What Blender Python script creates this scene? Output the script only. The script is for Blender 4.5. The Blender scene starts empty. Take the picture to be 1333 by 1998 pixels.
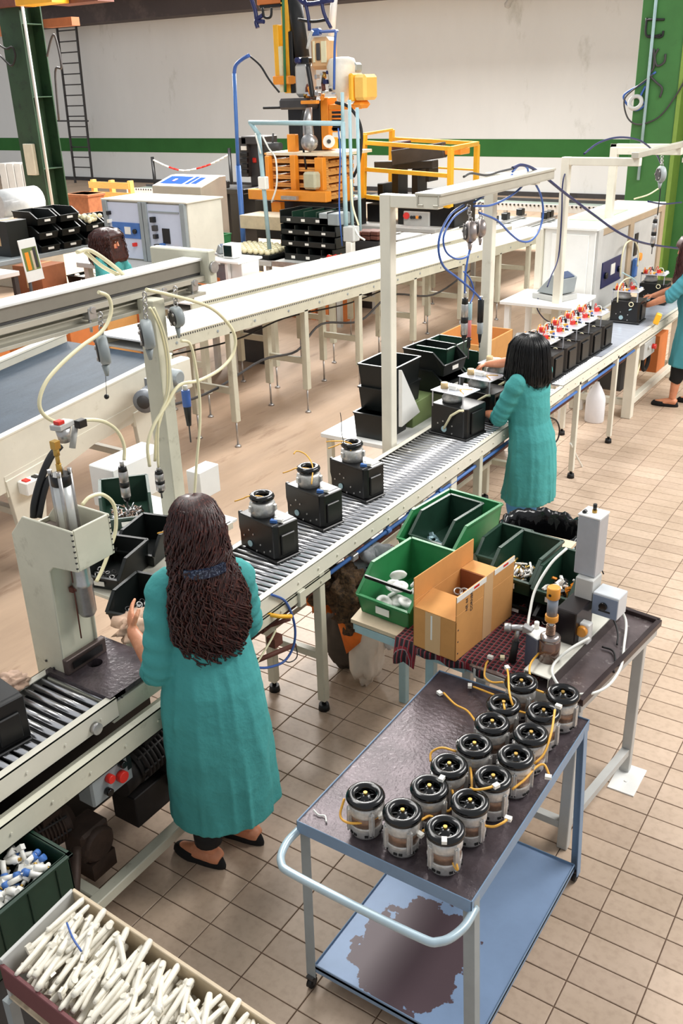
import bpy, bmesh, math, random
from mathutils import Vector, Matrix, Euler, noise
C = bpy.context.scene.collection
S = bpy.context.scene
PI = math.pi
rnd = random.Random(7)

# ---------------------------------------------------------------- camera
FPX, CX, CY, CAMZ = 1801.76, 666.5, 999.0, 2.92
def _cam_rot(p, r, y):
    f = Vector((0, math.cos(p), -math.sin(p))); rt = Vector((1, 0, 0)); up = rt.cross(f)
    a = math.cos(r)*rt + math.sin(r)*up; b = -math.sin(r)*rt + math.cos(r)*up
    Z = Matrix(((math.cos(y), -math.sin(y), 0), (math.sin(y), math.cos(y), 0), (0, 0, 1)))
    return Matrix((a, -b, f)) @ Z            # rows: image right, image down, forward
CR = _cam_rot(0.43121606, -0.03159851, -0.59304192)
cam_data = bpy.data.cameras.new('camera'); cam = bpy.data.objects.new('camera', cam_data); C.objects.link(cam)
cam_data.sensor_fit = 'HORIZONTAL'; cam_data.sensor_width = 36.0; cam_data.lens = 36.0*FPX/1333.0
cam_data.clip_end = 200
cam.matrix_world = Matrix.Translation((0, 0, CAMZ)) @ Matrix((CR[0], -CR[1], -CR[2])).transposed().to_4x4()
S.camera = cam
def P(px, py, **k):
    """world point seen at a photo pixel, at the stated real world plane (x=, y= or z=)"""
    d = CR.transposed() @ Vector(((px-CX)/FPX, (py-CY)/FPX, 1.0))
    a, v = next(iter(k.items())); i = 'xyz'.index(a)
    o = Vector((0, 0, CAMZ))
    return o + d*((v-o[i])/d[i])

# ---------------------------------------------------------------- world, lights, exposure
S.view_settings.view_transform = 'Standard'; S.view_settings.look = 'None'
S.view_settings.gamma = 1.0; S.view_settings.exposure = 0.0; S.view_settings.use_curve_mapping = False
W = bpy.data.worlds.new('hall_light'); S.world = W; W.use_nodes = True
W.node_tree.nodes['Background'].inputs[0].default_value = (0.93, 0.96, 1.0, 1)
W.node_tree.nodes['Background'].inputs[1].default_value = 0.57
def area(name, loc, size, power, color=(1, .975, .935), rot=(0, 0, 0)):
    l = bpy.data.lights.new(name, 'AREA'); l.shape = 'RECTANGLE'; l.size, l.size_y = size; l.energy = power; l.color = color
    o = bpy.data.objects.new(name, l); C.objects.link(o); o.location = loc; o.rotation_euler = rot; o['kind'] = 'structure'
    return o
area('roof_lamp', (2.4, 8.5, 6.4), (2.2, 8.0), 900, rot=(0, 0.30, 0))
area('roof_lamp', (-4.6, 5.0, 6.6), (1.6, 8.0), 420)
area('roof_lamp', (-11.0, 17.0, 7.5), (5.0, 5.0), 3000, rot=(-.45, 0, 0))
area('roof_lamp', (-18.0, 15.0, 6.5), (4.0, 5.0), 1900, rot=(-.45, 0, 0))

# ---------------------------------------------------------------- materials
MATS = {}
def srgb(c):
    return tuple(((v/255)/12.92 if v/255 <= .04045 else ((v/255+.055)/1.055)**2.4) for v in c)
def mat(name, col, rough=.5, metal=0.0, var=.12, scale=6.0, col2=None, mix2=.5, bump=0.0, bscale=60, spec=.5, trans=0.0, coat=0.0, stretch=None, alpha=1.0):
    """principled with a soft noise in the colour; col2 = second tone in patches (wear, stain, painted shade, painted sheen)"""
    if name in MATS: return MATS[name]
    m = bpy.data.materials.new(name); m.use_nodes = True; nt = m.node_tree; N = nt.nodes; L = nt.links
    b = N['Principled BSDF']; c = srgb(col)
    g = N.new('ShaderNodeNewGeometry'); mp = N.new('ShaderNodeMapping'); L.new(g.outputs['Position'], mp.inputs[0])
    if stretch: mp.inputs['Scale'].default_value = stretch
    n = N.new('ShaderNodeTexNoise'); n.inputs['Scale'].default_value = scale; n.inputs['Detail'].default_value = 6; n.inputs['Roughness'].default_value = .65
    L.new(mp.outputs[0], n.inputs['Vector'])
    r = N.new('ShaderNodeValToRGB'); L.new(n.outputs['Fac'], r.inputs[0])
    r.color_ramp.elements[0].position = .3; r.color_ramp.elements[1].position = .7
    lo = tuple(v*(1-var) for v in c); hi = tuple(min(1, v*(1+var*.7)) for v in c)
    r.color_ramp.elements[0].color = (*lo, 1); r.color_ramp.elements[1].color = (*hi, 1)
    out = r.outputs[0]
    if col2:
        n2 = N.new('ShaderNodeTexNoise'); n2.inputs['Scale'].default_value = scale*2.3; n2.inputs['Detail'].default_value = 8; n2.inputs['Roughness'].default_value = .7
        L.new(mp.outputs[0], n2.inputs['Vector'])
        r2 = N.new('ShaderNodeValToRGB'); L.new(n2.outputs['Fac'], r2.inputs[0])
        r2.color_ramp.elements[0].position = 1-mix2-.08; r2.color_ramp.elements[1].position = 1-mix2+.1
        mx = N.new('ShaderNodeMixRGB'); L.new(r2.outputs[0], mx.inputs[0]); L.new(out, mx.inputs[1]); mx.inputs[2].default_value = (*srgb(col2), 1)
        out = mx.outputs[0]
    L.new(out, b.inputs['Base Color'])
    b.inputs['Roughness'].default_value = rough; b.inputs['Metallic'].default_value = metal
    b.inputs['Specular IOR Level'].default_value = spec
    b.inputs['Transmission Weight'].default_value = trans; b.inputs['Coat Weight'].default_value = coat
    b.inputs['Alpha'].default_value = alpha
    if bump:
        n3 = N.new('ShaderNodeTexNoise'); n3.inputs['Scale'].default_value = bscale; n3.inputs['Detail'].default_value = 3
        L.new(mp.outputs[0], n3.inputs['Vector'])
        bp = N.new('ShaderNodeBump'); bp.inputs['Strength'].default_value = bump; bp.inputs['Distance'].default_value = .01
        L.new(n3.outputs['Fac'], bp.inputs['Height']); L.new(bp.outputs[0], b.inputs['Normal'])
    MATS[name] = m
    return m
M_white = mat('white_paint', (226, 222, 206), .45, var=.08, scale=3, col2=(188, 180, 158), mix2=.30)
M_cream = mat('cream_paint', (205, 203, 184), .45, var=.1, scale=4, col2=(160, 156, 136), mix2=.33)
M_bright = mat('bright_white', (238, 238, 234), .4, var=.04)
M_belt = mat('white_belt', (246, 246, 244), .45, var=.03, scale=2)
M_greyp = mat('grey_paint', (150, 158, 160), .45, var=.1)
M_lgrey = mat('light_grey', (190, 190, 186), .5, var=.08)
M_dgrey = mat('dark_grey', (62, 60, 60), .55, var=.2)
M_black = mat('black_metal', (14, 14, 15), .38, var=.3, spec=.5)
M_blackg = mat('black_gloss', (8, 8, 9), .2, var=.2, coat=.15)
M_rubber = mat('black_rubber', (18, 18, 19), .6, var=.2)
M_chrome = mat('chrome', (220, 220, 222), .24, .95, var=.04, scale=10)
M_steel = mat('steel', (186, 184, 182), .34, .8, var=.2, scale=20)
M_zinc = mat('cast_aluminium', (206, 204, 200), .40, .55, var=.25, scale=40, bump=.25)
M_copper = mat('stator_laminations', (150, 122, 104), .4, .7, var=.3, scale=60)
M_brass = mat('brass', (196, 158, 84), .35, .9, var=.15)
M_green = mat('column_green', (58, 114, 54), .6, var=.15, scale=2, col2=(52, 100, 48), mix2=.35)
M_greend = mat('dark_green_paint', (34, 64, 40), .6, var=.2, scale=2, col2=(18, 34, 24), mix2=.4)
M_gbin = mat('green_bin_plastic', (44, 124, 72), .42, var=.15, scale=8)
M_dbin = mat('dark_green_bin_plastic', (26, 56, 42), .42, var=.2, scale=8)
M_bbin = mat('black_bin_plastic', (12, 17, 16), .42, var=.3)
M_card = mat('cardboard', (206, 148, 84), .8, var=.08, scale=9, col2=(184, 124, 64), mix2=.3)
M_cardo = mat('orange_cardboard', (206, 120, 62), .8, var=.12, scale=6)
M_cardd = mat('brown_cardboard', (150, 92, 58), .8, var=.15, scale=6)
M_wood = mat('pallet_wood', (236, 172, 92), .7, var=.2, scale=9, stretch=(1, 6, 6))
M_woodd = mat('brown_pallet_wood', (150, 92, 58), .7, var=.25, scale=9)
M_woodw = mat('crate_wood', (206, 188, 160), .7, var=.15, scale=8)
M_orange = mat('orange_paint', (244, 152, 44), .45, var=.1, scale=4)
M_yellow = mat('yellow_paint', (246, 182, 44), .45, var=.1, scale=4)
M_yelcab = mat('yellow_cable', (236, 176, 70), .45, var=.08)
M_hose = mat('cream_hose', (232, 224, 186), .35, var=.06)
M_hosew = mat('white_hose', (228, 228, 220), .35, var=.05)
M_blue = mat('blue_paint', (70, 116, 186), .45, var=.12)
M_blueh = mat('blue_hose', (58, 96, 170), .35, var=.1)
M_navy = mat('navy_hose', (26, 34, 84), .4, var=.1)
M_rust = mat('rust_pipe', (108, 62, 50), .65, var=.25, scale=12)
M_red = mat('red_plastic', (214, 44, 34), .35, var=.1)
M_bluebelt = mat('blue_grey_belt', (50, 64, 78), .6, var=.25, scale=3, stretch=(2.2, .7, 1), col2=(38, 52, 66), mix2=.4, bump=.1)
M_coat = mat('teal_overall', (74, 158, 156), .8, var=.12, scale=3, bump=.25, bscale=70, spec=.25)
M_skin = mat('skin', (214, 142, 106), .5, var=.08, scale=9, col2=(226, 160, 124), mix2=.4)
M_hair = mat('dark_brown_hair', (50, 26, 24), .38, var=.6, scale=22, stretch=(3, 3, .6), col2=(104, 50, 40), mix2=.42)
M_hairb = mat('black_hair', (10, 10, 12), .35, var=.4, scale=20)
M_hairr = mat('auburn_hair', (72, 34, 30), .5, var=.4, scale=22)
M_blkcloth = mat('black_cloth', (14, 14, 16), .85, var=.3)
M_white2 = mat('white_plastic', (240, 238, 230), .35, var=.04)
M_paleblue = mat('pale_blue_paint', (160, 190, 196), .5, var=.12)

# ---------------------------------------------------------------- mesh builder
class MB:
    def __init__(s): s.v = []; s.f = []; s.m = []; s.mats = []; s.cur = 0; s.sm = []; s.smooth = False
    def use(s, m):
        if m not in s.mats: s.mats.append(m)
        s.cur = s.mats.index(m); return s
    def add(s, vs, fs, smooth=None):
        o = len(s.v); s.v += [Vector(v) for v in vs]
        for f in fs:
            s.f.append([i+o for i in f]); s.m.append(s.cur); s.sm.append(s.smooth if smooth is None else smooth)
        return s
    def box(s, a, b, R=None, c=None):
        a = Vector(a); b = Vector(b)
        vs = [Vector((x, y, z)) for z in (a.z, b.z) for y in (a.y, b.y) for x in (a.x, b.x)]
        if R is not None:
            c = Vector(c) if c is not None else (a+b)/2
            vs = [R @ (v-c) + c for v in vs]
        s.add(vs, [(0, 2, 3, 1), (4, 5, 7, 6), (0, 1, 5, 4), (2, 6, 7, 3), (0, 4, 6, 2), (1, 3, 7, 5)], False); return s
    def cbox(s, c, sz, rot=(0, 0, 0)):
        c = Vector(c); h = Vector(sz)/2
        return s.box(c-h, c+h, Euler(rot).to_matrix() if any(rot) else None, c)
    def bar(s, p, q, w, h=None, up=(0, 0, 1)):
        """square bar between two points, w across, h along up"""
        p = Vector(p); q = Vector(q); h = h or w; d = (q-p).normalized(); u = Vector(up)
        if abs(d.dot(u)) > .99: u = Vector((0, 1, 0))
        a = d.cross(u).normalized(); u = a.cross(d)
        vs = [e + a*w/2*i + u*h/2*j for e in (p, q) for i, j in ((-1, -1), (1, -1), (1, 1), (-1, 1))]
        s.add(vs, [(3, 2, 1, 0), (4, 5, 6, 7), (0, 1, 5, 4), (1, 2, 6, 5), (2, 3, 7, 6), (3, 0, 4, 7)], False); return s
    def tube(s, pts, r, n=8, cap=True, rs=None):
        pts = [Vector(p) for p in pts]; k = len(pts); vs = []; prev = None
        for i, p in enumerate(pts):
            d = (pts[min(i+1, k-1)] - pts[max(i-1, 0)])
            d = d.normalized() if d.length > 1e-9 else Vector((0, 0, 1))
            if prev is None:
                u = Vector((0, 0, 1)) if abs(d.z) < .9 else Vector((1, 0, 0))
                a = d.cross(u).normalized()
            else:
                a = prev - d*prev.dot(d); a = a.normalized() if a.length > 1e-6 else d.orthogonal().normalized()
            prev = a; b = d.cross(a); rr = rs[i] if rs else r
            vs += [p + (a*math.cos(t) + b*math.sin(t))*rr for t in [2*PI*j/n for j in range(n)]]
        fs = [(i*n+j, i*n+(j+1) % n, (i+1)*n+(j+1) % n, (i+1)*n+j) for i in range(k-1) for j in range(n)]
        s.add(vs, fs, True)
        if cap:
            o = len(s.v)-len(vs)
            s.f.append([o+j for j in reversed(range(n))]); s.f.append([o+(k-1)*n+j for j in range(n)])
            s.m += [s.cur]*2; s.sm += [False]*2
        return s
    def cyl(s, p, q, r, n=16, r2=None): return s.tube([p, q], r, n, True, [r, r if r2 is None else r2])
    def lathe(s, prof, c=(0, 0, 0), n=24, R=None, smooth=True):
        """profile [(radius, height)] turned about z"""
        c = Vector(c); vs = []
        for r, z in prof:
            for j in range(n):
                v = Vector((r*math.cos(2*PI*j/n), r*math.sin(2*PI*j/n), z)); vs.append((R @ v if R is not None else v) + c)
        fs = [(i*n+j, i*n+(j+1) % n, (i+1)*n+(j+1) % n, (i+1)*n+j) for i in range(len(prof)-1) for j in range(n)]
        o = len(s.v); s.add(vs, fs, smooth)
        for i, rev in ((0, True), (len(prof)-1, False)):
            if prof[i][0] > 1e-4:
                idx = [o+i*n+j for j in range(n)]; s.f.append(idx[::-1] if rev else idx); s.m.append(s.cur); s.sm.append(False)
        return s
    def prism(s, poly, a, b, axis='y'):
        """poly of 2D points extruded from a to b along axis (poly = the two other coords in xyz order)"""
        def mk(p, t): return {'x': (t, p[0], p[1]), 'y': (p[0], t, p[1]), 'z': (p[0], p[1], t)}[axis]
        n = len(poly); vs = [mk(p, a) for p in poly] + [mk(p, b) for p in poly]
        fs = [tuple(range(n)), tuple(reversed(range(n, 2*n)))] + [(i, (i+1) % n, n+(i+1) % n, n+i)[::-1] for i in range(n)]
        s.add(vs, fs, False); return s
    def ell(s, c, r, n=12, k=8, R=None):
        c = Vector(c); r = Vector(r) if not isinstance(r, (int, float)) else Vector((r, r, r)); vs = []
        for i in range(k+1):
            t = PI*i/k
            for j in range(n):
                v = Vector((r.x*math.sin(t)*math.cos(2*PI*j/n), r.y*math.sin(t)*math.sin(2*PI*j/n), r.z*math.cos(t)))
                vs.append((R @ v if R is not None else v)+c)
        fs = [(i*n+j, (i+1)*n+j, (i+1)*n+(j+1) % n, i*n+(j+1) % n) for i in range(k) for j in range(n)]
        s.add(vs, fs, True); return s
    def torus(s, c, R0, r, n=24, k=10, R=None, sz=1.0):
        c = Vector(c); vs = []
        for i in range(n):
            a = 2*PI*i/n
            for j in range(k):
                t = 2*PI*j/k; v = Vector(((R0+r*math.cos(t))*math.cos(a), (R0+r*math.cos(t))*math.sin(a), r*sz*math.sin(t)))
                vs.append((R @ v if R is not None else v)+c)
        s.add(vs, [(i*k+j, ((i+1) % n)*k+j, ((i+1) % n)*k+(j+1) % k, i*k+(j+1) % k) for i in range(n) for j in range(k)], True); return s
    def loft(s, rings, cap=True, smooth=True):
        n = len(rings[0]); vs = [v for r in rings for v in r]
        fs = [(i*n+j, i*n+(j+1) % n, (i+1)*n+(j+1) % n, (i+1)*n+j) for i in range(len(rings)-1) for j in range(n)]
        o = len(s.v); s.add(vs, fs, smooth)
        if cap:
            s.f.append([o+j for j in reversed(range(n))]); s.f.append([o+(len(rings)-1)*n+j for j in range(n)]); s.m += [s.cur]*2; s.sm += [smooth]*2
        return s
    def bin(s, c, L, Wd, H, t=.006, rz=0, front=.45, taper=.04):
        """stacking bin: open box with a low sloping front on +x side; c = centre of base"""
        R = Matrix.Rotation(rz, 3, 'Z'); c = Vector(c)
        def T(x, y, z): return R @ Vector((x, y, z)) + c
        a, b = L/2, Wd/2; k = a*(1-2*taper); kb = b*(1-2*taper); fh = H*front; xf = a*.45
        def solid(q, nn):
            nv = [v+Vector(nn) for v in q]; n = len(q)
            vs = [T(*v) for v in q]+[T(*v) for v in nv]
            s.add(vs, [tuple(range(n)), tuple(reversed(range(n, 2*n)))]+[(i, n+i, n+(i+1) % n, (i+1) % n) for i in range(n)], False)
        V = Vector
        solid([V((-k, -kb, 0)), V((k, -kb, 0)), V((k, kb, 0)), V((-k, kb, 0))], (0, 0, t))
        for sg in (-1, 1):
            solid([V((-k, sg*kb, 0)), V((k, sg*kb, 0)), V((a, sg*b, fh)), V((xf, sg*b, H)), V((-a, sg*b, H))], (0, -sg*t, 0))
            s.bar(T(-a, sg*b, H), T(xf, sg*b, H), t*2.6, t*1.6); s.bar(T(xf, sg*b, H), T(a, sg*b, fh), t*2.6, t*1.6)
        solid([V((-k, -kb, 0)), V((-k, kb, 0)), V((-a, b, H)), V((-a, -b, H))], (t, 0, 0))
        solid([V((k, -kb, 0)), V((k, kb, 0)), V((a, b, fh)), V((a, -b, fh))], (-t, 0, 0))
        s.bar(T(-a, -b, H), T(-a, b, H), t*2.6, t*1.6); s.bar(T(a, -b, fh), T(a, b, fh), t*2.6, t*1.6)
        return s
    def tray(s, c, L, Wd, H, t=.006, rz=0):
        return s.bin(c, L, Wd, H, t, rz, front=1.0)
    def build(s, name, m=None, parent=None, bevel=0, world=True, seg=1):
        me = bpy.data.meshes.new(name)
        off = Vector((0, 0, 0)); p = parent
        if world:
            while p is not None: off = off + p.location; p = p.parent
        me.from_pydata([v-off for v in s.v], [], s.f)
        ms = s.mats if s.mats else [m]
        for x in ms: me.materials.append(x)
        me.polygons.foreach_set('material_index', s.m if s.mats else [0]*len(s.f))
        me.polygons.foreach_set('use_smooth', s.sm); me.update()
        o = bpy.data.objects.new(name, me); C.objects.link(o)
        if parent is not None: o.parent = parent
        if bevel:
            b = o.modifiers.new('bevel', 'BEVEL'); b.width = bevel; b.segments = seg; b.limit_method = 'ANGLE'; b.angle_limit = .6
        return o
def tag(o, label, cat, group=None):
    o['label'] = label; o['category'] = cat
    if group: o['group'] = group
    return o
def thing(name, label, cat, loc=(0, 0, 0), group=None, rz=0):
    o = bpy.data.objects.new(name, None); C.objects.link(o); o.location = loc; o.rotation_euler.z = rz; o.empty_display_size = .05
    return tag(o, label, cat, group)
def solo(mb, name, m, label, cat, group=None, bevel=0):
    """a thing that is one mesh; its origin is put at its base"""
    n = len(mb.v); lo = Vector([min(v[i] for v in mb.v) for i in range(3)]); hi = Vector([max(v[i] for v in mb.v) for i in range(3)])
    c = Vector(((lo.x+hi.x)/2, (lo.y+hi.y)/2, lo.z)); mb.v = [v-c for v in mb.v]
    o = mb.build(name, m, None, bevel); o.location = c
    return tag(o, label, cat, group)
def struct(mb, name, m, parent=None, bevel=0):
    o = mb.build(name, m, parent, bevel)
    if parent is None: o['kind'] = 'structure'
    return o
KIDS = {}
def dup(root, loc=None, rz=None, label=None, group=None):
    """copy of a thing with copies of its parts and sub-parts (shared mesh data)"""
    def rec(o, par):
        c = o.copy(); C.objects.link(c)
        if par is not None: c.parent = par
        for ch in list(o.children): rec(ch, c)
        return c
    r = rec(root, None)
    if loc is not None: r.location = loc
    if rz is not None: r.rotation_euler.z = rz
    if label: r['label'] = label
    if group: r['group'] = group
    return r
def cat(pts, seg=6):
    """Catmull-Rom through the points"""
    pts = [Vector(p) for p in pts]
    if len(pts) < 3: return pts
    q = [pts[0]*2-pts[1]] + pts + [pts[-1]*2-pts[-2]]; out = []
    for i in range(1, len(q)-2):
        a, b, c, d = q[i-1:i+3]
        for k in range(seg):
            t = k/seg
            out.append(.5*((2*b) + (c-a)*t + (2*a-5*b+4*c-d)*t*t + (3*b-a-3*c+d)*t**3))
    out.append(pts[-1]); return out
def hose(pts, r, m, name='hose', label=None, catg='hose', parent=None, seg=6, n=7, group=None):
    mb = MB().tube(cat(pts, seg), r, n)
    if parent is not None:
        o = mb.build(name, m, parent)
        if label: o['label'] = label
        return o
    return solo(mb, name, m, label, catg, group)
# ================================================================ SETTING
def floor_mat():
    m = bpy.data.materials.new('clay_floor_tiles'); m.use_nodes = True; nt = m.node_tree; N = nt.nodes; L = nt.links; b = N['Principled BSDF']
    g = N.new('ShaderNodeNewGeometry'); sep = N.new('ShaderNodeSeparateXYZ'); L.new(g.outputs['Position'], sep.inputs[0])
    def mth(op, a, v=None, w=None):
        n = N.new('ShaderNodeMath'); n.operation = op
        for i, x in enumerate((a, v, w)):
            if x is None: continue
            if isinstance(x, (int, float)): n.inputs[i].default_value = x
            else: L.new(x, n.inputs[i])
        return n.outputs[0]
    ix = mth('FLOOR', mth('DIVIDE', mth('ADD', sep.outputs[0], .6557), .25)); iy = mth('FLOOR', mth('DIVIDE', mth('ADD', sep.outputs[1], -2.677), .1208))
    cmb = N.new('ShaderNodeCombineXYZ'); L.new(ix, cmb.inputs[0]); L.new(iy, cmb.inputs[1])
    wn = N.new('ShaderNodeTexWhiteNoise'); wn.noise_dimensions = '3D'; L.new(cmb.outputs[0], wn.inputs['Vector'])
    r = N.new('ShaderNodeValToRGB'); L.new(wn.outputs['Value'], r.inputs[0]); e = r.color_ramp.elements
    e[0].color = (*srgb((190, 167, 147)), 1); e[1].color = (*srgb((206, 183, 162)), 1)
    x = e.new(.4); x.color = (*srgb((197, 174, 153)), 1); x = e.new(.7); x.color = (*srgb((201, 178, 157)), 1)
    n1 = N.new('ShaderNodeTexNoise'); n1.inputs['Scale'].default_value = 1.6; n1.inputs['Detail'].default_value = 7; L.new(g.outputs['Position'], n1.inputs['Vector'])
    r1 = N.new('ShaderNodeValToRGB'); L.new(n1.outputs['Fac'], r1.inputs[0]); r1.color_ramp.elements[0].position = .35; r1.color_ramp.elements[1].position = .62
    r1.color_ramp.elements[0].color = (.78, .76, .72, 1); r1.color_ramp.elements[1].color = (1, 1, 1, 1)
    mx = N.new('ShaderNodeMixRGB'); mx.blend_type = 'MULTIPLY'; mx.inputs[0].default_value = .8; L.new(r.outputs[0], mx.inputs[1]); L.new(r1.outputs[0], mx.inputs[2])
    n2 = N.new('ShaderNodeTexNoise'); n2.inputs['Scale'].default_value = 34; n2.inputs['Detail'].default_value = 5; L.new(g.outputs['Position'], n2.inputs['Vector'])
    r2 = N.new('ShaderNodeValToRGB'); L.new(n2.outputs['Fac'], r2.inputs[0]); r2.color_ramp.elements[0].position = .3; r2.color_ramp.elements[1].position = .55
    r2.color_ramp.elements[0].color = (.82, .8, .78, 1); r2.color_ramp.elements[1].color = (1, 1, 1, 1)
    m2 = N.new('ShaderNodeMixRGB'); m2.blend_type = 'MULTIPLY'; m2.inputs[0].default_value = .7; L.new(mx.outputs[0], m2.inputs[1]); L.new(r2.outputs[0], m2.inputs[2])
    L.new(m2.outputs[0], b.inputs['Base Color']); b.inputs['Roughness'].default_value = .42; b.inputs['Specular IOR Level'].default_value = .35
    return m
M_tile = floor_mat()
M_grout = mat('dark_grout', (104, 82, 66), .9, var=.2, scale=5)
M_conc = mat('worn_shadow_streaked_concrete', (188, 162, 138), .55, var=.2, scale=.9, stretch=(3, .5, 1), col2=(142, 114, 92), mix2=.36, spec=.3)  # col2 streaks along y paint the belts' shadows into the worn concrete
TZ = -.004
fl = MB()
fl.use(M_grout).box((-3.6557, -.4, -.12), (2.6, 15.4, TZ))
fl.use(M_conc).box((-36, -.4, -.12), (-3.6557, 27, 0)); fl.box((-3.6557, 15.4, -.12), (10, 27, 0)); fl.box((2.6, -.4, -.12), (10, 15.4, 0))
floor = struct(fl, 'floor', None)
PX, PY, X0, Y0 = .25, .1208, -.6557, 2.677
g_ = .0022
tmb = MB(); hx, hy = PX/2-g_, PY/2-g_; c_ = .002
tv = [(-hx, -hy, TZ), (hx, -hy, TZ), (hx, hy, TZ), (-hx, hy, TZ), (-hx, -hy, -.0012), (hx, -hy, -.0012), (hx, hy, -.0012), (-hx, hy, -.0012),
      (-hx+c_, -hy+c_, 0), (hx-c_, -hy+c_, 0), (hx-c_, hy-c_, 0), (-hx+c_, hy-c_, 0)]
tf = [(0, 1, 5, 4), (1, 2, 6, 5), (2, 3, 7, 6), (3, 0, 4, 7), (4, 5, 9, 8), (5, 6, 10, 9), (6, 7, 11, 10), (7, 4, 8, 11), (8, 9, 10, 11)]
def vis_px(p):
    v = CR @ (Vector(p)-Vector((0, 0, CAMZ)))
    if v.z < .2: return None
    x = CX+FPX*v.x/v.z; y = CY+FPX*v.y/v.z
    return (x, y) if -30 < x < 1363 and -30 < y < 2028 else None
def inpoly(p, poly):
    ins = False; j = len(poly)-1
    for i in range(len(poly)):
        (x1, y1), (x2, y2) = poly[i], poly[j]
        if (y1 > p[1]) != (y2 > p[1]) and p[0] < (x2-x1)*(p[1]-y1)/(y2-y1)+x1: ins = not ins
        j = i
    return ins
HID = [[(580, 1600), (873, 1310), (1150, 1420), (1118, 1700), (930, 2030), (600, 1900)], [(-40, 1860), (140, 1740), (540, 2030), (-40, 2030)],
       [(-40, 1330), (200, 1330), (330, 1200), (420, 960), (540, 1500), (500, 1640), (330, 1600), (-40, 1900)]]
cells = []
for i in range(-12, 14):
    for j in range(-22, 105):
        c = (X0+(i+.5)*PX, Y0+(j+.5)*PY, 0)
        if c[0] < -3.65+PX/2: continue
        q = vis_px(c)
        hid = q is None or any(inpoly(q, h) for h in HID)
        cells.append(((Vector(c)-Vector((0, 0, CAMZ))).length + (100 if hid else 0), c))
cells.sort(key=lambda t: t[0])
tile0 = None
for d, c in cells[:300]:
    if tile0 is None:
        tile0 = MB().add(tv, tf, False).build('tile', M_tile, floor); o = tile0
    else:
        o = tile0.copy(); C.objects.link(o)
    o.location = (c[0], c[1], rnd.uniform(-.0006, .0004)); o.rotation_euler = (rnd.uniform(-.0015, .0015), rnd.uniform(-.0015, .0015), 0)
far = MB()
for d, c in cells[300:]:
    far.add([Vector(v)+Vector(c) for v in tv], tf, False)
ft = far.build('tile_field', M_tile, floor); ft['kind'] = 'stuff'

WY = 25.5
M_wall = mat('white_wall_plaster', (234, 236, 234), .8, var=.05, scale=.35, col2=(192, 194, 186), mix2=.32, stretch=(1.2, 1, .45), spec=.15)
M_band = mat('green_wall_band', (58, 112, 58), .75, var=.12, scale=1.2, spec=.15)
wall = struct(MB().box((-40, WY, 0), (12, WY+.3, 5.35)), 'wall_back', M_wall)
struct(MB().box((-40, WY-.006, 1.02), (12, WY, 1.48)), 'trim_1', M_band)
struct(MB().box((-40, WY-.05, 0), (12, WY, .12)), 'baseboard_back', M_dgrey)
# dark underside of the crane gallery, upper left, and the roof beam
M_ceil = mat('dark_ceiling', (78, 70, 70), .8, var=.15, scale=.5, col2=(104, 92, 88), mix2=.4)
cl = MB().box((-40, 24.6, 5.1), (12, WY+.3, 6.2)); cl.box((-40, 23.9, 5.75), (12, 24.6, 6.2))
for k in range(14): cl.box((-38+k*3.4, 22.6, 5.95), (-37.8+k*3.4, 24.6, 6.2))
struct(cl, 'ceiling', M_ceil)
# green steel columns
def column(x, y, w, d, h, label, mt, rz=0):
    t = thing('steel_column', label, 'column', (x, y, 0))
    R = Matrix.Rotation(rz, 3, 'Z')
    def bx(a, b, name):
        mb = MB().box((x+a[0], y+a[1], a[2]), (x+b[0], y+b[1], b[2]), R, (x, y, (a[2]+b[2])/2)); return mb.build(name, mt, t, .004)
    bx((-w/2, -d/2, 0), (w/2, -d/2+.03, h), 'flange'); bx((-w/2, d/2-.03, 0), (w/2, d/2, h), 'flange'); bx((-.02, -d/2+.03, 0), (.02, d/2-.03, h), 'web')
    bx((-w/2-.08, -d/2-.08, 0), (w/2+.08, d/2+.08, .03), 'base_plate')
    for z in (1.55, 2.9, 4.2): bx((.02, -d/2+.03, z), (w/2-.01, d/2-.03, z+.02), 'stiffener')
    return t
# ================================================================ ROLLER CONVEYOR
XF, XB = -2.27, -2.73                                   # front and back rail of the line
roller_mesh = {}
def roller(x0, x1, y, z, parent, r=.0128):
    k = round(x1-x0, 3)
    if k not in roller_mesh:
        mb = MB().use(M_chrome).cyl((x0-x1, 0, 0), (0, 0, 0), r, 12); mb.use(M_dgrey).cyl((x0-x1-.008, 0, 0), (.008, 0, 0), .005, 6)
        o = mb.build('roller', None, parent, world=False); roller_mesh[k] = o
    else:
        o = roller_mesh[k].copy(); C.objects.link(o); o.parent = parent
    o.location = Vector((x1, y, z)) - parent.location
    return o
def rail(name, x, y0, y1, z0, z1, h, side, parent, m=None):
    """C-channel rail along y, from height z0 to z1 (tops)"""
    m = m or M_white; mb = MB(); t = .004; w = .034*side
    for a, b, c, d in ((0, -h, t*side, 0), (0, -t, w, 0), (0, -h, w, -h+t)):
        vs = []
        for y, z in ((y0, z0), (y1, z1)):
            vs += [(x+a, y, z+b), (x+c, y, z+b), (x+c, y, z+d), (x+a, y, z+d)]
        mb.add(vs, [(3, 2, 1, 0), (4, 5, 6, 7), (0, 1, 5, 4), (1, 2, 6, 5), (2, 3, 7, 6), (3, 0, 4, 7)], False)
    n = int((y1-y0)/.16)
    for i in range(n):
        y = y0+(i+.5)*(y1-y0)/n; z = z0+(z1-z0)*(y-y0)/(y1-y0)
        mb.cyl((x+t*side*1.2, y, z-h*.5), (x-.006*side+t*0, y, z-h*.5), .006, 6)
    return mb.build(name, m, parent)
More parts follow.
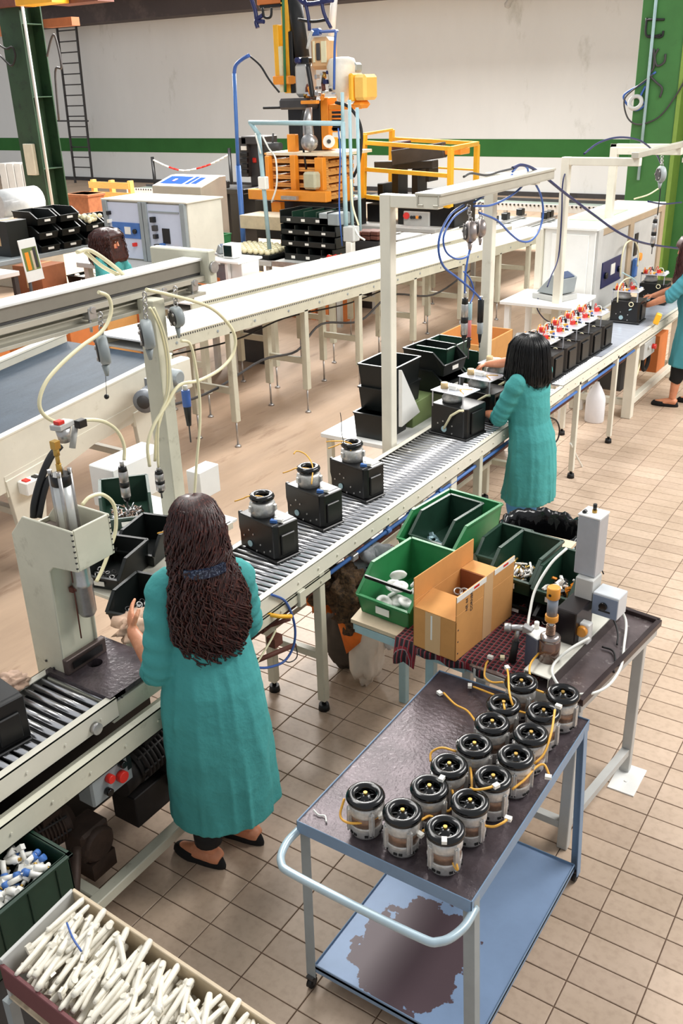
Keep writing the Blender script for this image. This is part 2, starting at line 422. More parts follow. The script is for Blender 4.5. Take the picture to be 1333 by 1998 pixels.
def conv_leg(x, y, ztop, parent, m=None, w=.045):
    lg = MB().box((x-w/2, y-w/2, .06), (x+w/2, y+w/2, ztop)).build('leg', m or M_cream, parent, .003)
    MB().cyl((x, y, .0), (x, y, .035), .03, 12, .026).cyl((x, y, .03), (x, y, .08), .012, 8).build('rubber_foot', M_rubber, lg)
    return lg
# --- middle section with the three housings
rc = thing('roller_conveyor', 'long cream roller conveyor carrying the three black housings between the two women', 'conveyor', ((XF+XB)/2, 3.7, 0))
YA, YB = 2.42, 6.35
rail('front_rail', XF, YA, YB, .885, .872, .085, -1, rc); rail('back_rail', XB, YA, YB, .885, .872, .085, 1, rc)
rail('lower_front_rail', XF+.004, YA+.02, 3.25, .79, .79, .05, -1, rc, M_cream)
MB().add([(XB+.01, YA+.02, .835), (XF-.01, YA+.02, .835), (XF-.01, YB, .822), (XB+.01, YB, .822), (XB+.01, YA+.02, .83), (XF-.01, YA+.02, .83), (XF-.01, YB, .817), (XB+.01, YB, .817)], [(0, 1, 2, 3), (7, 6, 5, 4), (0, 4, 5, 1), (3, 2, 6, 7)], False).build('gap_shade_sheet', M_black, rc)  # black sheet added below the rollers so their gaps look shaded
n = int((YB-YA-.06)/.0405)
for i in range(n):
    y = YA+.04+i*.0405; roller(XB+.012, XF-.012, y, .868-.0033*(y-YA), rc)
for y, wx in ((3.18, 1), (4.95, 1), (6.0, 1)):
    conv_leg(XF-.02, y, .81, rc); conv_leg(XB+.12 if y < 4 else XB+.02, y, .81, rc)
    MB().bar((XF-.02, y, .33), (XB+.12 if y < 4 else XB+.02, y, .33), .04).build('cross_bar', M_cream, rc, .003)
MB().bar((XB+.06, 3.2, .33), (XB+.06, 4.95, .33), .035).bar((XB+.06, 4.95, .33), (XB+.06, 6.0, .33), .035).build('long_brace', M_cream, rc, .003)
# wide flat post in front at the second woman
MB().box((XF-.10, 4.58, .05), (XF-.02, 4.66, .84)).build('wide_post', M_white, rc, .004)
# --- far section
rf = thing('roller_conveyor', 'far cream conveyor section with a smooth pale slide plate beyond the second woman', 'conveyor', ((XF+XB)/2, 8, 0))
ZF = lambda y: .872-.018*(y-6.35)
XF2, XB2 = XF-.01, XB-.02
rail('front_rail', XF2, 6.37, 10.2, ZF(6.37), ZF(10.2), .085, -1, rf); rail('back_rail', XB2, 6.37, 10.2, ZF(6.37), ZF(10.2), .085, 1, rf)
i = 0
y = 6.42
while y < 7.35:
    roller(XB2+.012, XF2-.012, y, ZF(y)-.015, rf); y += .0405
M_slide = mat('pale_slide_plate', (214, 220, 232), .22, .25, var=.16, scale=5, stretch=(1, 5, 1), col2=(176, 186, 206), mix2=.35)
mb = MB(); a, b = ZF(7.36), ZF(10.2)
mb.add([(XB2+.01, 7.36, a-.02), (XF2-.01, 7.36, a-.02), (XF2-.01, 10.2, b-.02), (XB2+.01, 10.2, b-.02), (XB2+.01, 7.36, a-.008), (XF2-.01, 7.36, a-.008), (XF2-.01, 10.2, b-.008), (XB2+.01, 10.2, b-.008)],
       [(3, 2, 1, 0), (4, 5, 6, 7), (0, 1, 5, 4), (1, 2, 6, 5), (2, 3, 7, 6), (3, 0, 4, 7)], False).build('slide_plate', M_slide, rf)
for y in (6.74, 7.66): conv_leg(XF2-.02, y, ZF(y)-.06, rf, M_white, .04); conv_leg(XB2+.02, y, ZF(y)-.06, rf, M_white, .04)
# heavy stand under the test place
st = thing('machine_stand', 'heavy white welded stand under the far conveyor beside the white canister', 'stand', (-2.5, 9.0, 0))
for x, y in ((-2.37, 8.40), (-2.37, 9.9), (-2.9, 8.45), (-2.9, 9.9)): MB().box((x-.045, y-.045, 0), (x+.045, y+.045, .70)).build('leg', M_white, st, .004)
for x in (-2.37, -2.9): MB().bar((x, 8.4, .14), (x, 9.9, .14), .06).build('side_beam', M_white, st, .004)
MB().bar((-2.37, 8.42, .14), (-2.9, 8.42, .14), .06).build('cross_beam', M_white, st, .004); MB().bar((-2.37, 9.9, .14), (-2.9, 9.9, .14), .06).build('cross_beam', M_white, st, .004)
MB().box((-2.95, 8.32, .70), (-2.30, 9.95, .735)).build('top_plate', M_white, st, .003)
MB().cbox((-2.36, 8.72, .60), (.10, .34, .16)).cyl((-2.31, 8.66, .62), (-2.29, 8.66, .62), .02, 10).build('control_box', M_lgrey, st, .006)
MB().cyl((-2.31, 8.80, .60), (-2.275, 8.80, .60), .025, 12).build('stop_button', M_red, st)
# --- near section, left bottom corner
rn = thing('roller_conveyor', 'near end of the cream roller conveyor in front of the white press, lower left', 'conveyor', ((XF+XB)/2, 1.4, 0))
rail('front_rail', XF-.01, .35, 1.86, .90, .90, .085, -1, rn); rail('back_rail', XB+.05, .35, 1.93, .885, .885, .06, 1, rn)
MB().box((XB+.06, .36, .825), (XF-.03, 1.86, .83)).build('gap_shade_sheet', M_black, rn)  # added black sheet, darkens the gaps between the near rollers
y = .4
while y < 1.90: roller(XB+.06, XF-.03, y, .868, rn); y += .0405
rail('lower_front_rail', XF+.07, .35, 2.40, .80, .80, .095, -1, rn, M_cream)
MB().box((XF-.03, .35, .745), (XF+.04, 2.40, .755)).box((XF-.015, .35, .705), (XF+.04, 2.40, .745)).build('under_beam', M_cream, rn, .002)
MB().cyl((XF-.008, 1.74, .845), (XF+.012, 1.74, .845), .022, 14).build('pivot_disc', M_steel, rn)
MB().box((XF-.02, .9, 0), (XF+.03, 1.02, .71)).build('leg', M_cream, rn, .004)
MB().box((XF-.09, 1.05, 0), (XF-.06, 1.36, .70)).build('side_panel', mat('grey_brown_panel', (150, 132, 112), .7, var=.1), rn)
MB().bar((XF+.02, .9, .12), (XF-.0, 2.45, .12), .05, .05).build('foot_beam', M_cream, rn, .004)
MB().bar((XF-.0, 1.62, .12), (XB, 1.62, .12), .045).build('cross_bar', M_cream, rn, .004)
MB().box((XB-.02, 1.0, .05), (XB+.02, 2.4, .68)).build('shade_panel', M_black, rn)  # black panel stands in for the deep shade under the near conveyor
# wrapped spring on the back rail
mb = MB()
for k in range(9): mb.torus((XB+.055, 1.60+k*.012, .895), .012, .005, 10, 6, Matrix.Rotation(PI/2, 3, 'X'))
mb.cyl((XB+.055, 1.52, .895), (XB+.055, 1.75, .895), .006, 8).build('coil_spring', M_steel, rn)

# air pipes under the front rail
def pipe(pts, r, name, m, label, clips=()):
    t = thing(name, label, 'pipe', pts[0]); MB().tube(pts, r, 10).build('pipe', m, t)
    for c in clips: MB().cbox(c, (.045, .05, .035)).build('clamp', M_steel, t, .003)
    return t
bp = pipe([(-2.30, 2.78, .745), (-2.30, 6.3, .73), (-2.31, 8.2, .70)], .011, 'compressed_air_pipe', M_blue, 'blue compressed air pipe slung under the front rail of the conveyor', [(-2.30, 3.05, .745), (-2.30, 3.5, .742)])
for y in (3.85, 4.1, 4.45): MB().cyl((-2.30, y-.02, .74), (-2.30, y+.02, .74), .018, 10).cyl((-2.30, y, .74), (-2.30, y, .77), .01, 8).build('valve', M_blue, bp)
MB().tube(cat([(-2.34, 2.74, .755), (-2.29, 2.76, .785), (-2.24, 2.80, .77), (-2.22, 2.86, .745)]), .010, 8).build('valve_handle', M_yellow, bp)
MB().cyl((-2.30, 2.72, .745), (-2.30, 2.80, .745), .019, 12).build('pipe_end', M_blue, bp)
MB().cbox((-2.27, 3.0, .76), (.035, .05, .08)).build('bracket', M_cream, bp, .003)
rp = pipe([(-2.42, 2.62, .60), (-2.42, 6.3, .60), (-2.42, 8.3, .58)], .014, 'rust_pipe', M_rust, 'rusty brown pipe running below the blue air pipe', [(-2.42, 4.2, .60)])
for y in (2.9, 3.35, 3.9, 4.5, 5.2): MB().cyl((-2.42, y-.025, .60), (-2.42, y+.025, .60), .021, 10).build('coupling', M_rust, rp)
MB().cyl((-2.42, 2.9, .60), (-2.30, 2.95, .66), .011, 8).cyl((-2.42, 2.78, .60), (-2.36, 2.74, .52), .011, 8).cyl((-2.36, 2.74, .52), (-2.30, 2.98, .50), .012, 8).cbox((-2.36, 2.9, .55), (.05, .06, .05)).build('tee_fitting', M_rust, rp)

# ================================================================ BELT CONVEYORS
def beltz(y): return 1.13-.031*(y-6.8)
def belt_conv(x0, x1, y0, y1, label, foot_y, teeth=True):
    t = thing('belt_conveyor', label, 'conveyor', ((x0+x1)/2, (y0+y1)/2, 0))
    def slab(name, xa, xb, za, zb, m, ya=y0, yb=y1, bv=0):
        vs = []
        for y in (ya, yb):
            z = beltz(y); vs += [(xa, y, z+za), (xb, y, z+za), (xb, y, z+zb), (xa, y, z+zb)]
        return MB().add(vs, [(3, 2, 1, 0), (4, 5, 6, 7), (0, 1, 5, 4), (1, 2, 6, 5), (2, 3, 7, 6), (3, 0, 4, 7)], False).build(name, m, t, bv)
    slab('belt', x0+.02, x1-.02, -.012, .002, M_belt)
    slab('side_rail', x1-.02, x1, -.115, -.004, M_cream); slab('side_rail', x0, x0+.02, -.115, -.004, M_cream)
    slab('edge_strip', x1-.022, x1+.004, -.004, .004, M_white); slab('edge_strip', x0-.004, x0+.03, -.004, .012, M_white)
    slab('return_belt', x0+.03, x1-.03, -.085, -.075, M_lgrey)
    if teeth:
        mb = MB(); y = y0+.1
        while y < y0+5.2:
            z = beltz(y); mb.box((x1-.001, y, z-.026), (x1+.0015, y+.012, z-.010)); y += .028
        o = mb.build('chain_slots', M_dgrey, t); o['kind'] = 'stuff'
    mb = MB(); y = y0+.3
    while y < y1:
        z = beltz(y); mb.cyl((x1, y, z-.065), (x1+.006, y, z-.065), .012, 8); y += .5
    mb.build('bolts', M_greyp, t)['kind'] = 'stuff'
    for y in foot_y:
        for x in (x1-.03, x0+.05):
            z = beltz(y); lg = MB().box((x-.03, y-.03, .24), (x+.03, y+.03, z-.10)).build('leg', M_cream, t, .003)
            MB().cyl((x, y, .02), (x, y, .26), .009, 8).cyl((x, y, 0), (x, y, .02), .032, 12, .02).build('levelling_foot', M_steel, lg)
        MB().bar((x0+.05, y, .52), (x1-.03, y, .52), .035, .06).build('cross_bar', M_cream, t, .002)
    return t
b1 = belt_conv(-5.64, -5.10, 5.0, 13.6, 'nearer of the two long white belt conveyors side by side on thin legs', (5.98, 7.08, 8.04, 9.2, 10.4, 11.5, 12.5))
b2 = belt_conv(-6.42, -5.87, 6.35, 13.6, 'farther of the two long white belt conveyors, behind the nearer one', (6.5, 7.6, 8.7, 9.8, 10.9, 12.0))
hose([(-5.4, 4.9, .55), (-5.3, 5.8, .52), (-5.3, 6.6, .62), (-5.25, 7.1, .60), (-5.3, 7.6, .75), (-5.28, 8.3, .64), (-5.3, 9.0, .78), (-5.3, 10, .60), (-5.3, 11, .72)], .012, M_dgrey, 'cable', 'thick dark cable sagging between the legs of the nearer belt conveyor', 'cable')
hose([(-5.5, 5.2, .92), (-5.45, 6.4, .84), (-5.45, 7.2, .88), (-5.45, 8.4, .80), (-5.45, 9.6, .82), (-5.45, 11, .76)], .008, M_rubber, 'cable', 'thin black cable strung high under the nearer belt conveyor', 'cable')

# inclined blue-grey belt, left
bb = thing('inclined_conveyor', 'wide blue grey belt conveyor with white side plates, left edge', 'conveyor', (-5.2, 3.4, 0))
def ib(name, xa, xb, za, zb, m, ya, yb, zs=(.80, 1.10)):
    vs = []
    for y, z in ((ya, zs[0]), (yb, zs[1])): vs += [(xa, y, z+za), (xb, y, z+za), (xb, y, z+zb), (xa, y, z+zb)]
    return MB().add(vs, [(3, 2, 1, 0), (4, 5, 6, 7), (0, 1, 5, 4), (1, 2, 6, 5), (2, 3, 7, 6), (3, 0, 4, 7)], False).build(name, m, bb)
IX0, IX1, IY0, IY1 = -6.02, -4.84, 2.0, 4.96
ib('belt', IX0+.04, IX1-.03, -.02, 0, M_bluebelt, IY0, IY1); ib('side_plate', IX1-.03, IX1, -.32, .03, M_white, IY0, IY1); ib('side_plate', IX0, IX0+.03, -.2, .06, M_white, IY0, IY1)
ib('edge_cap', IX1-.045, IX1+.012, .03, .042, M_white, IY0, IY1); ib('edge_cap', IX0-.02, IX0+.05, .06, .075, M_white, IY0, IY1)
for y in (3.50, 4.66):
    MB().prism([(y-.09, 0), (y+.05, 0), (y+.16, .72+.10*(y-3.4)), (y-.16, .68+.10*(y-3.4))], IX1-.03, IX1+.012, 'x').build('leg', M_white, bb, .003)
    MB().prism([(y-.09, 0), (y+.05, 0), (y+.16, .72+.10*(y-3.4)), (y-.16, .68+.10*(y-3.4))], IX0, IX0+.04, 'x').build('leg', M_white, bb, .003)
MB().prism([(3.34, .58), (3.66, .58), (4.50, .80), (4.50, .70), (4.82, .70), (4.82, .90), (3.34, .72)], IX1-.03, IX1+.004, 'x').build('apron', M_white, bb)
MB().bar((IX1, 3.50, .38), (IX0, 3.50, .38), .05).bar((IX1, 4.66, .38), (IX0, 4.66, .38), .05).build('cross_bar', M_white, bb, .003)
mb = MB().box((IX1+.0, 4.80, .86), (IX1+.10, 5.06, 1.10)); mb.build('bearing_housing', M_white, bb, .012)
def gearmotor(parent, p, d, L=.26, r=.075, m=None, m2=None, name='motor'):
    """finned motor along direction d starting at p"""
    m = m or M_greyp; p = Vector(p); d = Vector(d).normalized()
    q = d.to_track_quat('Z', 'Y').to_matrix()
    prof = [(0, 0), (r*.55, 0), (r*.62, .02), (r, .03)]
    k = 9
    for i in range(k):
        z = .05+i*(L-.09)/k; w = (L-.09)/k
        prof += [(r*.86, z), (r*.86, z+w*.45), (r, z+w*.5), (r, z+w*.95)]
    prof += [(r*.98, L-.04), (r*1.02, L-.03), (r*1.0, L), (r*.2, L+.006), (0, L+.006)]
    a = MB().use(m).lathe(prof, p, 20, q); a.use(m2 or m).cbox(p+d*L*.45+Vector((0, 0, r*1.05)), (.09, .09, .06))
    a.use(M_dgrey); a.lathe([(0, L+.007), (r*.6, L+.007), (r*.6, L+.010), (0, L+.010)], p, 16, q)
    for j in range(8):
        an = j*PI/4; e = q @ Vector((math.cos(an), math.sin(an), 0)); a.cyl(p+e*r*.93+d*.04, p+e*r*.93+d*(L-.04), .006, 6)
    return a.build(name, None, parent, 0)
gearmotor(bb, (-4.70, 4.70, .97), (.36, -.93, .0), .36, .082, mat('mid_grey_motor', (128, 132, 138), .4, .3, var=.15))
MB().cbox((-4.72, 4.78, .98), (.14, .15, .16)).cyl((-4.78, 4.80, 1.02), (-4.62, 4.80, 1.02), .06, 14).build('gearbox', M_greyp, bb, .015)
# small switch boxes on the side plate
def switchbox(c, label, sz=(.09, .16, .09)):
    t = thing('switch_box', label, 'switch box', (c[0], c[1], c[2]-sz[2]/2))
    MB().cbox(c, sz).build('housing', M_bright, t, .006)
    MB().cbox((c[0]+.005, c[1]-.045, c[2]+sz[2]/2), (.05, .04, .02)).build('red_button', M_red, t, .003); MB().cbox((c[0]+.005, c[1]+.03, c[2]+sz[2]/2), (.05, .035, .02)).build('black_button', M_black, t, .003)
    return t
switchbox((-4.785, 3.50, .62), 'small white switch box with a red button, above the press cylinder')
switchbox((-4.785, 2.95, .72), 'small white switch box with a red button, at the left edge')

# ================================================================ GANTRIES OVER THE LINE
gl = thing('overhead_rail', 'long grey aluminium tool rail on a cream post, upper left', 'rail', (-3.1, 3.08, 0))
MB().box((-3.15, 3.04, 0), (-3.05, 3.12, 2.06)).build('post', M_cream, gl, .004)
al = mat('dull_aluminium', (196, 192, 178), .38, .35, var=.1, scale=5)
for nm_, m_, z0, z1, xa, xb in (('top_flange', M_bright, 2.163, 2.175, -3.26, -3.14), ('web', mat('mid_grey_aluminium', (142, 138, 128), .4, .3, var=.12, scale=5), 2.105, 2.163, -3.235, -3.155), ('dark_slot', M_dgrey, 2.092, 2.105, -3.235, -3.16), ('bottom_flange', al, 2.065, 2.092, -3.26, -3.13)): MB().box((xa, -.5, z0), (xb, 3.52, z1)).build(nm_, m_, gl, .002)
mb = MB()
for z0, z1, xa, xb in ((2.01, 2.065, -3.20, -3.185), (1.998, 2.015, -3.21, -3.13), (2.04, 2.047, -3.19, -3.155)): mb.box((xa, -.5, z0), (xb, 3.50, z1))
mb.build('lower_channel', al, gl, .002)
MB().box((-3.49, 3.50, 2.05), (-3.10, 3.56, 2.21)).build('end_arm', M_cream, gl, .006)
MB().cyl((-3.10, 3.53, 2.13), (-3.085, 3.53, 2.13), .028, 16).build('end_cap', M_steel, gl)
for y in (2.75, 3.20, 3.42): MB().cbox((-3.15, y, 2.055), (.05, .045, .05)).cyl((-3.15, y, 2.03), (-3.15, y, 1.97), .008, 6).cyl((-3.12, y, 2.07), (-3.17, y, 2.07), .016, 10).build('trolley', M_steel, gl, .003)

gm = thing('tool_gantry', 'white gantry with three hanging screwdrivers above the second woman', 'gantry', (-2.76, 4.68, 0))
for y, nm in ((4.68, 'post'), (6.05, 'post')):
    MB().box((-2.81, y-.035, 0), (-2.74, y+.035, 2.37)).build('post', M_white, gm, .004)
    MB().box((-2.741, y-.034, 2.301), (-2.44, y+.034, 2.369)).build('arm', M_white, gm, .004)
mb = MB()
for a, b, c, d in ((-2.58, 2.37, -2.42, 2.385), (-2.57, 2.32, -2.56, 2.37), (-2.44, 2.32, -2.43, 2.37), (-2.57, 2.315, -2.53, 2.325), (-2.47, 2.315, -2.43, 2.325)): mb.box((a, 4.64, b), (c, 6.30, d))
mb.build('rail_profile', al, gm, .002)
gr = thing('tool_gantry', 'white double gantry with a hanging tool beside the large white cabinet, right', 'gantry', (-2.95, 7.8, 0))
for y in (8.0, 9.25):
    MB().box((-3.02, y-.035, 0), (-2.95, y+.035, 2.33)).build('post', M_white, gr, .004); MB().box((-2.951, y-.034, 2.266), (-2.36, y+.034, 2.329)).build('arm', M_white, gr, .004)
MB().box((-2.42, 7.93, 2.33), (-2.36, 10.4, 2.375)).build('rail_profile', al, gr, .003)
for y in (9.3, 9.75): MB().box((-2.22, y-.02, 1.2), (-2.18, y+.02, 2.6)).build('upright', M_white, gr, .003)
MB().box((-2.36, 9.28, 2.20), (-2.18, 9.32, 2.24)).box((-2.36, 9.73, 2.20), (-2.18, 9.77, 2.24)).box((-2.25,9.2,1.2),(-2.15,9.85,1.23)).build('bracket', M_white, gr)
# ================================================================ TOOL TROLLEY
M_blues = mat('blue_grey_enamel', (122, 148, 176), .42, var=.12, scale=5, col2=(84, 98, 116), mix2=.22)
M_worn = mat('worn_dark_steel', (88, 78, 82), .27, .35, var=.45, scale=9, col2=(176, 164, 162), mix2=.26, bump=.2)
def stain_mat():
    m = mat('stained_blue_shelf', (138, 162, 196), .35, .1, var=.1, scale=4, col2=(100, 116, 140), mix2=.15).copy(); m.name = 'stained_blue_shelf_patch'
    nt = m.node_tree; N = nt.nodes; L = nt.links; b = N['Principled BSDF']; src = b.inputs['Base Color'].links[0].from_socket
    g = N.new('ShaderNodeNewGeometry')
    dn = N.new('ShaderNodeTexNoise'); dn.inputs['Scale'].default_value = 14; dn.inputs['Detail'].default_value = 6; L.new(g.outputs['Position'], dn.inputs['Vector'])
    sub = N.new('ShaderNodeVectorMath'); sub.operation = 'SUBTRACT'; L.new(g.outputs['Position'], sub.inputs[0]); sub.inputs[1].default_value = (-1.13, 2.05, .1)
    sc = N.new('ShaderNodeVectorMath'); sc.operation = 'MULTIPLY'; L.new(sub.outputs[0], sc.inputs[0]); sc.inputs[1].default_value = (4.2, 3.0, 0)
    ln = N.new('ShaderNodeVectorMath'); ln.operation = 'LENGTH'; L.new(sc.outputs[0], ln.inputs[0])
    ad = N.new('ShaderNodeMath'); ad.operation = 'MULTIPLY_ADD'; L.new(dn.outputs['Fac'], ad.inputs[0]); ad.inputs[1].default_value = 1.1; L.new(ln.outputs['Value'], ad.inputs[2])
    r = N.new('ShaderNodeValToRGB'); r.color_ramp.elements[0].position = .98; r.color_ramp.elements[1].position = 1.0; r.color_ramp.elements[0].color = (1, 1, 1, 1); r.color_ramp.elements[1].color = (0, 0, 0, 1)
    sh = N.new('ShaderNodeMath'); sh.operation = 'SUBTRACT'; L.new(ad.outputs[0], sh.inputs[0]); sh.inputs[1].default_value = .38; L.new(sh.outputs[0], r.inputs[0])
    mx = N.new('ShaderNodeMixRGB'); L.new(r.outputs[0], mx.inputs[0]); L.new(src, mx.inputs[1]); mx.inputs[2].default_value = (*srgb((92, 76, 82)), 1)
    L.new(mx.outputs[0], b.inputs['Base Color']); return m
tr = thing('tool_trolley', 'blue grey two tier trolley with a tubular push handle, carrying fifteen motors', 'trolley', (-1.15, 2.37, 0))
tx0, tx1, ty0, ty1, tz = -1.475, -.83, 1.86, 2.88, .70
mb = MB().use(M_worn).box((tx0+.004, ty0+.004, tz-.012), (tx1-.004, ty1-.004, tz)); mb.build('top_tray', None, tr)
mb = MB()
for a, b in (((tx0, ty0, 0), (tx1, ty0+.004, 0)), ((tx0, ty1-.004, 0), (tx1, ty1, 0)), ((tx0, ty0, 0), (tx0+.004, ty1, 0)), ((tx1-.004, ty0, 0), (tx1, ty1, 0))):
    mb.box((a[0], a[1], tz-.045), (b[0], b[1], tz+.006))
mb.build('tray_rim', M_blues, tr, .0015)
legs = {(0, 0): ((tx0+.02, ty0+.02), (-1.415, 1.815)), (1, 0): ((tx1-.02, ty0+.02), (-.795, 1.815)), (1, 1): ((tx1-.02, ty1-.02), (-.795, 2.77)), (0, 1): ((tx0+.02, ty1-.02), (-1.41, 2.77))}
for k, (a, b) in legs.items():
    sx = 1 if k[0] else -1; sy = 1 if k[1] else -1
    m = MB().bar((a[0], a[1], tz-.01), (b[0], b[1], .052), .038, .004, (0, sy, 0)).bar((a[0]+sx*.018, a[1]-sy*.017, tz-.01), (b[0]+sx*.018, b[1]-sy*.017, .052), .004, .038, (0, sy, 0))
    m.build('leg', M_greyp if k != (1, 1) else M_blues, tr, .001)
sx0, sx1, sy0, sy1, sz = -1.405, -.79, 1.82, 2.74, .105
MB().box((sx0, sy0, sz-.012), (sx1, sy1, sz)).build('lower_shelf', stain_mat(), tr)
mb = MB()
for a, b in (((sx0, sy0), (sx1, sy0+.004)), ((sx0, sy1-.004), (sx1, sy1)), ((sx0, sy0), (sx0+.004, sy1)), ((sx1-.004, sy0), (sx1, sy1))): mb.box((*a, sz-.03), (*b, sz+.008))
mb.build('shelf_rim', M_blues, tr, .001)
hz = .655
MB().tube(cat([(tx0+.0, ty0+.03, hz), (tx0-.0, ty0-.06, hz), (tx0+.035, ty0-.135, hz), (tx0+.12, ty0-.155, hz), (tx1-.12, ty0-.155, hz), (tx1-.035, ty0-.135, hz), (tx1, ty0-.06, hz), (tx1, ty0+.03, hz)], 6), .0135, 12).build('push_handle', mat('worn_light_blue_tube', (176, 196, 206), .32, .2, var=.1, scale=8), tr)
for k, (a, b) in legs.items():
    w = MB().use(M_rubber).cyl((b[0]-.009, b[1], .022), (b[0]+.009, b[1], .022), .022, 18); w.use(M_dgrey).box((b[0]-.014, b[1]-.014, .046), (b[0]+.014, b[1]+.014, .056)).box((b[0]-.014, b[1]-.008, .02), (b[0]-.011, b[1]+.008, .05)).box((b[0]+.011, b[1]-.008, .02), (b[0]+.014, b[1]+.008, .05))
    w.build('caster', None, tr)

# ================================================================ ELECTRIC MOTORS (fifteen on the trolley)
M_vent = mat('dark_vent', (20, 18, 18), .7)
def make_motor():
    t = thing('electric_motor', '', 'motor', (0, 0, 0))
    R = .056
    b = MB().use(M_zinc).lathe([(0, 0), (R*.82, 0), (R*.94, .012), (R*.98, .045), (R*.98, .052)], (0, 0, 0), 28)
    for k in range(6):
        a = k*PI/3+.35
        for da in (-.16, .16): b.use(M_vent).cbox((R*.955*math.cos(a+da), R*.955*math.sin(a+da), .022), (.006, .012, .008), (0, 0, a+da))
    b.build('base_casting', None, t, world=False)
    MB().lathe([(R*.93, .050), (R*.93, .092)], (0, 0, 0), 28).build('stator_band', M_copper, t, world=False)
    u = MB().use(M_zinc).lathe([(R*.98, .090), (R*1.0, .096), (R*1.0, .118), (R*.92, .128), (R*.6, .130)], (0, 0, 0), 28)
    u.build('upper_casting', None, t, world=False)
    for k in range(4):
        a = k*PI/2+.5; q = MB().use(M_zinc).cbox((R*1.0*math.cos(a), R*1.0*math.sin(a), .07), (.014, .018, .085), (0, 0, a)); q.use(M_steel).cyl((R*1.1*math.cos(a), R*1.1*math.sin(a), .02), (R*1.1*math.cos(a), R*1.1*math.sin(a), .122), .003, 6)
        q.build('tie_lug', None, t, .002, world=False)
    w = MB().use(M_blackg).torus((0, 0, .143), .0475, .0165, 32, 12, None, .9); w.lathe([(.050, .128), (.050, .134), (.030, .136), (.018, .140), (.014, .150), (.0, .150)], (0, 0, 0), 28)
    for k in range(6):
        a = k*PI/3; w.bar((.012*math.cos(a), .012*math.sin(a), .140), (.038*math.cos(a), .038*math.sin(a), .136), .004, .008)
    w.build('flywheel', None, t, world=False)
    MB().cyl((0, 0, .148), (0, 0, .160), .0065, 12).build('brass_hub', M_brass, t, world=False)
    return t
mot0 = make_motor()
HUBS = [(713, 1545.5), (785.5, 1578.7), (869, 1612), (838, 1531), (917.4, 1559), (876.8, 1487.8), (962.7, 1511.6), (926, 1448), (1007, 1469.5), (960.7, 1405), (1036.8, 1426.6), (983, 1368), (1061, 1383.6), (1017.7, 1326), (1098.8, 1348.5)]
LAB = ['black topped motor at the left of the front row of three on the trolley', 'black topped motor in the middle of the front row of three on the trolley',
       'black topped motor nearest the handle corner, right end of the front row on the trolley']
for i in range(6):
    o = ['second', 'third', 'fourth', 'fifth', 'sixth', 'last'][i]
    LAB += ['black topped motor, left file of the double row on the trolley, %s from the handle' % o, 'black topped motor, right file of the double row on the trolley, %s from the handle' % o]
CAB = {0: [(672, 1558, .82), (664, 1590, .78), (676, 1604, .775), (700, 1606, .775), (728, 1598, .785), (742, 1592, .79)],
       1: [(822, 1600, .80), (838, 1592, .80), (850, 1600, .80), (842, 1612, .79), (824, 1622, .78)],
       2: [(866, 1636, .85), (872, 1656, .80), (886, 1688, .75), (893, 1696, .745), (886, 1670, .78)],
       3: [(882, 1541, .80), (886, 1562, .78), (876, 1582, .775), (852, 1578, .785), (832, 1572, .80)],
       4: [(905, 1596, .80), (930, 1606, .79), (960, 1613, .79), (980, 1606, .80), (991, 1598, .80)],
       5: [(840, 1486, .78), (842, 1468, .80), (862, 1459, .82), (890, 1466, .83)],
       6: [(918, 1538, .85), (930, 1541, .865), (950, 1538, .872), (966, 1533, .87)],
       7: [(917, 1490, .80), (920, 1515, .80), (921, 1540, .80)],
       8: [(1000, 1540, .79), (1025, 1520, .80), (1046, 1497, .80), (1062, 1492, .80), (1072, 1512, .78)],
       9: [(866, 1352, .71), (888, 1374, .715), (912, 1387, .72), (930, 1410, .75), (952, 1436, .79)],
       10: [(1043, 1490, .80), (1062, 1470, .82), (1076, 1430, .86), (1083, 1385, .88)],
       11: [(924, 1340, .72), (950, 1350, .74), (976, 1362, .80), (984, 1378, .86), (984, 1392, .84)],
       12: [(1024, 1391, .80), (1004, 1382, .84), (994, 1350, .88), (992, 1318, .87), (990, 1306, .86)],
       13: [(982, 1331, .80), (960, 1331, .78), (946, 1320, .78), (948, 1298, .80), (952, 1290, .80)],
       14: [(1062, 1352, .83), (1042, 1342, .84), (1034, 1316, .85), (1036, 1294, .86), (1054, 1272, .86)]}
CONN = {0: (743, 1591, .79), 1: (820, 1628, .78), 2: (867, 1640, .86), 3: (862, 1519, .865), 4: (992, 1597, .80), 5: (897, 1451, .85), 6: (968, 1533, .872), 7: (896, 1450, .85), 8: (1070, 1516, .78), 9: (858, 1352, .71), 10: (1090, 1378, .875), 11: (917, 1338, .72), 12: (990, 1303, .86), 13: (957, 1282, .80), 14: (1059, 1273, .86)}
motors = []
for i, h in enumerate(HUBS):
    q = P(h[0], h[1], z=tz+.160)
    o = mot0 if i == 0 else dup(mot0)
    o.location = (q.x, q.y, tz+.0005); o.rotation_euler.z = rnd.uniform(0, 6.28); o['label'] = LAB[i]; o['group'] = 'electric motors standing on the trolley'
    motors.append(o)
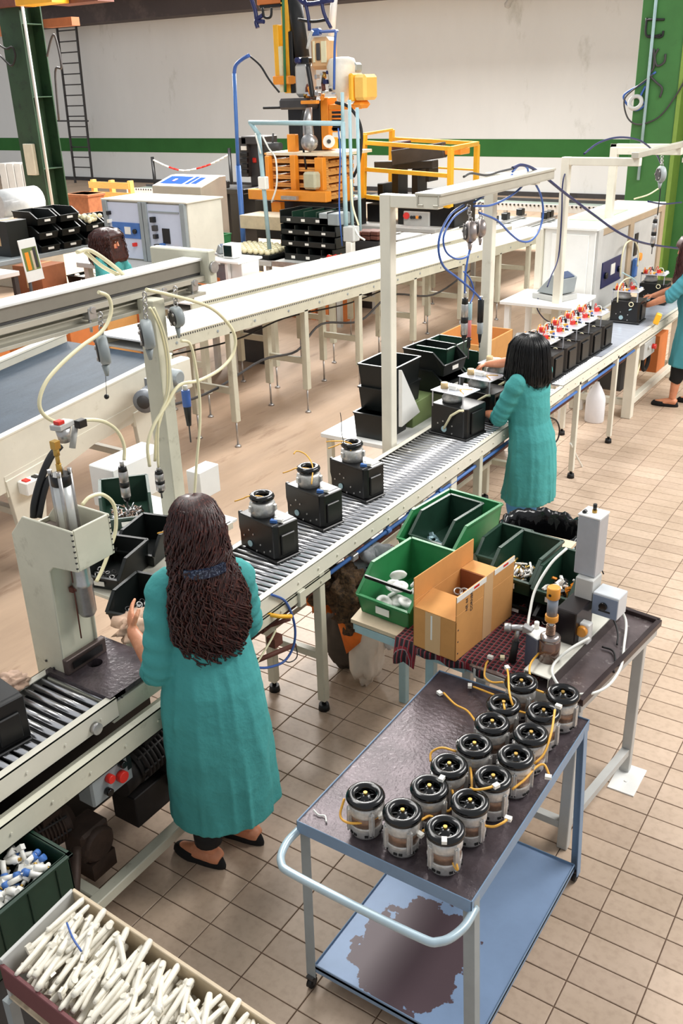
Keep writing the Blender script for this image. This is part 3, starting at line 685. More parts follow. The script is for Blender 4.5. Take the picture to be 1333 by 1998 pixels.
# cables are parts of their motors (built after placing, each with its own white connector)
def on_motor(mb, name, m, mo):
    inv = (Matrix.Translation(mo.location) @ Matrix.Rotation(mo.rotation_euler.z, 4, 'Z')).inverted()
    mb.v = [inv @ v for v in mb.v]
    return mb.build(name, m, mo, 0, world=False)
def conn(mo, p, a=None, m=None, s=(.016, .022, .012)):
    a = rnd.uniform(0, 3) if a is None else a
    return on_motor(MB().cbox(p, s, (0, 0, a)), 'connector', m or M_white2, mo)
for i, pts in CAB.items():
    on_motor(MB().tube(cat([P(a, b, z=c) for a, b, c in pts], 5), .0042, 7), 'cable', M_yelcab, motors[i])
    if i in CONN: a, b, c = CONN[i]; conn(motors[i], P(a, b, z=c))
# loose white wire end on the trolley
hose([P(612, 1580, z=.712), P(622, 1590, z=.706), P(634, 1592, z=.706), P(637, 1604, z=.706)], .003, M_hosew, 'wire', 'short white wire end lying on the front left corner of the trolley', 'wire')

# ================================================================ BLACK HOUSINGS ON THE LINE
def make_housing(front=True):
    """black pressed-steel body with a motor standing in it; origin at base centre, front face on -y"""
    t = thing('pump_housing', '', 'housing', (0, 0, 0))
    w, d, h = .265, .145, .185
    b = MB().prism([(-w/2, -d/2), (w/2-.02, -d/2), (w/2, -d/2+.02), (w/2, d/2), (-w/2, d/2)], .012, h, 'z'); b.box((-w/2+.03, -d/2-.012, 0), (w/2+.012, d/2, .012)); b.box((-w/2+.01, -d/2-.003, h-.012), (w/2-.02, d/2+.002, h+.002))
    b.box((w/2-.004, -d/2+.03, .03), (w/2+.010, d/2-.03, h-.05)); b.prism([(-w/2-.02, .10), (-w/2, .03), (-w/2, h), (-w/2-.02, h)], -d/2+.01, -d/2+.03, 'y')
    b.build('body', M_black, t, .004, world=False)
    MB().cyl((-.055, -d/2-.001, .045), (-.055, -d/2-.006, .045), .016, 16).build('round_sticker', M_paleblue, t, world=False)
    for i, (x, z) in enumerate(((-.10, .075), (-.03, .10), (.02, .06), (.045, .03), (-.01, .02), (.09, .05), (-.06, .115))): MB().cyl((x, -d/2, z), (x, -d/2-.004, z), .0045, 8).build('screw', M_steel, t, world=False)
    mx, my = -.03, -.005
    MB().lathe([(.056, h), (.062, h+.03), (.062, h+.06), (.054, h+.072), (.03, h+.073)], (mx, my, 0), 28).build('motor_casting', M_zinc, t, world=False)
    q = MB().use(M_blackg).torus((mx, my, h+.092), .045, .0165, 28, 10); q.lathe([(.046, h+.072), (.046, h+.084), (.02, h+.084), (.014, h+.092), (0, h+.092)], (mx, my, 0), 24)
    q.build('flywheel', None, t, world=False)
    for k in range(3): a = k*2.1+.4; MB().cbox((mx+.064*math.cos(a), my+.064*math.sin(a), h+.045), (.02, .02, .03), (0, 0, a)).build('mounting_lug', M_zinc, t, .002, world=False)
    p = MB().use(M_blue).cbox((.085, -.035, h+.008), (.035, .022, .016), (0, 0, .5)); p.use(M_white2).cbox((.10, -.02, h+.012), (.04, .018, .016), (0, 0, .5)).cbox((.085, -.02, h+.022), (.012, .012, .012))
    p.build('plug', None, t, .001, world=False)
    return t
hs = make_housing(); hgrp = 'black pump housings with motors on the roller conveyor'
HS = [((-2.535, 3.13), -.20, 'black housing with motor on the rollers, nearest the long haired woman'), ((-2.545, 3.53), -.20, 'black housing with motor on the rollers, middle of the three'),
      ((-2.54, 3.935), -.20, 'black housing with motor on the rollers, farthest of the three from the camera'), ((-2.52, 1.50), -.15, 'black housing cut off by the left edge on the near end of the rollers')]
HC = [[(520, 972, 1.16), (505, 968, 1.16), (486, 968, 1.17), (476, 972, 1.16), (468, 975, 1.15), (458, 978, 1.14)], [(608, 945, 1.12), (610, 910, 1.18), (598, 888, 1.22), (580, 880, 1.24), (573, 886, 1.23)], [(684, 880, 1.14), (688, 868, 1.17), (670, 861, 1.2), (645, 861, 1.21), (637, 862, 1.2)], None]
for i, (p, rz, lb) in enumerate(HS):
    o = hs if i == 0 else dup(hs)
    o.location = (p[0], p[1], .884); o.rotation_euler.z = rz; o['label'] = lb; o['group'] = hgrp
    if HC[i]: on_motor(MB().tube(cat([P(a, b, z=c) for a, b, c in HC[i]], 5), .0035, 7), 'cable', M_yelcab, o)
# taller finished units with control plate
M_plate = mat('zinc_plate', (206, 210, 220), .3, .5, var=.12, scale=14)
def make_unit(red=False):
    t = thing('pump_unit', '', 'pump unit', (0, 0, 0)); w, d, h = .27, .22, .205
    MB().prism([(-w/2, -d/2), (w/2-.02, -d/2), (w/2, -d/2+.02), (w/2, d/2), (-w/2, d/2)], .0, h, 'z').box((-w/2-.012, -d/2-.012, 0), (w/2+.012, d/2, .015)).box((w/2-.002, -d/2+.05, .03), (w/2+.012, d/2-.04, h-.03)).build('body', M_black, t, .004, world=False)
    MB().lathe([(.062, h), (.066, h+.012), (.066, h+.03), (.055, h+.04), (.055, h+.06), (.03, h+.062)], (-.05, 0, 0), 24).build('motor_casting', M_zinc, t, world=False)
    for x in (-w/2+.01, w/2-.03): MB().box((x-.004, -d/2, h-.02), (x+.004, -d/2+.003, h+.085)).build('bracket', M_plate, t, world=False)
    MB().box((-w/2, -d/2-.01, h+.083), (w/2-.02, d/2-.04, h+.088)).build('control_plate', M_plate, t, .001, world=False)
    MB().cyl((-.03, -d/2-.001, .05), (-.03, -d/2-.007, .05), .020, 16).build('round_sticker', M_paleblue, t, world=False)
    for x, z in ((-.08, .08), (-.04, .10), (.03, .08), (.03, .03)): MB().cyl((x, -d/2, z), (x, -d/2-.004, z), .005, 8).build('screw', M_steel, t, world=False)
    if not red:
        MB().cyl((-.085, -.04, h+.088), (-.085, -.04, h+.125), .026, 12, .022).build('relay', mat('tan_relay', (196, 170, 124), .5), t, world=False)
        MB().box((-.05, -.05, h+.088), (.01, -.015, h+.118)).build('capacitor', M_white2, t, .004, world=False)
        MB().tube(cat([(.09, -.08, h+.09), (.06, -.07, h+.11), (.10, 0, h+.10)]), .0035, 6).build('lead', M_yelcab, t, world=False)
        MB().cyl((.0, -.03, h+.09), (.03, -.02, h+.10), .012, 8).build('terminal', M_white2, t, world=False)
        MB().tube([(-.02, -d/2-.02, .06), (.04, -d/2-.03, .16), (.095, -d/2-.02, .20), (.115, -d/2+.0, .20)], .008, 8).build('lever', M_hose, t, world=False)
    else:
        r2 = random.Random(5); cols = [M_red, M_white2, M_yelcab, M_black, M_blueh, M_white2, M_plate, M_orange]
        for k in range(22):
            x, y = r2.uniform(-.12, .10), r2.uniform(-.11, .06); s = r2.uniform(.014, .03)
            MB().cbox((x, y, h+.088+s/2), (s, s*r2.uniform(.6, 1.4), s*r2.uniform(.7, 1.5)), (0, 0, r2.uniform(0, 3))).build('connector', cols[k % 8], t, .001, world=False)
        for k in range(7):
            x, y = r2.uniform(-.12, .08), r2.uniform(-.10, .05); a = r2.uniform(0, 6); L = .05
            MB().tube(cat([(x, y, h+.09), (x+L*.3*math.cos(a), y+L*.3*math.sin(a), h+.13+r2.random()*.02), (x+L*math.cos(a), y+L*math.sin(a), h+.135), (x+L*1.3*math.cos(a), y+L*1.3*math.sin(a), h+.10)], 4), .0035, 6).build('wire', [M_red, M_hosew, M_orange, M_black, M_red, M_yelcab, M_hosew][k], t, world=False)
        MB().torus((.06, -d/2-.03, h-.02), .02, .004, 14, 6, Matrix.Rotation(PI/2, 3, 'X')).build('loop_wire', M_hose, t, world=False)
        MB().cyl((-.095, -.06, h+.088), (-.095, -.06, h+.125), .022, 12).build('red_cap', M_red, t, world=False)
    return t
u0 = make_unit(); u1 = None
for i, (x, y, rz, lb) in enumerate([(-2.51, 5.10, -.14, 'black unit with control plate and white lever, nearer of the two before the second woman'), (-2.50, 5.46, -.12, 'black unit with control plate under the second woman\'s outstretched hand')]):
    o = u0 if i == 0 else dup(u0); o.location = (x, y, .878-.0033*(y-2.4)); o.rotation_euler.z = rz; o['label'] = lb; o['group'] = 'pump units before the second woman'
o = dup(u0, (-2.52, 5.80, .870), -.1, 'black unit beside the second woman\'s head, partly hidden by her forearm', 'pump units before the second woman')
r0 = make_unit(True)
NM = ['nearest', 'second', 'third', 'fourth', 'farthest']
for i in range(5):
    y = 6.50+i*.285
    o = r0 if i == 0 else dup(r0); o.location = (-2.52, y, ZF(y)); o.rotation_euler.z = -.04; o['label'] = 'black unit topped with red and white wiring, %s of the row of five' % NM[i]; o['group'] = 'wired pump units in a row of five'
o = dup(r0, (-2.56, 8.75, ZF(8.75)), .02, 'black unit under test on the slide plate in front of the large white cabinet', None)
o = dup(r0, (-2.60, 9.75, ZF(9.75)), .05, 'black unit at the far end of the slide plate near the right hand woman', None)

# ================================================================ LEFT: PRESS
pp = thing('bench_press', 'cream C frame press with an upright cylinder and dark steel table, left', 'press', (-2.55, 1.96, .755))
prof = [(-2.73, .76), (-2.725, 1.465), (-2.645, 1.55), (-2.385, 1.55), (-2.385, 1.39), (-2.52, 1.375), (-2.545, 1.35), (-2.56, .92), (-2.56, .76)]
def plate(y0, y1, pr, name='side_plate'): return MB().prism(pr, y0, y1, 'y').build(name, M_cream, pp, .003)
plate(1.865, 1.875, prof); plate(2.035, 2.045, prof)
MB().prism([(-2.73, .76), (-2.725, 1.465), (-2.715, 1.465), (-2.72, .76)], 1.875, 2.035, 'y').build('back_plate', M_cream, pp)
MB().box((-2.395, 1.875, 1.39), (-2.385, 2.035, 1.55)).build('front_plate', M_cream, pp, .002)
MB().prism([(-2.57, .76), (-2.57, .92), (-2.555, 1.35), (-2.53, 1.372), (-2.40, 1.388), (-2.40, 1.40), (-2.56, 1.38), (-2.58, .76)], 1.875, 2.035, 'y').build('throat_plate', M_cream, pp)
MB().box((-2.72, 1.875, 1.44), (-2.40, 2.035, 1.45)).build('inner_shelf', mat('brown_grey', (108, 96, 88), .6), pp)
MB().cyl((-2.545, 1.955, 1.02), (-2.535, 1.955, 1.36), .003, 6).cbox((-2.54, 1.955, 1.24), (.02, .03, .02)).cyl((-2.55, 1.955, 1.24), (-2.52, 1.955, 1.24), .008, 8).build('guide_rod', M_rust, pp)
for x, z in ((-2.66, .93), (-2.62, .91)): MB().cyl((x, 1.864, z), (x, 1.860, z), .005, 8).build('bolt', M_dgrey, pp)
mb = MB()
for k in range(7): mb.cbox((-2.388, 1.868, 1.405+k*.022), (.006, .006, .006))
for k in range(7): mb.cbox((-2.388, 2.04, 1.405+k*.022), (.006, .006, .006))
mb.build('rivets', M_dgrey, pp)['kind'] = 'stuff'
cx_, cy_ = -2.52, 1.965
mb = MB().use(M_steel)
for dx, dy in ((-1, -1), (1, -1), (1, 1), (-1, 1)): mb.cyl((cx_+dx*.024, cy_+dy*.024, 1.44), (cx_+dx*.024, cy_+dy*.024, 1.72), .008, 8)
mb.use(mat('pale_cylinder', (206, 208, 206), .3, .3, var=.06)).cyl((cx_, cy_, 1.45), (cx_, cy_, 1.68), .033, 20); mb.build('cylinder', None, pp)
MB().use(M_black).cyl((cx_, cy_, 1.665), (cx_, cy_, 1.705), .037, 20).build('cylinder_head', None, pp, .002)
for dx, dy in ((-1, -1), (1, -1), (1, 1), (-1, 1)): MB().cyl((cx_+dx*.024, cy_+dy*.024, 1.705), (cx_+dx*.024, cy_+dy*.024, 1.725), .009, 6).build('nut', M_steel, pp)
MB().cyl((cx_, cy_, 1.70), (cx_, cy_, 1.745), .011, 6).cyl((cx_, cy_, 1.745), (cx_, cy_, 1.775), .008, 8).cyl((cx_, cy_, 1.775), (cx_, cy_, 1.80), .012, 6).cbox((cx_, cy_, 1.815), (.026, .026, .03)).build('brass_fitting', M_brass, pp, .001)
MB().lathe([(0, 1.12), (.027, 1.12), (.035, 1.135), (.035, 1.245), (.039, 1.25), (.039, 1.262), (.034, 1.27), (.034, 1.325), (.030, 1.35), (.022, 1.40)], (cx_, cy_+.02, 0), 24).build('ram', M_steel, pp)
# press table
tb = MB().use(M_worn); a = 24; rr = .030; cxh, cyh = -2.515, 1.975; x0, x1, y0, y1, zt = -2.645, -2.29, 1.84, 2.13, .905
ring = [(cxh+rr*math.cos(2*PI*k/a), cyh+rr*math.sin(2*PI*k/a)) for k in range(a)]; outer = []
for k in range(a):
    c, s = math.cos(2*PI*k/a), math.sin(2*PI*k/a); tt = min((x1-cxh)/c if c > 1e-6 else (x0-cxh)/c if c < -1e-6 else 9, (y1-cyh)/s if s > 1e-6 else (y0-cyh)/s if s < -1e-6 else 9)
    outer.append((cxh+tt*c, cyh+tt*s))
for k in range(a):
    j = (k+1) % a; tb.add([(*ring[k], zt), (*outer[k], zt), (*outer[j], zt), (*ring[j], zt), (*ring[k], zt-.03), (*ring[j], zt-.03), (*outer[k], zt-.02), (*outer[j], zt-.02)], [(0, 1, 2, 3), (0, 3, 5, 4), (1, 6, 7, 2)], False)
for cxx, cyy in ((x0, y0), (x1, y0), (x1, y1), (x0, y1)):
    kk = min(range(a), key=lambda k: (outer[k][0]-cxx)**2+(outer[k][1]-cyy)**2)
    tb.add([(cxx, cyy, zt), (*outer[kk-1], zt), (*outer[kk], zt), (*outer[(kk+1) % a], zt), (cxx, cyy, zt-.02), (*outer[kk-1], zt-.02), (*outer[(kk+1) % a], zt-.02)], [(0, 1, 2, 3), (0, 4, 5, 1), (0, 3, 6, 4)], False)
tb.use(M_black).box((cxh-.04, cyh-.04, zt-.034), (cxh+.04, cyh+.04, zt-.03)); tb.build('table_plate', None, pp)
MB().box((x0, y0, .79), (x1, y1, zt-.034)).build('table_block', M_cream, pp, .003)
MB().box((-2.56, 1.86, .905), (-2.535, 2.06, .97)).build('tool_holder', mat('oily_steel', (96, 82, 78), .45, .4, var=.3, scale=20), pp, .003)
MB().box((-2.53, 1.885, .925), (-2.528, 2.035, .955)).build('holder_slot', M_black, pp)
MB().box((-2.60, 2.13, .80), (-2.30, 2.42, .80+.03)).build('side_rest', M_cream, pp, .003)
# crumpled brown paper beside the table
def crumple(name, c, r, m, label, catg, seed=1, amp=.35, squash=.5, parent=None, sx=1, sy=1, n=28):
    k = n//2; mb = MB(); vs = []; c = Vector(c)
    for i in range(k+1):
        t = PI*i/k
        for j in range(n):
            d = Vector((math.sin(t)*math.cos(2*PI*j/n), math.sin(t)*math.sin(2*PI*j/n), math.cos(t)))
            f = 1+amp*noise.noise(d*2.1+Vector((seed*7.3, 0, 0)))*1.6+amp*.7*noise.noise(d*5.5+Vector((0, seed*3.1, 0)))
            v = Vector((d.x*sx, d.y*sy, d.z*squash))*r*f; v.z = max(v.z, -r*squash*.5); vs.append(v+c+Vector((0, 0, r*squash*.5)))
    mb.add(vs, [(i*n+j, (i+1)*n+j, (i+1)*n+(j+1) % n, i*n+(j+1) % n) for i in range(k) for j in range(n)], True)
    if parent is None: return solo(mb, name, m, label, catg)
    return mb.build(name, m, parent)
M_paper = mat('brown_paper', (196, 164, 142), .8, var=.2, scale=14)
crumple('crumpled_paper', (-2.55, 2.24, .905), .075, M_paper, 'crumpled brown paper between the press table and the rollers', 'paper', 3, .5, .6, sx=.9, sy=1.3)
solo(MB().cbox((-2.36, 2.30, .925), (.03, .24, .022), (0, 0, .15)).cyl((-2.345, 2.20, .937), (-2.345, 2.20, .94), .006, 8), 'steel_bar', M_steel, 'flat steel bar lying over the start of the rollers beside the press', 'bar', None, .002)
crumple('crumpled_paper', (-2.70, 1.72, .885), .06, M_paper, 'crumpled brown paper at the foot of the press column, left', 'paper', 9, .5, .35)
# left control housing at frame edge
lm = thing('machine_housing', 'cream framed machine housing with a dark window at the left edge', 'machine', (-2.62, 1.55, .885))
MB().box((-2.70, 1.50, .885), (-2.64, 1.56, 1.40)).build('post', M_bright, lm, .003)
MB().box((-2.66, 1.20, .95), (-2.56, 1.50, 1.02)).build('sill', M_cream, lm, .003); MB().box((-2.66, 1.20, 1.32), (-2.54, 1.50, 1.36)).build('lintel', M_cream, lm, .003)
MB().box((-2.60, 1.20, 1.02), (-2.59, 1.50, 1.32)).build('dark_window', M_blackg, lm)
MB().box((-2.56, 1.47, .95), (-2.54, 1.50, 1.34)).build('side_post', M_cream, lm, .003)
MB().box((-2.66, 1.20, 1.36), (-2.55, 1.48, 1.375)).build('yellow_tray', mat('pale_yellow', (236, 214, 140), .5), lm)
hose([(-2.70, 1.72, 1.19), (-2.74, 1.68, 1.26), (-2.74, 1.60, 1.27), (-2.70, 1.56, 1.2)], .006, M_hosew, 'cable', 'short white cable loop left of the press', 'cable')

for o_ in lm.children: pass
lm.location = (-2.88, 1.52, .885)
MB().box((-2.98, 1.20, 0), (-2.80, 1.56, .884)).build('plinth', M_cream, lm)
# control box and gear motors below
kb = thing('control_box', 'grey push button box with two red and two black buttons under the conveyor', 'control box', (-2.26, 1.72, .56))
MB().box((-2.31, 1.64, .565), (-2.225, 1.84, .70)).build('housing', M_greyp, kb, .008)
for y, z, r, m in ((1.72, .655, .017, M_red), (1.775, .625, .023, M_red), (1.785, .675, .015, M_blackg), (1.705, .605, .015, M_blackg)): MB().cyl((-2.225, y, z), (-2.200, y, z), r, 16).build('push_button', m, kb, .002)
MB().box((-2.224, 1.815, .62), (-2.222, 1.835, .68)).build('slot', M_black, kb)
M_dust = mat('dusty_brown_metal', (72, 56, 48), .6, .3, var=.3, scale=14)
M_dust2 = mat('dusty_dark_metal', (40, 36, 36), .6, .3, var=.3, scale=14)
g1 = thing('drive_motor', 'dark finned drive motor under the conveyor behind the long haired woman', 'motor', (-2.45, 2.15, .14))
gearmotor(g1, (-2.45, 1.98, .40), (.10, 1, .15), .28, .09, M_dust2); MB().cyl((-2.45, 1.92, .39), (-2.45, 2.00, .40), .085, 18).build('gearbox', M_dust2, g1)
MB().lathe([(.02, -.02), (.12, -.02), (.13, 0), (.12, .02), (.02, .02)], (-2.43, 2.16, .34), 28, Matrix.Rotation(PI/2, 3, 'X')).build('pulley', M_dust2, g1)
MB().box((-2.52, 1.95, .145), (-2.38, 2.25, .30)).build('foot', M_dust2, g1, .004)
g2 = thing('drive_motor', 'dusty brown worm gear motor low under the conveyor, left of the other one', 'motor', (-2.45, 1.7, .14))
gearmotor(g2, (-2.52, 1.74, .32), (-.2, -1, 0), .22, .08, M_dust); MB().cyl((-2.42, 1.74, .24), (-2.36, 1.74, .24), .075, 18).cbox((-2.44, 1.74, .25), (.12, .14, .14)).build('gearbox', M_dust, g2, .012)
MB().tube(cat([(-2.38, 1.64, .30), (-2.30, 1.55, .24), (-2.28, 1.50, .14), (-2.28, 1.46, .06)]), .02, 8).build('belt_guard', M_dust, g2)
MB().box((-2.52, 1.68, .10), (-2.36, 1.80, .18)).build('foot', M_dust, g2)
# ================================================================ WORK BENCHES AND WHAT STANDS ON THEM
BZ = .775
bt = thing('work_bench', 'steel topped bench with a raised rim and grey square legs behind the trolley', 'bench', (-1.05, 3.25, 0))
mb = MB().use(mat('oily_steel_painted_sheen', (112, 100, 100), .24, .5, var=.4, scale=5, col2=(226, 218, 212), mix2=.36, bump=.12)).prism([(-1.34, 2.88), (-.868, 2.86), (-.778, 3.585), (-1.34, 3.66)], BZ-.006, BZ, 'z'); mb.build('steel_top', None, bt)  # pale col2 patches paint a sheen into the steel top's colour
M_lip = mat('dark_steel_lip', (66, 54, 54), .35, .6, var=.3, scale=12)
for a, b in (((-.868, 2.86), (-.778, 3.585)), ((-.778, 3.585), (-1.34, 3.66))): MB().bar((*a, BZ+.006), (*b, BZ+.006), .022, .03).build('rim', M_lip, bt, .002)
for a, b in (((-.89, 2.88), (-.80, 3.57)), ((-1.32, 2.90), (-.89, 2.88)), ((-1.32, 3.64), (-.80, 3.57)), ((-1.32, 2.90), (-1.32, 3.64))): MB().bar((*a, BZ-.03), (*b, BZ-.03), .045).build('apron', M_lgrey, bt, .002)
for x, y in ((-.90, 2.92), (-.83, 3.52), (-1.30, 2.93), (-1.30, 3.60)): MB().box((x-.022, y-.022, 0), (x+.022, y+.022, BZ-.03)).build('leg', M_lgrey, bt, .003)
MB().bar((-.90, 2.92, .12), (-.83, 3.52, .12), .035).build('foot_rail', M_lgrey, bt); MB().bar((-1.30, 2.93, .12), (-.90, 2.92, .12), .035).build('foot_rail', M_lgrey, bt)
MB().box((-.86, 3.36, .0), (-.74, 3.56, .006)).cyl((-.80, 3.44, .006), (-.80, 3.44, .009), .008, 8).build('foot_plate', M_bright, bt)
b2t = thing('work_bench', 'low pale blue framed bench carrying the green bins and the open cardboard box', 'bench', (-1.7, 3.5, 0))
MB().prism([(-1.95, 2.94), (-1.36, 2.90), (-1.36, 4.16), (-2.12, 4.16)], BZ-.02, BZ-.002, 'z').build('bench_top', M_woodw, b2t)
for a, b in (((-1.93, 2.96), (-1.37, 2.92)), ((-1.93, 2.96), (-2.10, 4.14)), ((-2.10, 4.14), (-1.38, 4.14)), ((-1.37, 2.92), (-1.38, 4.14))): MB().bar((*a, BZ-.045), (*b, BZ-.045), .04).build('apron', M_paleblue, b2t, .002)
for x, y in ((-1.56, 2.97), (-1.40, 3.0), (-2.08, 4.1), (-1.42, 4.1), (-1.97, 3.45)): MB().box((x-.02, y-.02, 0), (x+.02, y+.02, BZ-.03)).build('leg', M_paleblue if x != -1.40 else M_lgrey, b2t, .003)
# plaid cloth
def plaid():
    m = bpy.data.materials.new('plaid_cloth'); m.use_nodes = True; nt = m.node_tree; N = nt.nodes; L = nt.links; b = N['Principled BSDF']; b.inputs['Roughness'].default_value = .9
    g = N.new('ShaderNodeNewGeometry'); s = N.new('ShaderNodeSeparateXYZ'); L.new(g.outputs['Position'], s.inputs[0])
    def st(o, f, th):
        a = N.new('ShaderNodeMath'); a.operation = 'MULTIPLY'; L.new(o, a.inputs[0]); a.inputs[1].default_value = f
        c = N.new('ShaderNodeMath'); c.operation = 'FRACT'; L.new(a.outputs[0], c.inputs[0])
        d = N.new('ShaderNodeMath'); d.operation = 'LESS_THAN'; L.new(c.outputs[0], d.inputs[0]); d.inputs[1].default_value = th; return d.outputs[0]
    base = (*srgb((28, 20, 26)), 1); red = (*srgb((118, 26, 36)), 1); wh = (*srgb((130, 110, 112)), 1); col = None
    def mix(f, a, bb):
        n = N.new('ShaderNodeMixRGB'); L.new(f, n.inputs[0])
        if isinstance(a, tuple): n.inputs[1].default_value = a
        else: L.new(a, n.inputs[1])
        n.inputs[2].default_value = bb; return n.outputs[0]
    c = mix(st(s.outputs[0], 44, .36), base, red); c = mix(st(s.outputs[1], 44, .30), c, red); c = mix(st(s.outputs[0], 44, .08), c, wh); c = mix(st(s.outputs[1], 44, .08), c, wh)
    L.new(c, b.inputs['Base Color']); return m
M_plaid = plaid()
def cloth(name, fn, nu, nv, m, label, catg, thick=.004):
    vs = [fn(i/nu, j/nv) for j in range(nv+1) for i in range(nu+1)]; w = nu+1
    mb = MB(); mb.add(vs, [(j*w+i, j*w+i+1, (j+1)*w+i+1, (j+1)*w+i) for j in range(nv) for i in range(nu)], True)
    o = solo(mb, name, m, label, catg); s = o.modifiers.new('thickness', 'SOLIDIFY'); s.thickness = thick; s.offset = 1; return o
def plaid_fn(u, v):
    x = -1.70+u*.64; y = 2.845+v*.62; z = BZ+.002+.002*math.sin(x*60)*math.sin(y*41)
    d = 2.90-y
    if d > 0: z -= min(.05, d)*.7+.008*max(0, math.sin(x*38)); y = 2.885+.01*math.sin(x*50)
    if x < -1.60 and v < .09: z -= .05+.04*abs(math.sin(x*21))
    if x > -1.2 and y < 2.86: y = 2.87
    return (x, y, z)
cloth('plaid_cloth', plaid_fn, 60, 40, M_plaid, 'red and black plaid cloth spread under the box and hammer', 'cloth', .003)

def stackbin(x, y, L, Wd, H, z, rz, m, label, fill=None, front=.45, group=None, fz=.4, lbl=True, name='storage_bin', grid=None):
    t = thing(name, label, 'bin', (x, y, z), group)
    MB().bin((x, y, z), L, Wd, H, .006, rz, front).build('shell', m, t)
    R = Matrix.Rotation(rz, 3, 'Z')
    if lbl:
        p = R @ Vector((L/2*.985, 0, H*front*.55)); MB().cbox(Vector((x, y, z))+p+R @ Vector((.004, 0, 0)), (.003, Wd*.26, H*.17), (0, 0, rz)).build('label_card', M_white2, t)
    return t, R
def fill_parts(x, y, z, L, Wd, rz, kind, n, seed, label, catg, mats, size=.02, h=.05):
    """loose small parts lying in a bin, one by one where they can be told apart"""
    r = random.Random(seed); R = Matrix.Rotation(rz, 3, 'Z'); mb = MB()
    for k in range(n):
        p = R @ Vector((r.uniform(-.40, .40)*L, r.uniform(-.40, .40)*Wd, 0)) + Vector((x, y, z+r.uniform(.3, 1)*h)); mb.use(mats[k % len(mats)])
        E_ = Euler((r.uniform(-1, 1), r.uniform(-1, 1), r.uniform(0, 6))).to_matrix(); s = size*r.uniform(.7, 1.3)
        if kind == 'disc': mb.lathe([(0, -.004), (s, -.004), (s, .004), (s*.8, .007), (0, .009)], p, 14, E_)
        elif kind == 'rod': mb.cyl(p-E_ @ Vector((s*1.6, 0, 0)), p+E_ @ Vector((s*1.6, 0, 0)), s*.28, 7)
        elif kind == 'box': mb.cbox(p, (s*1.5, s*.8, s*.6), tuple(E_.to_euler()))
        else: mb.torus(p, s, s*.25, 12, 6, E_)
    o = solo(mb, 'small_parts', None, label, catg); o['kind'] = 'stuff'; return o
F_ = -PI/2
t, R = stackbin(-1.795, 3.20, .42, .28, .20, BZ, F_-.10, M_gbin, 'bright green stacking bin of white discs, left of the cardboard box')
MB().bar((-1.94, 3.05, BZ+.165), (-1.69, 3.025, BZ+.165), .010, .014).build('divider_bar', M_black, t)
r = random.Random(3); disc0 = None
for k in range(12):
    m = MB().lathe([(0, -.006), (.036, -.006), (.040, 0), (.034, .008), (.018, .010), (.015, .005), (0, .005)], (0, 0, 0), 22)
    p = (-1.775+r.uniform(-.09, .09), 3.12+r.uniform(-.055, .06), BZ+.035+.010*k)
    if k == 0: o = m.build('metal_cap', M_bright, None, world=False); tag(o, 'white round metal cap lying in the heap in the bright green bin', 'cap', 'white caps heaped in the bright green bin'); disc0 = o
    else: o = disc0.copy(); C.objects.link(o)
    o.location = p; o.rotation_euler = (r.uniform(-.9, .9), r.uniform(-.6, .6), r.uniform(0, 6))
o = disc0.copy(); C.objects.link(o); o.location = (-1.74, 3.24, BZ+.06); o.rotation_euler = (.2, .1, 0); o['label'] = 'white cap at the back of the bright green bin, apart from the heap'; del o['group']
t, R = stackbin(-1.90, 3.80, .46, .32, .19, BZ, F_-.12, M_gbin, 'green stacking bin with a smaller dark bin set inside, behind the disc bin', lbl=False)
stackbin(-1.92, 3.80, .36, .20, .17, BZ+.02, F_-.12, M_dbin, 'small dark green bin standing inside the larger green bin', lbl=False)
fill_parts(-1.95, 3.74, BZ+.02, .2, .14, F_, 'box', 12, 4, 'pale clips lying in the dark bin inside the green bin', 'parts', [M_paleblue], .02, .03)
stackbin(-1.60, 3.80, .26, .17, .12, BZ, F_-.05, M_dbin, 'empty dark green bin just behind the open cardboard box', lbl=False)
stackbin(-1.34, 3.50, .32, .22, .09, BZ, F_-.08, M_bbin, 'lower black bin under the clip bin, right of the cardboard box', lbl=True)
stackbin(-1.37, 3.51, .31, .20, .15, BZ+.095, F_-.08, M_dbin, 'dark bin of silver clips beside the black waste bag')
fill_parts(-1.37, 3.45, BZ+.10, .17, .15, F_, 'rod', 60, 5, 'silver clips and clamps in the dark bin', 'parts', [M_steel, M_white2, M_brass], .018, .07)
stackbin(-1.17, 3.47, .29, .17, .14, BZ+.09, F_-.08, M_dbin, 'dark green bin of black and white caps behind the grey machine column')
fill_parts(-1.17, 3.41, BZ+.10, .15, .13, F_, 'box', 50, 6, 'black, white and orange caps in the dark green bin', 'parts', [M_black, M_white2, M_white2, M_orange], .016, .07)
stackbin(-1.14, 3.44, .28, .18, .08, BZ, F_-.08, M_bbin, 'low black bin of small black parts behind the glass jar machine')
fill_parts(-1.14, 3.38, BZ+.01, .18, .14, F_, 'ring', 40, 8, 'small black fittings in the low black bin', 'parts', [M_black, M_blackg, M_steel], .012, .05)
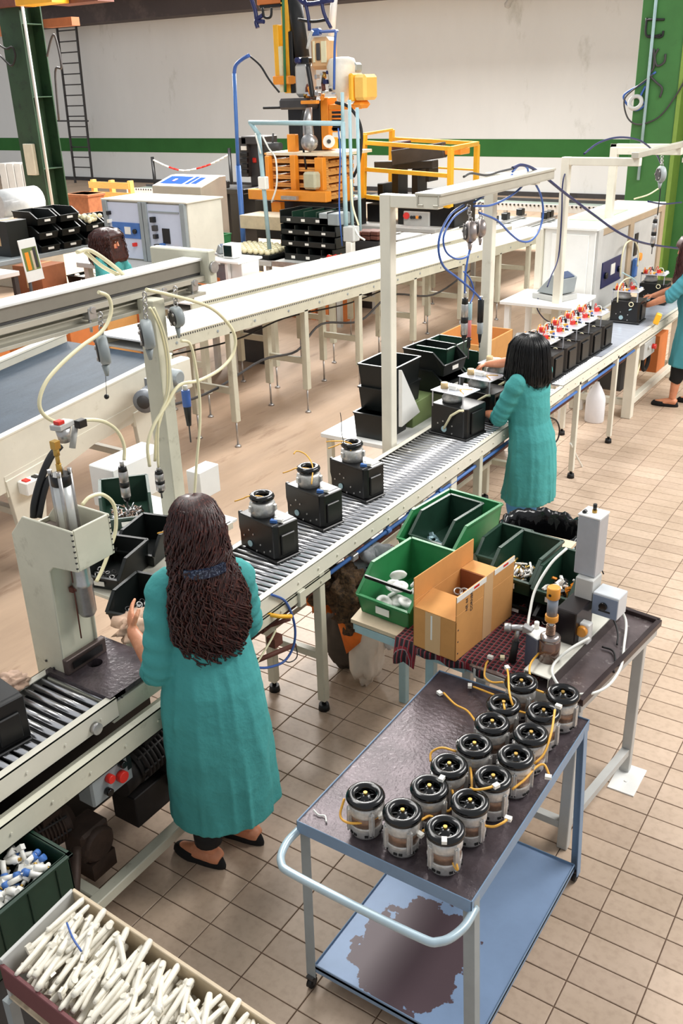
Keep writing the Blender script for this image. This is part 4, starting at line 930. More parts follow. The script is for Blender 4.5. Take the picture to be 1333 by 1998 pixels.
# open cardboard box
cb = thing('cardboard_box', 'large open cardboard box with raised flaps and tape on the plaid cloth', 'box', (-1.47, 3.10, BZ+.005))
bz = -.11; Rb = Matrix.Rotation(bz, 3, 'Z'); bc = Vector((-1.475, 3.10, 0))
def bb_(a, b, name, m=M_card, bev=.001):
    vs = Vector(((a[0]+b[0])/2, (a[1]+b[1])/2, (a[2]+b[2])/2)); q = MB(); q.box(a, b); q.v = [Rb @ v + bc + Vector((0, 0, BZ+.005)) for v in q.v]; return q.build(name, m, cb, bev)
w2, l2, hh = .105, .225, .215
bb_((-w2, -l2, 0), (w2, l2, .004), 'bottom'); bb_((-w2, -l2, 0), (-w2+.005, l2, hh), 'side_wall'); bb_((w2-.005, -l2, 0), (w2, l2, hh), 'side_wall')
bb_((-w2, -l2, 0), (w2, -l2+.005, hh-.03), 'end_wall'); bb_((-w2, l2-.005, 0), (w2, l2, hh), 'end_wall')
bb_((-w2, -l2, hh+.001), (-w2+.005, l2, hh+.105), 'flap'); bb_((w2-.005, -l2, hh+.001), (w2, l2, hh+.085), 'flap')
q = MB(); q.add([(-w2+.006, -l2, hh-.03), (w2-.006, -l2, hh-.03), (w2-.006, -l2+.13, hh+.0), (-w2+.006, -l2+.13, hh+.0), (-w2+.006, -l2, hh-.026), (w2-.006, -l2, hh-.026), (w2-.006, -l2+.13, hh+.004), (-w2+.006, -l2+.13, hh+.004)], [(3, 2, 1, 0), (4, 5, 6, 7), (0, 1, 5, 4), (1, 2, 6, 5), (2, 3, 7, 6), (3, 0, 4, 7)], False); q.v = [Rb @ v + bc + Vector((0, 0, BZ+.005)) for v in q.v]; q.build('end_flap', M_card, cb)
bb_((-w2+.006, l2-.10, hh-.002), (w2-.006, l2-.004, hh+.002), 'end_flap'); bb_((-w2+.006, l2-.105, .02), (w2-.006, l2-.10, hh), 'inner_divider', M_cardd)
M_tape = mat('packing_tape', (216, 176, 130), .25, var=.05)
bb_((-.018, -l2-.001, .06), (-.010, -l2, hh-.04), 'paper_strip', M_white2, 0); bb_((-.045, -l2-.0008, 0), (.03, -l2, hh-.03), 'tape', M_tape, 0)
bb_((w2, -.02, 0), (w2+.0008, .05, hh+.085), 'tape', M_tape, 0)
bb_((w2, -l2+.0, hh+.060), (w2+.001, -.005, hh+.0845), 'printed_label', M_white2, 0); bb_((w2, .06, hh+.060), (w2+.001, l2, hh+.0845), 'printed_label', M_white2, 0)
bb_((w2+.001, -.10, hh+.068), (w2+.0016, -.06, hh+.078), 'red_print', M_red, 0); bb_((w2+.001, .13, hh+.068), (w2+.0016, .17, hh+.078), 'red_print', M_red, 0)
def text(s, size, M4, m, parent, name='lettering'):
    cu = bpy.data.curves.new(name, 'FONT'); cu.body = s; cu.size = size; cu.extrude = .0004; cu.materials.append(m); cu.align_x = 'CENTER'; cu.align_y = 'CENTER'
    o = bpy.data.objects.new(name, cu); C.objects.link(o)
    if parent is not None: o.parent = parent; M4 = Matrix.Translation(-parent.location) @ M4
    o.matrix_local = M4; me = bpy.data.meshes.new_from_object(o.evaluated_get(bpy.context.evaluated_depsgraph_get())); n_ = bpy.data.objects.new(name, me); C.objects.link(n_); n_.parent = parent; n_.matrix_local = M4; bpy.data.objects.remove(o); return n_
for k, (yy, s) in enumerate(((-.15, 'NR 44'), (-.115, 'CORNER'))):
    p = Rb @ Vector((w2+.001, yy, hh+.02)) + bc + Vector((0, 0, BZ+.005)); text(s, .022, Matrix.Translation(p) @ Matrix.Rotation(bz+PI/2, 4, 'Z') @ Matrix.Rotation(PI/2, 4, 'X') @ Matrix.Rotation(PI/2*1.0, 4, 'Z'), M_dgrey, cb)
for k in range(3): bb_((w2, -l2+.012, .03+.055*k), (w2+.0012, -l2+.018, .036+.055*k), 'staple', M_dgrey, 0)
r = random.Random(11)
mb = MB().use(M_steel)
for k in range(22): mb.torus((-1.47+r.uniform(-.06, .06), 3.06+r.uniform(-.08, .08), BZ+.12+r.uniform(0, .045)), .018, .005, 12, 6, Euler((r.uniform(-1, 1), r.uniform(-1, 1), 0)).to_matrix())
o = solo(mb, 'small_parts', None, 'grey metal rings filling the open cardboard box', 'parts'); o['kind'] = 'stuff'
# grey magnet block, hammer
gb = thing('steel_block', 'grey upright block with a spout on the plaid cloth beside the hammer', 'block', (-1.10, 3.03, BZ))
MB().prism([(-1.155, 3.00), (-1.095, 2.975), (-1.07, 3.02), (-1.085, 3.07), (-1.155, 3.07)], BZ, BZ+.145, 'z').build('body', mat('blue_grey_steel', (104, 108, 124), .4, .4, var=.1), gb, .004)
MB().prism([(-1.156, 3.0), (-1.094, 2.974), (-1.069, 3.02), (-1.084, 3.071), (-1.156, 3.071)], BZ+.145, BZ+.15, 'z').build('top_cap', M_bright, gb, .002); MB().cyl((-1.13, 3.05, BZ+.15), (-1.13, 3.05, BZ+.18), .010, 10).build('spout', M_white2, gb)
hm = thing('hammer', 'steel headed hammer with a black grip standing beside the grey block', 'hammer', (-1.19, 3.0, BZ))
MB().cyl((-1.20, 2.985, BZ+.005), (-1.19, 2.99, BZ+.105), .016, 12, .014).build('grip', M_rubber, hm); MB().cyl((-1.19, 2.99, BZ+.105), (-1.185, 2.995, BZ+.165), .010, 10).build('shaft', M_steel, hm)
MB().cyl((-1.235, 2.97, BZ+.165), (-1.21, 2.98, BZ+.166), .018, 14).cyl((-1.21, 2.98, BZ+.166), (-1.165, 3.0, BZ+.168), .013, 12).prism([(-1.165, BZ+.15), (-1.125, BZ+.165), (-1.125, BZ+.172), (-1.165, BZ+.185)], 2.985, 3.015, 'y').build('head', M_steel, hm, .002)
solo(MB().cbox((-1.24, 2.98, BZ+.012), (.018, .022, .014), (0, 0, .4)), 'connector', M_hose, 'small cream connector lying on the plaid cloth', 'connector')
# riveting machine
rm = thing('riveting_machine', 'small riveting machine with a grey column, glass jar and orange capped cylinder', 'machine', (-1.05, 3.25, BZ))
Rm = Matrix.Rotation(-.10, 3, 'Z'); mc = Vector((-1.02, 3.24, 0))
def mm(mb): mb.v = [Rm @ v + mc + Vector((0, 0, BZ)) for v in mb.v]; return mb
mm(MB().box((-.055, -.36, .05), (.055, .30, .058)).box((-.055, -.36, 0), (-.048, .30, .05)).box((.048, -.36, 0), (.055, .30, .05))).build('base_channel', mat('pale_channel', (222, 220, 208), .4, .2, var=.12), rm, .002)
mm(MB().box((.0555, -.36, .0), (.058, .30, .052))).build('dark_side_strip', mat('dark_brown_rubber', (50, 40, 38), .5), rm)
mm(MB().cyl((-.01, -.24, .058), (-.01, -.24, .15), .042, 24)).build('jar_glass', mat('brown_jar_glass', (120, 84, 66), .08, var=.1, trans=.55, coat=.5), rm)
mm(MB().lathe([(.042, .15), (.040, .165), (.030, .172), (.018, .174)], (-.01, -.24, 0), 24)).build('jar_shoulder', mat('steel_lid', (160, 150, 146), .2, .8), rm)
mb = MB()
for k in range(6): mb.torus((-.01, -.24, .178+k*.007), .016, .003, 14, 6)
mm(mb).build('spring', M_copper, rm)
mm(MB().cyl((-.01, -.24, .17), (-.01, -.24, .235), .010, 10)).build('rod', M_steel, rm)
M_or2 = mat('orange_ring', (224, 150, 52), .35, var=.08)
mm(MB().cyl((-.01, -.24, .235), (-.01, -.24, .262), .026, 20)).build('orange_ring', M_or2, rm, .002); mm(MB().cyl((-.01, -.24, .262), (-.01, -.24, .335), .021, 20)).build('cylinder', mat('blue_grey_barrel', (140, 146, 156), .35, .3), rm); mm(MB().cyl((-.01, -.24, .335), (-.01, -.24, .385), .026, 20)).build('orange_cap', M_or2, rm, .004)
mm(MB().cyl((-.012, -.267, .358), (-.012, -.262, .358), .006, 8)).build('vent_hole', M_black, rm)
mm(MB().box((-.06, -.10, .058), (.03, .06, .21))).build('machine_body', mat('dark_machine', (34, 26, 26), .3, .3, var=.3), rm, .004)
mm(MB().box((-.045, .03, .20), (.03, .12, .30))).build('column_neck', M_lgrey, rm, .004)
mm(MB().box((-.068, .055, .30), (.024, .145, .56))).build('column', mat('hammered_grey', (176, 180, 186), .4, .25, var=.06, scale=20), rm, .004)
mm(MB().box((-.070, .053, .56), (.026, .147, .568))).build('column_cap', M_bright, rm, .002); mm(MB().cyl((-.02, .10, .568), (-.02, .10, .58), .010, 10)).build('brass_collar', M_brass, rm); mm(MB().cyl((-.02, .10, .58), (-.02, .10, .605), .008, 10).cyl((-.055, .075, .568), (-.045, .075, .58), .008, 8)).build('black_nipple', M_black, rm)
mm(MB().box((-.03, .06, .27), (.0, .065, .30)).cyl((.0, .05, .255), (.01, .05, .28), .009, 8)).build('latch', M_steel, rm)
mm(MB().box((.035, .03, .155), (.145, .12, .255))).build('control_box', mat('pale_box', (208, 212, 216), .35, var=.06), rm, .003)
mm(MB().box((.037, .028, .157), (.143, .031, .245))).build('front_panel', mat('blue_grey_panel', (128, 140, 160), .4, var=.05), rm); mm(MB().cyl((.085, .029, .205), (.085, .018, .205), .017, 18)).build('black_knob', M_blackg, rm); mm(MB().box((.065, .027, .178), (.115, .029, .186))).build('black_plate', M_black, rm)
mm(MB().cyl((.045, -.06, .12), (.045, -.08, .12), .023, 18)).build('yellow_button', M_or2, rm, .002); mm(MB().box((.02, -.06, .058), (.07, -.02, .15))).build('button_housing', M_bright, rm, .004)
def hh_(pts, r, m, name='hose'):
    return MB().tube(cat([P(a, b, z=c) for a, b, c in pts], 6), r, 8).build(name, m, rm)
hh_([(1106, 1070, 1.12), (1075, 1100, 1.08), (1045, 1150, 1.02), (1034, 1195, .96), (1030, 1220, .93)], .006, M_hosew)
hh_([(1150, 1245, .90), (1115, 1265, .88), (1085, 1290, .85), (1077, 1310, .84), (1085, 1330, .82), (1100, 1350, .80)], .006, M_hosew)
hh_([(1210, 1185, .85), (1222, 1215, .80), (1218, 1260, .785), (1212, 1300, .785), (1190, 1335, .785), (1160, 1352, .785), (1130, 1355, .785)], .006, M_hosew)
hh_([(1190, 1192, .86), (1202, 1220, .82), (1206, 1240, .80), (1204, 1258, .782)], .004, M_rubber, 'cable'); hh_([(1175, 1262, .785), (1196, 1270, .785), (1201, 1290, .785), (1198, 1312, .785)], .004, M_rubber, 'cable')
hh_([(1170, 1102, 1.0), (1178, 1120, .98)], .003, M_rubber, 'cable'); hh_([(1095, 1215, .80), (1085, 1235, .80), (1065, 1242, .80)], .005, M_hosew)
# ---------------------------------------------------------------- waste bin with black bag
wb = thing('waste_bin', 'round black waste bin lined with a black bag behind the benches', 'bin', (-1.68, 4.50, 0))
MB().lathe([(.0, .02), (.17, .02), (.215, .60), (.225, .62), (.215, .625), (.20, .60), (.165, .05), (0, .05)], (-1.68, 4.50, 0), 32).build('bucket', M_black, wb)
def bag_fn():
    mb = MB(); n, k = 72, 9; vs = []
    prof = [(.175, .38), (.195, .56), (.205, .635), (.222, .655), (.240, .635), (.243, .58), (.238, .50), (.240, .44), (.232, .40)]
    for i, (r_, z) in enumerate(prof):
        for j in range(n):
            a = 2*PI*j/n; w = 1+(.035*noise.noise(Vector((math.cos(a)*7, math.sin(a)*7, i*.5)))+.02*math.sin(j*1.9+i))*(1.2 if i > 2 else .4)
            vs.append((-1.68+r_*w*math.cos(a), 4.50+r_*w*math.sin(a), z+.028*noise.noise(Vector((math.cos(a)*5+3, math.sin(a)*5, i*.3)))))
    mb.add(vs, [(i*n+j, i*n+(j+1) % n, (i+1)*n+(j+1) % n, (i+1)*n+j) for i in range(k-1) for j in range(n)], True); return mb
bag_fn().build('bin_bag', mat('black_plastic_bag', (12, 12, 14), .18, var=.2, bump=.3, bscale=30), wb)
crumple('bag_contents', (-1.68, 4.50, .30), .16, M_black, '', '', 4, .3, .4, wb)
MB().cbox((-1.57, 4.42, .60), (.10, .05, .02), (.3, .3, .5)).build('red_card_scrap', mat('red_card', (190, 74, 44), .7), wb)
# ---------------------------------------------------------------- rag container under the conveyor
rg = thing('rag_heap', 'heap of rags, brown fur and orange cloth over a white sack under the conveyor', 'rags', (-2.30, 3.62, 0))
RG = Vector((-.235, .04, 0))
def blob(name, c, r, m, seed, amp=.3, n=36):
    k = n//2; mb = MB(); vs = []; c = Vector(c)
    for i in range(k+1):
        t = PI*i/k
        for j in range(n):
            d = Vector((math.sin(t)*math.cos(2*PI*j/n), math.sin(t)*math.sin(2*PI*j/n), math.cos(t)))
            f = 1+amp*noise.noise(d*2+Vector((seed*5.1, 0, 0)))*1.5+amp*.6*noise.noise(d*5.3+Vector((0, 0, seed)))+amp*.25*noise.noise(d*13)
            vs.append(Vector((d.x*r[0], d.y*r[1], d.z*r[2]))*f+c+RG)
    for v in vs: v.z = max(v.z, .004)
    return mb.add(vs, [(i*n+j, (i+1)*n+j, (i+1)*n+(j+1) % n, i*n+(j+1) % n) for i in range(k) for j in range(n)], True).build(name, m, rg)
blob('container', (-2.16, 3.55, .22), (.13, .14, .24), mat('dark_grey_sack', (70, 62, 54), .7, var=.3, scale=9), 2, .15)
blob('white_sack', (-1.985, 3.44, .30), (.095, .10, .30), mat('white_sack_cloth', (218, 206, 192), .6, var=.1, scale=7), 5, .22)
blob('clear_plastic', (-1.94, 3.58, .34), (.09, .10, .16), mat('clear_plastic', (200, 204, 208), .2, var=.1), 6, .3)
blob('brown_fur', (-2.10, 3.40, .58), (.125, .12, .11), mat('brown_fur', (92, 68, 44), .95, var=.6, scale=26, col2=(38, 30, 24), mix2=.45, bump=.8, bscale=70), 8, .45, 48)
blob('brown_fur', (-2.02, 3.38, .47), (.09, .08, .09), mat('brown_fur', (92, 68, 44)), 9, .45, 40)
M_ocl = mat('orange_cloth', (232, 118, 34), .8, var=.15, scale=12, bump=.2)
o = MB(); o.add([(-2.10, 3.33, .47), (-1.94, 3.36, .43), (-1.95, 3.335, .33), (-2.03, 3.325, .24), (-2.06, 3.33, .33), (-2.02, 3.31, .40)], [(0, 4, 5), (4, 3, 2), (4, 2, 5), (5, 2, 1), (0, 5, 1)], True); o.v = [v+RG for v in o.v]; o = o.build('orange_cloth', M_ocl, rg); s_ = o.modifiers.new('t', 'SOLIDIFY'); s_.thickness = .006
blob('orange_cloth', (-2.215, 3.36, .50), (.07, .05, .06), M_ocl, 12, .5, 28)
blob('grey_rags', (-2.06, 3.66, .62), (.15, .12, .08), mat('grey_rags', (176, 176, 180), .8, var=.25, scale=12, col2=(80, 84, 96), mix2=.35), 15, .5, 44)
blob('pink_rag', (-2.16, 3.62, .68), (.06, .06, .05), mat('pink_rag', (214, 140, 120), .7, var=.2), 16, .4, 24); blob('red_rag', (-1.99, 3.74, .65), (.06, .06, .035), M_red, 17, .4, 24); blob('dark_rag', (-2.0, 3.60, .60), (.06, .06, .05), M_blkcloth, 18, .5, 24)
# ---------------------------------------------------------------- crate of white handles, bottom left
cr = thing('wooden_crate', 'open wooden crate full of white handles at the bottom left corner', 'crate', (-1.45, .9, 0))
qz = .60
A_, B_, D_ = Vector((-1.85, 1.235, 0)), Vector((-1.0, 1.20, 0)), Vector((-1.83, .955, 0))
E1 = B_+(D_-A_)
def wall_(a, b, z0, z1, name, m=M_woodw, t=.012): return MB().bar(a+Vector((0, 0, (z0+z1)/2)), b+Vector((0, 0, (z0+z1)/2)), t, z1-z0).build(name, m, cr, .002)
wall_(A_, B_, qz, .755, 'side_board'); wall_(D_, E1, qz+.05, .74, 'side_board', mat('maroon_board', (110, 60, 62), .6)); wall_(A_, D_, qz, .755, 'end_board', M_lgrey)
MB().prism([(A_.x, A_.y), (D_.x, D_.y), (E1.x, E1.y), (B_.x, B_.y)], qz, qz+.01, 'z').build('bottom_board', M_woodw, cr)
for p in (A_, D_, B_, E1): MB().box((p.x-.015, p.y-.015, 0), (p.x+.015, p.y+.015, qz)).build('stand_leg', M_greyp, cr)
M_hand = mat('white_handle_plastic', (236, 230, 214), .35, var=.14, scale=30, col2=(150, 138, 118), mix2=.25)
hd = []
for v in range(3):
    L = (.15, .12, .10)[v]
    q = MB(); q.tube([(-L/2, 0, 0), (-L*.42, 0, 0), (0, 0, .001), (L*.40, 0, 0), (L/2, 0, 0)], .009, 8, True, [.005, .0075, .0085, .0105, .008])
    if v == 1: q.cyl((L*.35, 0, -.012), (L*.35, 0, .014), .010, 8)
    if v == 2: q.cbox((-L*.42, 0, 0), (.018, .026, .010)); q.cyl((L*.3, -.014, 0), (L*.3, .014, 0), .005, 6)
    o = q.build('handle', M_hand, None, world=False); hd.append(o)
r = random.Random(21); ex, ey = (B_-A_), (D_-A_); cnt = 0
HLAB = ['slim tapered white handle lying in the wooden crate', 'longer white handle with a cross pin lying in the wooden crate', 'short white handle with a flat eye end in the wooden crate']; HGRP = ['slim white handles in the crate', 'long pinned white handles in the crate', 'short white handles in the crate']
for lay in range(3):
    for i in range(25):
        for j in range(4):
            if cnt >= 298: break
            u = (i+.5)/25+r.uniform(-.015, .015); v = (j+.5)/4+r.uniform(-.06, .06)
            if not .04 < u < .98: continue
            p = A_+ex*u+ey*min(.74, max(.26, v)); k = cnt % 3
            if cnt < 3: o = hd[cnt]; k = cnt
            else: o = hd[k].copy(); C.objects.link(o)
            ang = math.atan2(ey.y, ey.x)+(.0 if u < .45 else r.uniform(-.45, .45))+r.uniform(-.22, .22)+.12+(PI if r.random() < .5 else 0)
            if r.random() < .10: ang += r.uniform(.3, .8)
            o.location = (p.x, p.y, qz+.062+lay*.040+r.uniform(-.006, .014)); o.rotation_euler = (r.uniform(0, 6), r.uniform(-.14, .14), ang)
            tag(o, HLAB[k], 'handle', HGRP[k]); cnt += 1
hose([(A_.x+.09, A_.y-.10, .765), (A_.x+.15, A_.y-.13, .77), (A_.x+.20, A_.y-.145, .765)], .003, M_blueh, 'strap', 'thin blue strap lying on the white handles', 'strap')
# ---------------------------------------------------------------- dark bin of blue and white plugs
t = thing('storage_bin', 'large dark green bin of blue and white plugs beside the crate', 'bin', (-2.20, 1.05, .45))
x0, x1, y0, y1, zt, zb = -2.27, -2.02, .80, 1.36, .70, .45
mb = MB()
for a, b in (((x0, y0, zb), (x0+.008, y1, zt)), ((x1-.008, y0, zb), (x1, y1, zt)), ((x0, y0, zb), (x1, y0+.008, zt)), ((x0, y1-.008, zb), (x1, y1, zt)), ((x0, y0, zb), (x1, y1, zb+.008))): mb.box(a, b)
for a, b in (((x0-.01, y0-.01, zt-.012), (x0+.01, y1+.01, zt)), ((x1-.01, y0-.01, zt-.012), (x1+.01, y1+.01, zt)), ((x0-.01, y1-.01, zt-.012), (x1+.01, y1+.01, zt))): mb.box(a, b)
for k in range(5): mb.box((x1, y0+.06+k*.11, zb), (x1+.006, y0+.066+k*.11, zt-.012))
mb.build('shell', M_dbin, t, .002)
MB().box((x0+.03, y0+.05, 0), (x1-.03, y1-.05, zb)).build('plinth', M_dgrey, t)
r = random.Random(8); pl = []
q = MB().use(M_white2).cyl((-.03, 0, 0), (.012, 0, 0), .009, 8); q.use(M_blue).cyl((.012, 0, 0), (.03, 0, 0), .012, 10); pl.append(q.build('plug', None, None, world=False))
q = MB().use(M_white2).cyl((-.03, 0, 0), (.03, 0, 0), .007, 8).cbox((.02, 0, 0), (.018, .024, .018)); pl.append(q.build('plug', None, None, world=False))
q = MB().use(M_white2).cyl((-.02, 0, 0), (.02, 0, 0), .012, 8); q.use(M_brass).cyl((.02, 0, 0), (.028, 0, 0), .006, 6); pl.append(q.build('plug', None, None, world=False))
for k in range(120):
    o = pl[k] if k < 3 else pl[k % 3].copy()
    if k >= 3: C.objects.link(o)
    o.location = (r.uniform(x0+.04, x1-.04), r.uniform(y0+.05, y1-.05), zt-.07+.05*(k/120)+r.uniform(-.01, .01)); o.rotation_euler = (r.uniform(0, 6), r.uniform(-.8, .8), r.uniform(0, 6))
    tag(o, ['white plug with a blue cap in the heap in the dark bin', 'slim all white plug in the heap in the dark bin', 'short white plug with a brass tip in the heap in the dark bin'][k % 3], 'plug', ['blue capped plugs in the dark bin', 'slim white plugs in the dark bin', 'brass tipped plugs in the dark bin'][k % 3])
# ================================================================ PEOPLE
def ring(c, a, b, n=36, fn=None):
    return [Vector((c[0]+a*math.cos(t)*(fn(t, c[2]) if fn else 1), c[1]+b*math.sin(t)*(fn(t, c[2]) if fn else 1), c[2])) for t in [2*PI*j/n for j in range(n)]]
def frame(pos, f, sc=1.0):
    f = Vector((f[0], f[1], 0)).normalized(); r = Vector((f.y, -f.x, 0))
    return Matrix.Translation(pos) @ Matrix(((r.x*sc, f.x*sc, 0, 0), (r.y*sc, f.y*sc, 0, 0), (0, 0, sc, 0), (0, 0, 0, 1)))
def put(mb, M4, name, m, root, vox=None, smooth=2, sub=False):
    mb.v = [M4 @ v for v in mb.v]; o = mb.build(name, m, root)
    if vox:
        r = o.modifiers.new('remesh', 'REMESH'); r.mode = 'VOXEL'; r.voxel_size = vox; r.use_smooth_shade = True
        s = o.modifiers.new('smooth', 'SMOOTH'); s.factor = .5; s.iterations = smooth
    return o
def hand(mb, wr, d, up, k=1.0, curl=.6, side=1):
    """palm and five fingers from wrist wr along d; up = back of the hand; side = where the thumb is"""
    wr = Vector(wr); d = Vector(d).normalized(); up = Vector(up); s = d.cross(up).normalized()*side; up = s.cross(d).normalized()*side
    B = Matrix((d, s, up)).transposed()
    pc = wr+d*.048*k
    mb.ell(pc, (.050*k, .036*k, .016*k), 14, 8, B); mb.tube([wr-d*.02, wr+d*.02], .024*k, 10)
    for i, (o, L) in enumerate(((.026, .070), (.009, .078), (-.009, .073), (-.026, .058))):
        p = wr+d*.078*k+s*o*k; pts = [p-d*.02*k, p]; a = 0
        for seg in (.45, .32, .23):
            a += curl*.8; dd = d*math.cos(a)-up*math.sin(a); p = p+dd*L*seg*k; pts.append(p)
        mb.tube(pts, .0085*k, 8, True, [.009*k, .0092*k, .0088*k, .0082*k, .0065*k])
    p = wr+d*.025*k+s*.026*k; q = p+(d*.5+s*.8-up*.25).normalized()*.034*k; r = q+(d*.9+s*.2-up*.4).normalized()*.034*k
    mb.tube([p-s*.012*k, p, q, r], .0105*k, 8, True, [.012*k, .0125*k, .0108*k, .008*k])
def head(mb, c, tilt=None):
    R = tilt or Matrix.Identity(3); c = Vector(c)
    def T(v): return R @ Vector(v)+c
    mb.ell(T((0, -.008, .012)), (.074, .092, .098), 20, 14, R); mb.ell(T((0, .032, -.045)), (.055, .058, .068), 16, 10, R); mb.ell(T((0, .060, -.085)), (.028, .024, .022), 10, 8, R)
    mb.tube([T((0, .083, .018)), T((0, .098, -.010)), T((0, .108, -.030)), T((0, .088, -.036))], .01, 8, True, [.008, .011, .015, .009])
    mb.ell(T((0, .086, -.060)), (.024, .010, .009), 10, 6, R)
    for s in (-1, 1): mb.ell(T((s*.076, -.004, -.008)), (.010, .019, .032), 10, 8, R); mb.ell(T((s*.030, .078, .022)), (.020, .012, .010), 10, 6, R)
def face_parts(M4, c, root):
    for s in (-1, 1):
        q = MB().use(M_white2).ell(Vector(c)+Vector((s*.030, .084, .010)), .011, 10, 8); q.use(M_dgrey).ell(Vector(c)+Vector((s*.030, .0935, .010)), .0045, 8, 6); put(q, M4, 'eye', None, root)
    put(MB().ell(Vector(c)+Vector((0, .094, -.060)), (.020, .005, .0055), 10, 6), M4, 'lips', mat('lips', (184, 84, 80), .5), root)
def limb(mb, pts, rs, n=14): mb.tube(cat(pts, 4), 0, n, True, [ (lambda t: rs[int(t)]+(rs[min(int(t)+1, len(rs)-1)]-rs[int(t)])*(t-int(t)))(i/4) for i in range((len(pts)-1)*4+1)])
FOOT = {}
def woman(name_label, pos, f, sc, armL, armR, hemz, sleeve, root_group=None, legs=None, lean=.0, hemw=(.225, .20), shoes=True, headc=None, coatm=None, seed=1, backlen=None, curlL=.7, curlR=.7, headyaw=0.0, footyaw=0.0, pants=None, wide=1.0):
    """armL / armR: shoulder, elbow, wrist, hand direction, back-of-hand (local: x right, y forward, z up)"""
    M4 = frame(pos, f, sc); root = thing('person', name_label, 'person', pos)
    hc = headc or (0, .03+lean, 1.535)
    # --- body, one continuous surface
    def turn(v, x, y):
        c_, s_ = math.cos(footyaw), math.sin(footyaw); dx, dy = v[0]-x, v[1]-y; return Vector((x+dx*c_-dy*s_, y+dx*s_+dy*c_, v[2]))
    b = MB()
    b.tube(cat([(0, -.01+lean*.8, 1.38), (0, lean*.9, 1.42), (0, lean+.01, 1.50)], 4), .05, 14)
    b.loft([ring((0, lean*t, z), a*.9, d*.9, 24) for z, a, d, t in ((.82, .15, .105, 0), (.92, .165, .115, .1), (1.05, .125, .09, .3), (1.2, .145, .10, .6), (1.32, .155, .095, .8), (1.40, .09, .07, .9), (1.43, .05, .05, .9))])
    Rz = Matrix.Rotation(headyaw, 3, 'Z') @ Matrix.Rotation(-.25, 3, 'X')
    head(b, hc, Rz)
    for s, arm in ((-1, armL), (1, armR)):
        sh, el, wr, hd, up = arm
        limb(b, [sh, Vector(sh).lerp(Vector(el), .5), el, Vector(el).lerp(Vector(wr), .5), wr], [.050, .046, .038, .036, .025])
        hand(b, wr, hd, up, .98, curlL if s < 0 else curlR, -s)
    lg = legs or ((-.09, .02), (.09, .02))
    for s, (lx, ly) in zip((-1, 1), lg):
        limb(b, [(s*.085, lean*.1, .86), (s*.087, .0, .70), (lx*.95, ly*.5+.01, .47), (lx, ly*.8-.01, .32), (lx, ly-.01, .09)], [.095, .08, .058, .052, .034])
        b.tube(cat([turn(v_, lx, ly) for v_ in [(lx, ly-.055, .045), (lx, ly-.02, .055), (lx, ly+.05, .045), (lx, ly+.12, .028), (lx, ly+.165, .022)]], 3), .03, 12, True, [.026, .032, .036, .038, .037, .036, .036, .035, .034, .033, .032, .028, .018])
    put(b, M4, 'body', M_skin, root, .0055)
    face_parts(M4 @ Matrix.Translation(hc) @ Rz.to_4x4(), (0, 0, 0), root)
    # --- overall
    c = MB(); sd = seed*3.7
    def folds(t, z):
        k = max(0, min(1, (1.25-z)/.9)); fl_ = 1-abs(noise.noise(Vector((math.cos(t)*3.1+sd, math.sin(t)*3.1, z*.9))))*2; cr_ = 1-abs(noise.noise(Vector((math.cos(t)*2+z*3, math.sin(t)*2+sd, z*6))))*3; return 1+(.03+.05*k)*noise.noise(Vector((math.cos(t)*2.2+sd, math.sin(t)*2.2, z*1.1)))+(.03+.05*k)*max(0, fl_)**3-.02*k+.018*max(0, cr_)**4
    prof = [(hemz, hemw[0], hemw[1], -.01), (hemz+.02, hemw[0]*1.005, hemw[1], -.01), (.5, hemw[0]*.985, hemw[1]*.97, -.015), (.65, hemw[0]*.96, hemw[1]*.92, -.02), (.8, hemw[0]*.92, hemw[1]*.84, -.02), (.92, hemw[0]*.86, hemw[1]*.78, -.01),
            (1.03, hemw[0]*.79, hemw[1]*.70, lean*.4), (1.15, .172*wide, .132, lean*.6), (1.25, .182*wide, .132, lean*.75), (1.32, .178*wide, .118, lean*.85), (1.37, .15*wide, .095, lean*.9), (1.405, .09*wide, .072, lean*.92), (1.43, .062, .060, lean*.95)]
    prof = [p for p in prof if p[0] >= hemz]
    pr_ = []
    for i in range(len(prof)-1):
        for q_ in range(4): pr_.append([prof[i][j]+(prof[i+1][j]-prof[i][j])*q_/4 for j in range(4)])
    pr_.append(list(prof[-1])); c.loft([ring((0, dy, z), a, bb, 84, folds) for z, a, bb, dy in pr_])
    for s, arm in ((-1, armL), (1, armR)):
        sh, el, wr = Vector(arm[0]), Vector(arm[1]), Vector(arm[2]); pts = [sh+Vector((-s*.05, 0, .0)), sh, sh.lerp(el, .5), el.lerp(sh, .12)]; rs = [.062, .066, .064, .064]
        if sleeve[0 if s < 0 else 1] > 0: k = sleeve[0 if s < 0 else 1]; pts += [el.lerp(wr, k*.5)+Vector((0, 0, -.004)), el.lerp(wr, k)]; rs += [.064, .064]
        q = cat(pts, 6); m_ = len(q); rr = []
        for i in range(m_):
            t = i/(m_-1)*(len(rs)-1); a = int(t); bq = min(a+1, len(rs)-1); rr.append((rs[a]+(rs[bq]-rs[a])*(t-a))*(1+.07*math.sin(i*1.9+sd)+.05*noise.noise(Vector((i*.7, sd, s)))))
        rr[-1] *= 1.06; c.tube(q, 0, 20, True, rr)
    o = put(c, M4, 'overall', coatm or M_coat, root, .007, 2)
    tx = bpy.data.textures.new('wrinkle', 'CLOUDS'); tx.noise_scale = .07; tx.noise_depth = 2
    d = o.modifiers.new('wrinkles', 'DISPLACE'); d.texture = tx; d.strength = .007; d.mid_level = .5
    # --- collar
    put(MB().torus((0, lean*.93, 1.425), .062, .014, 28, 8, Matrix.Rotation(-.25, 3, 'X'), 1.2), M4, 'collar', coatm or M_coat, root)
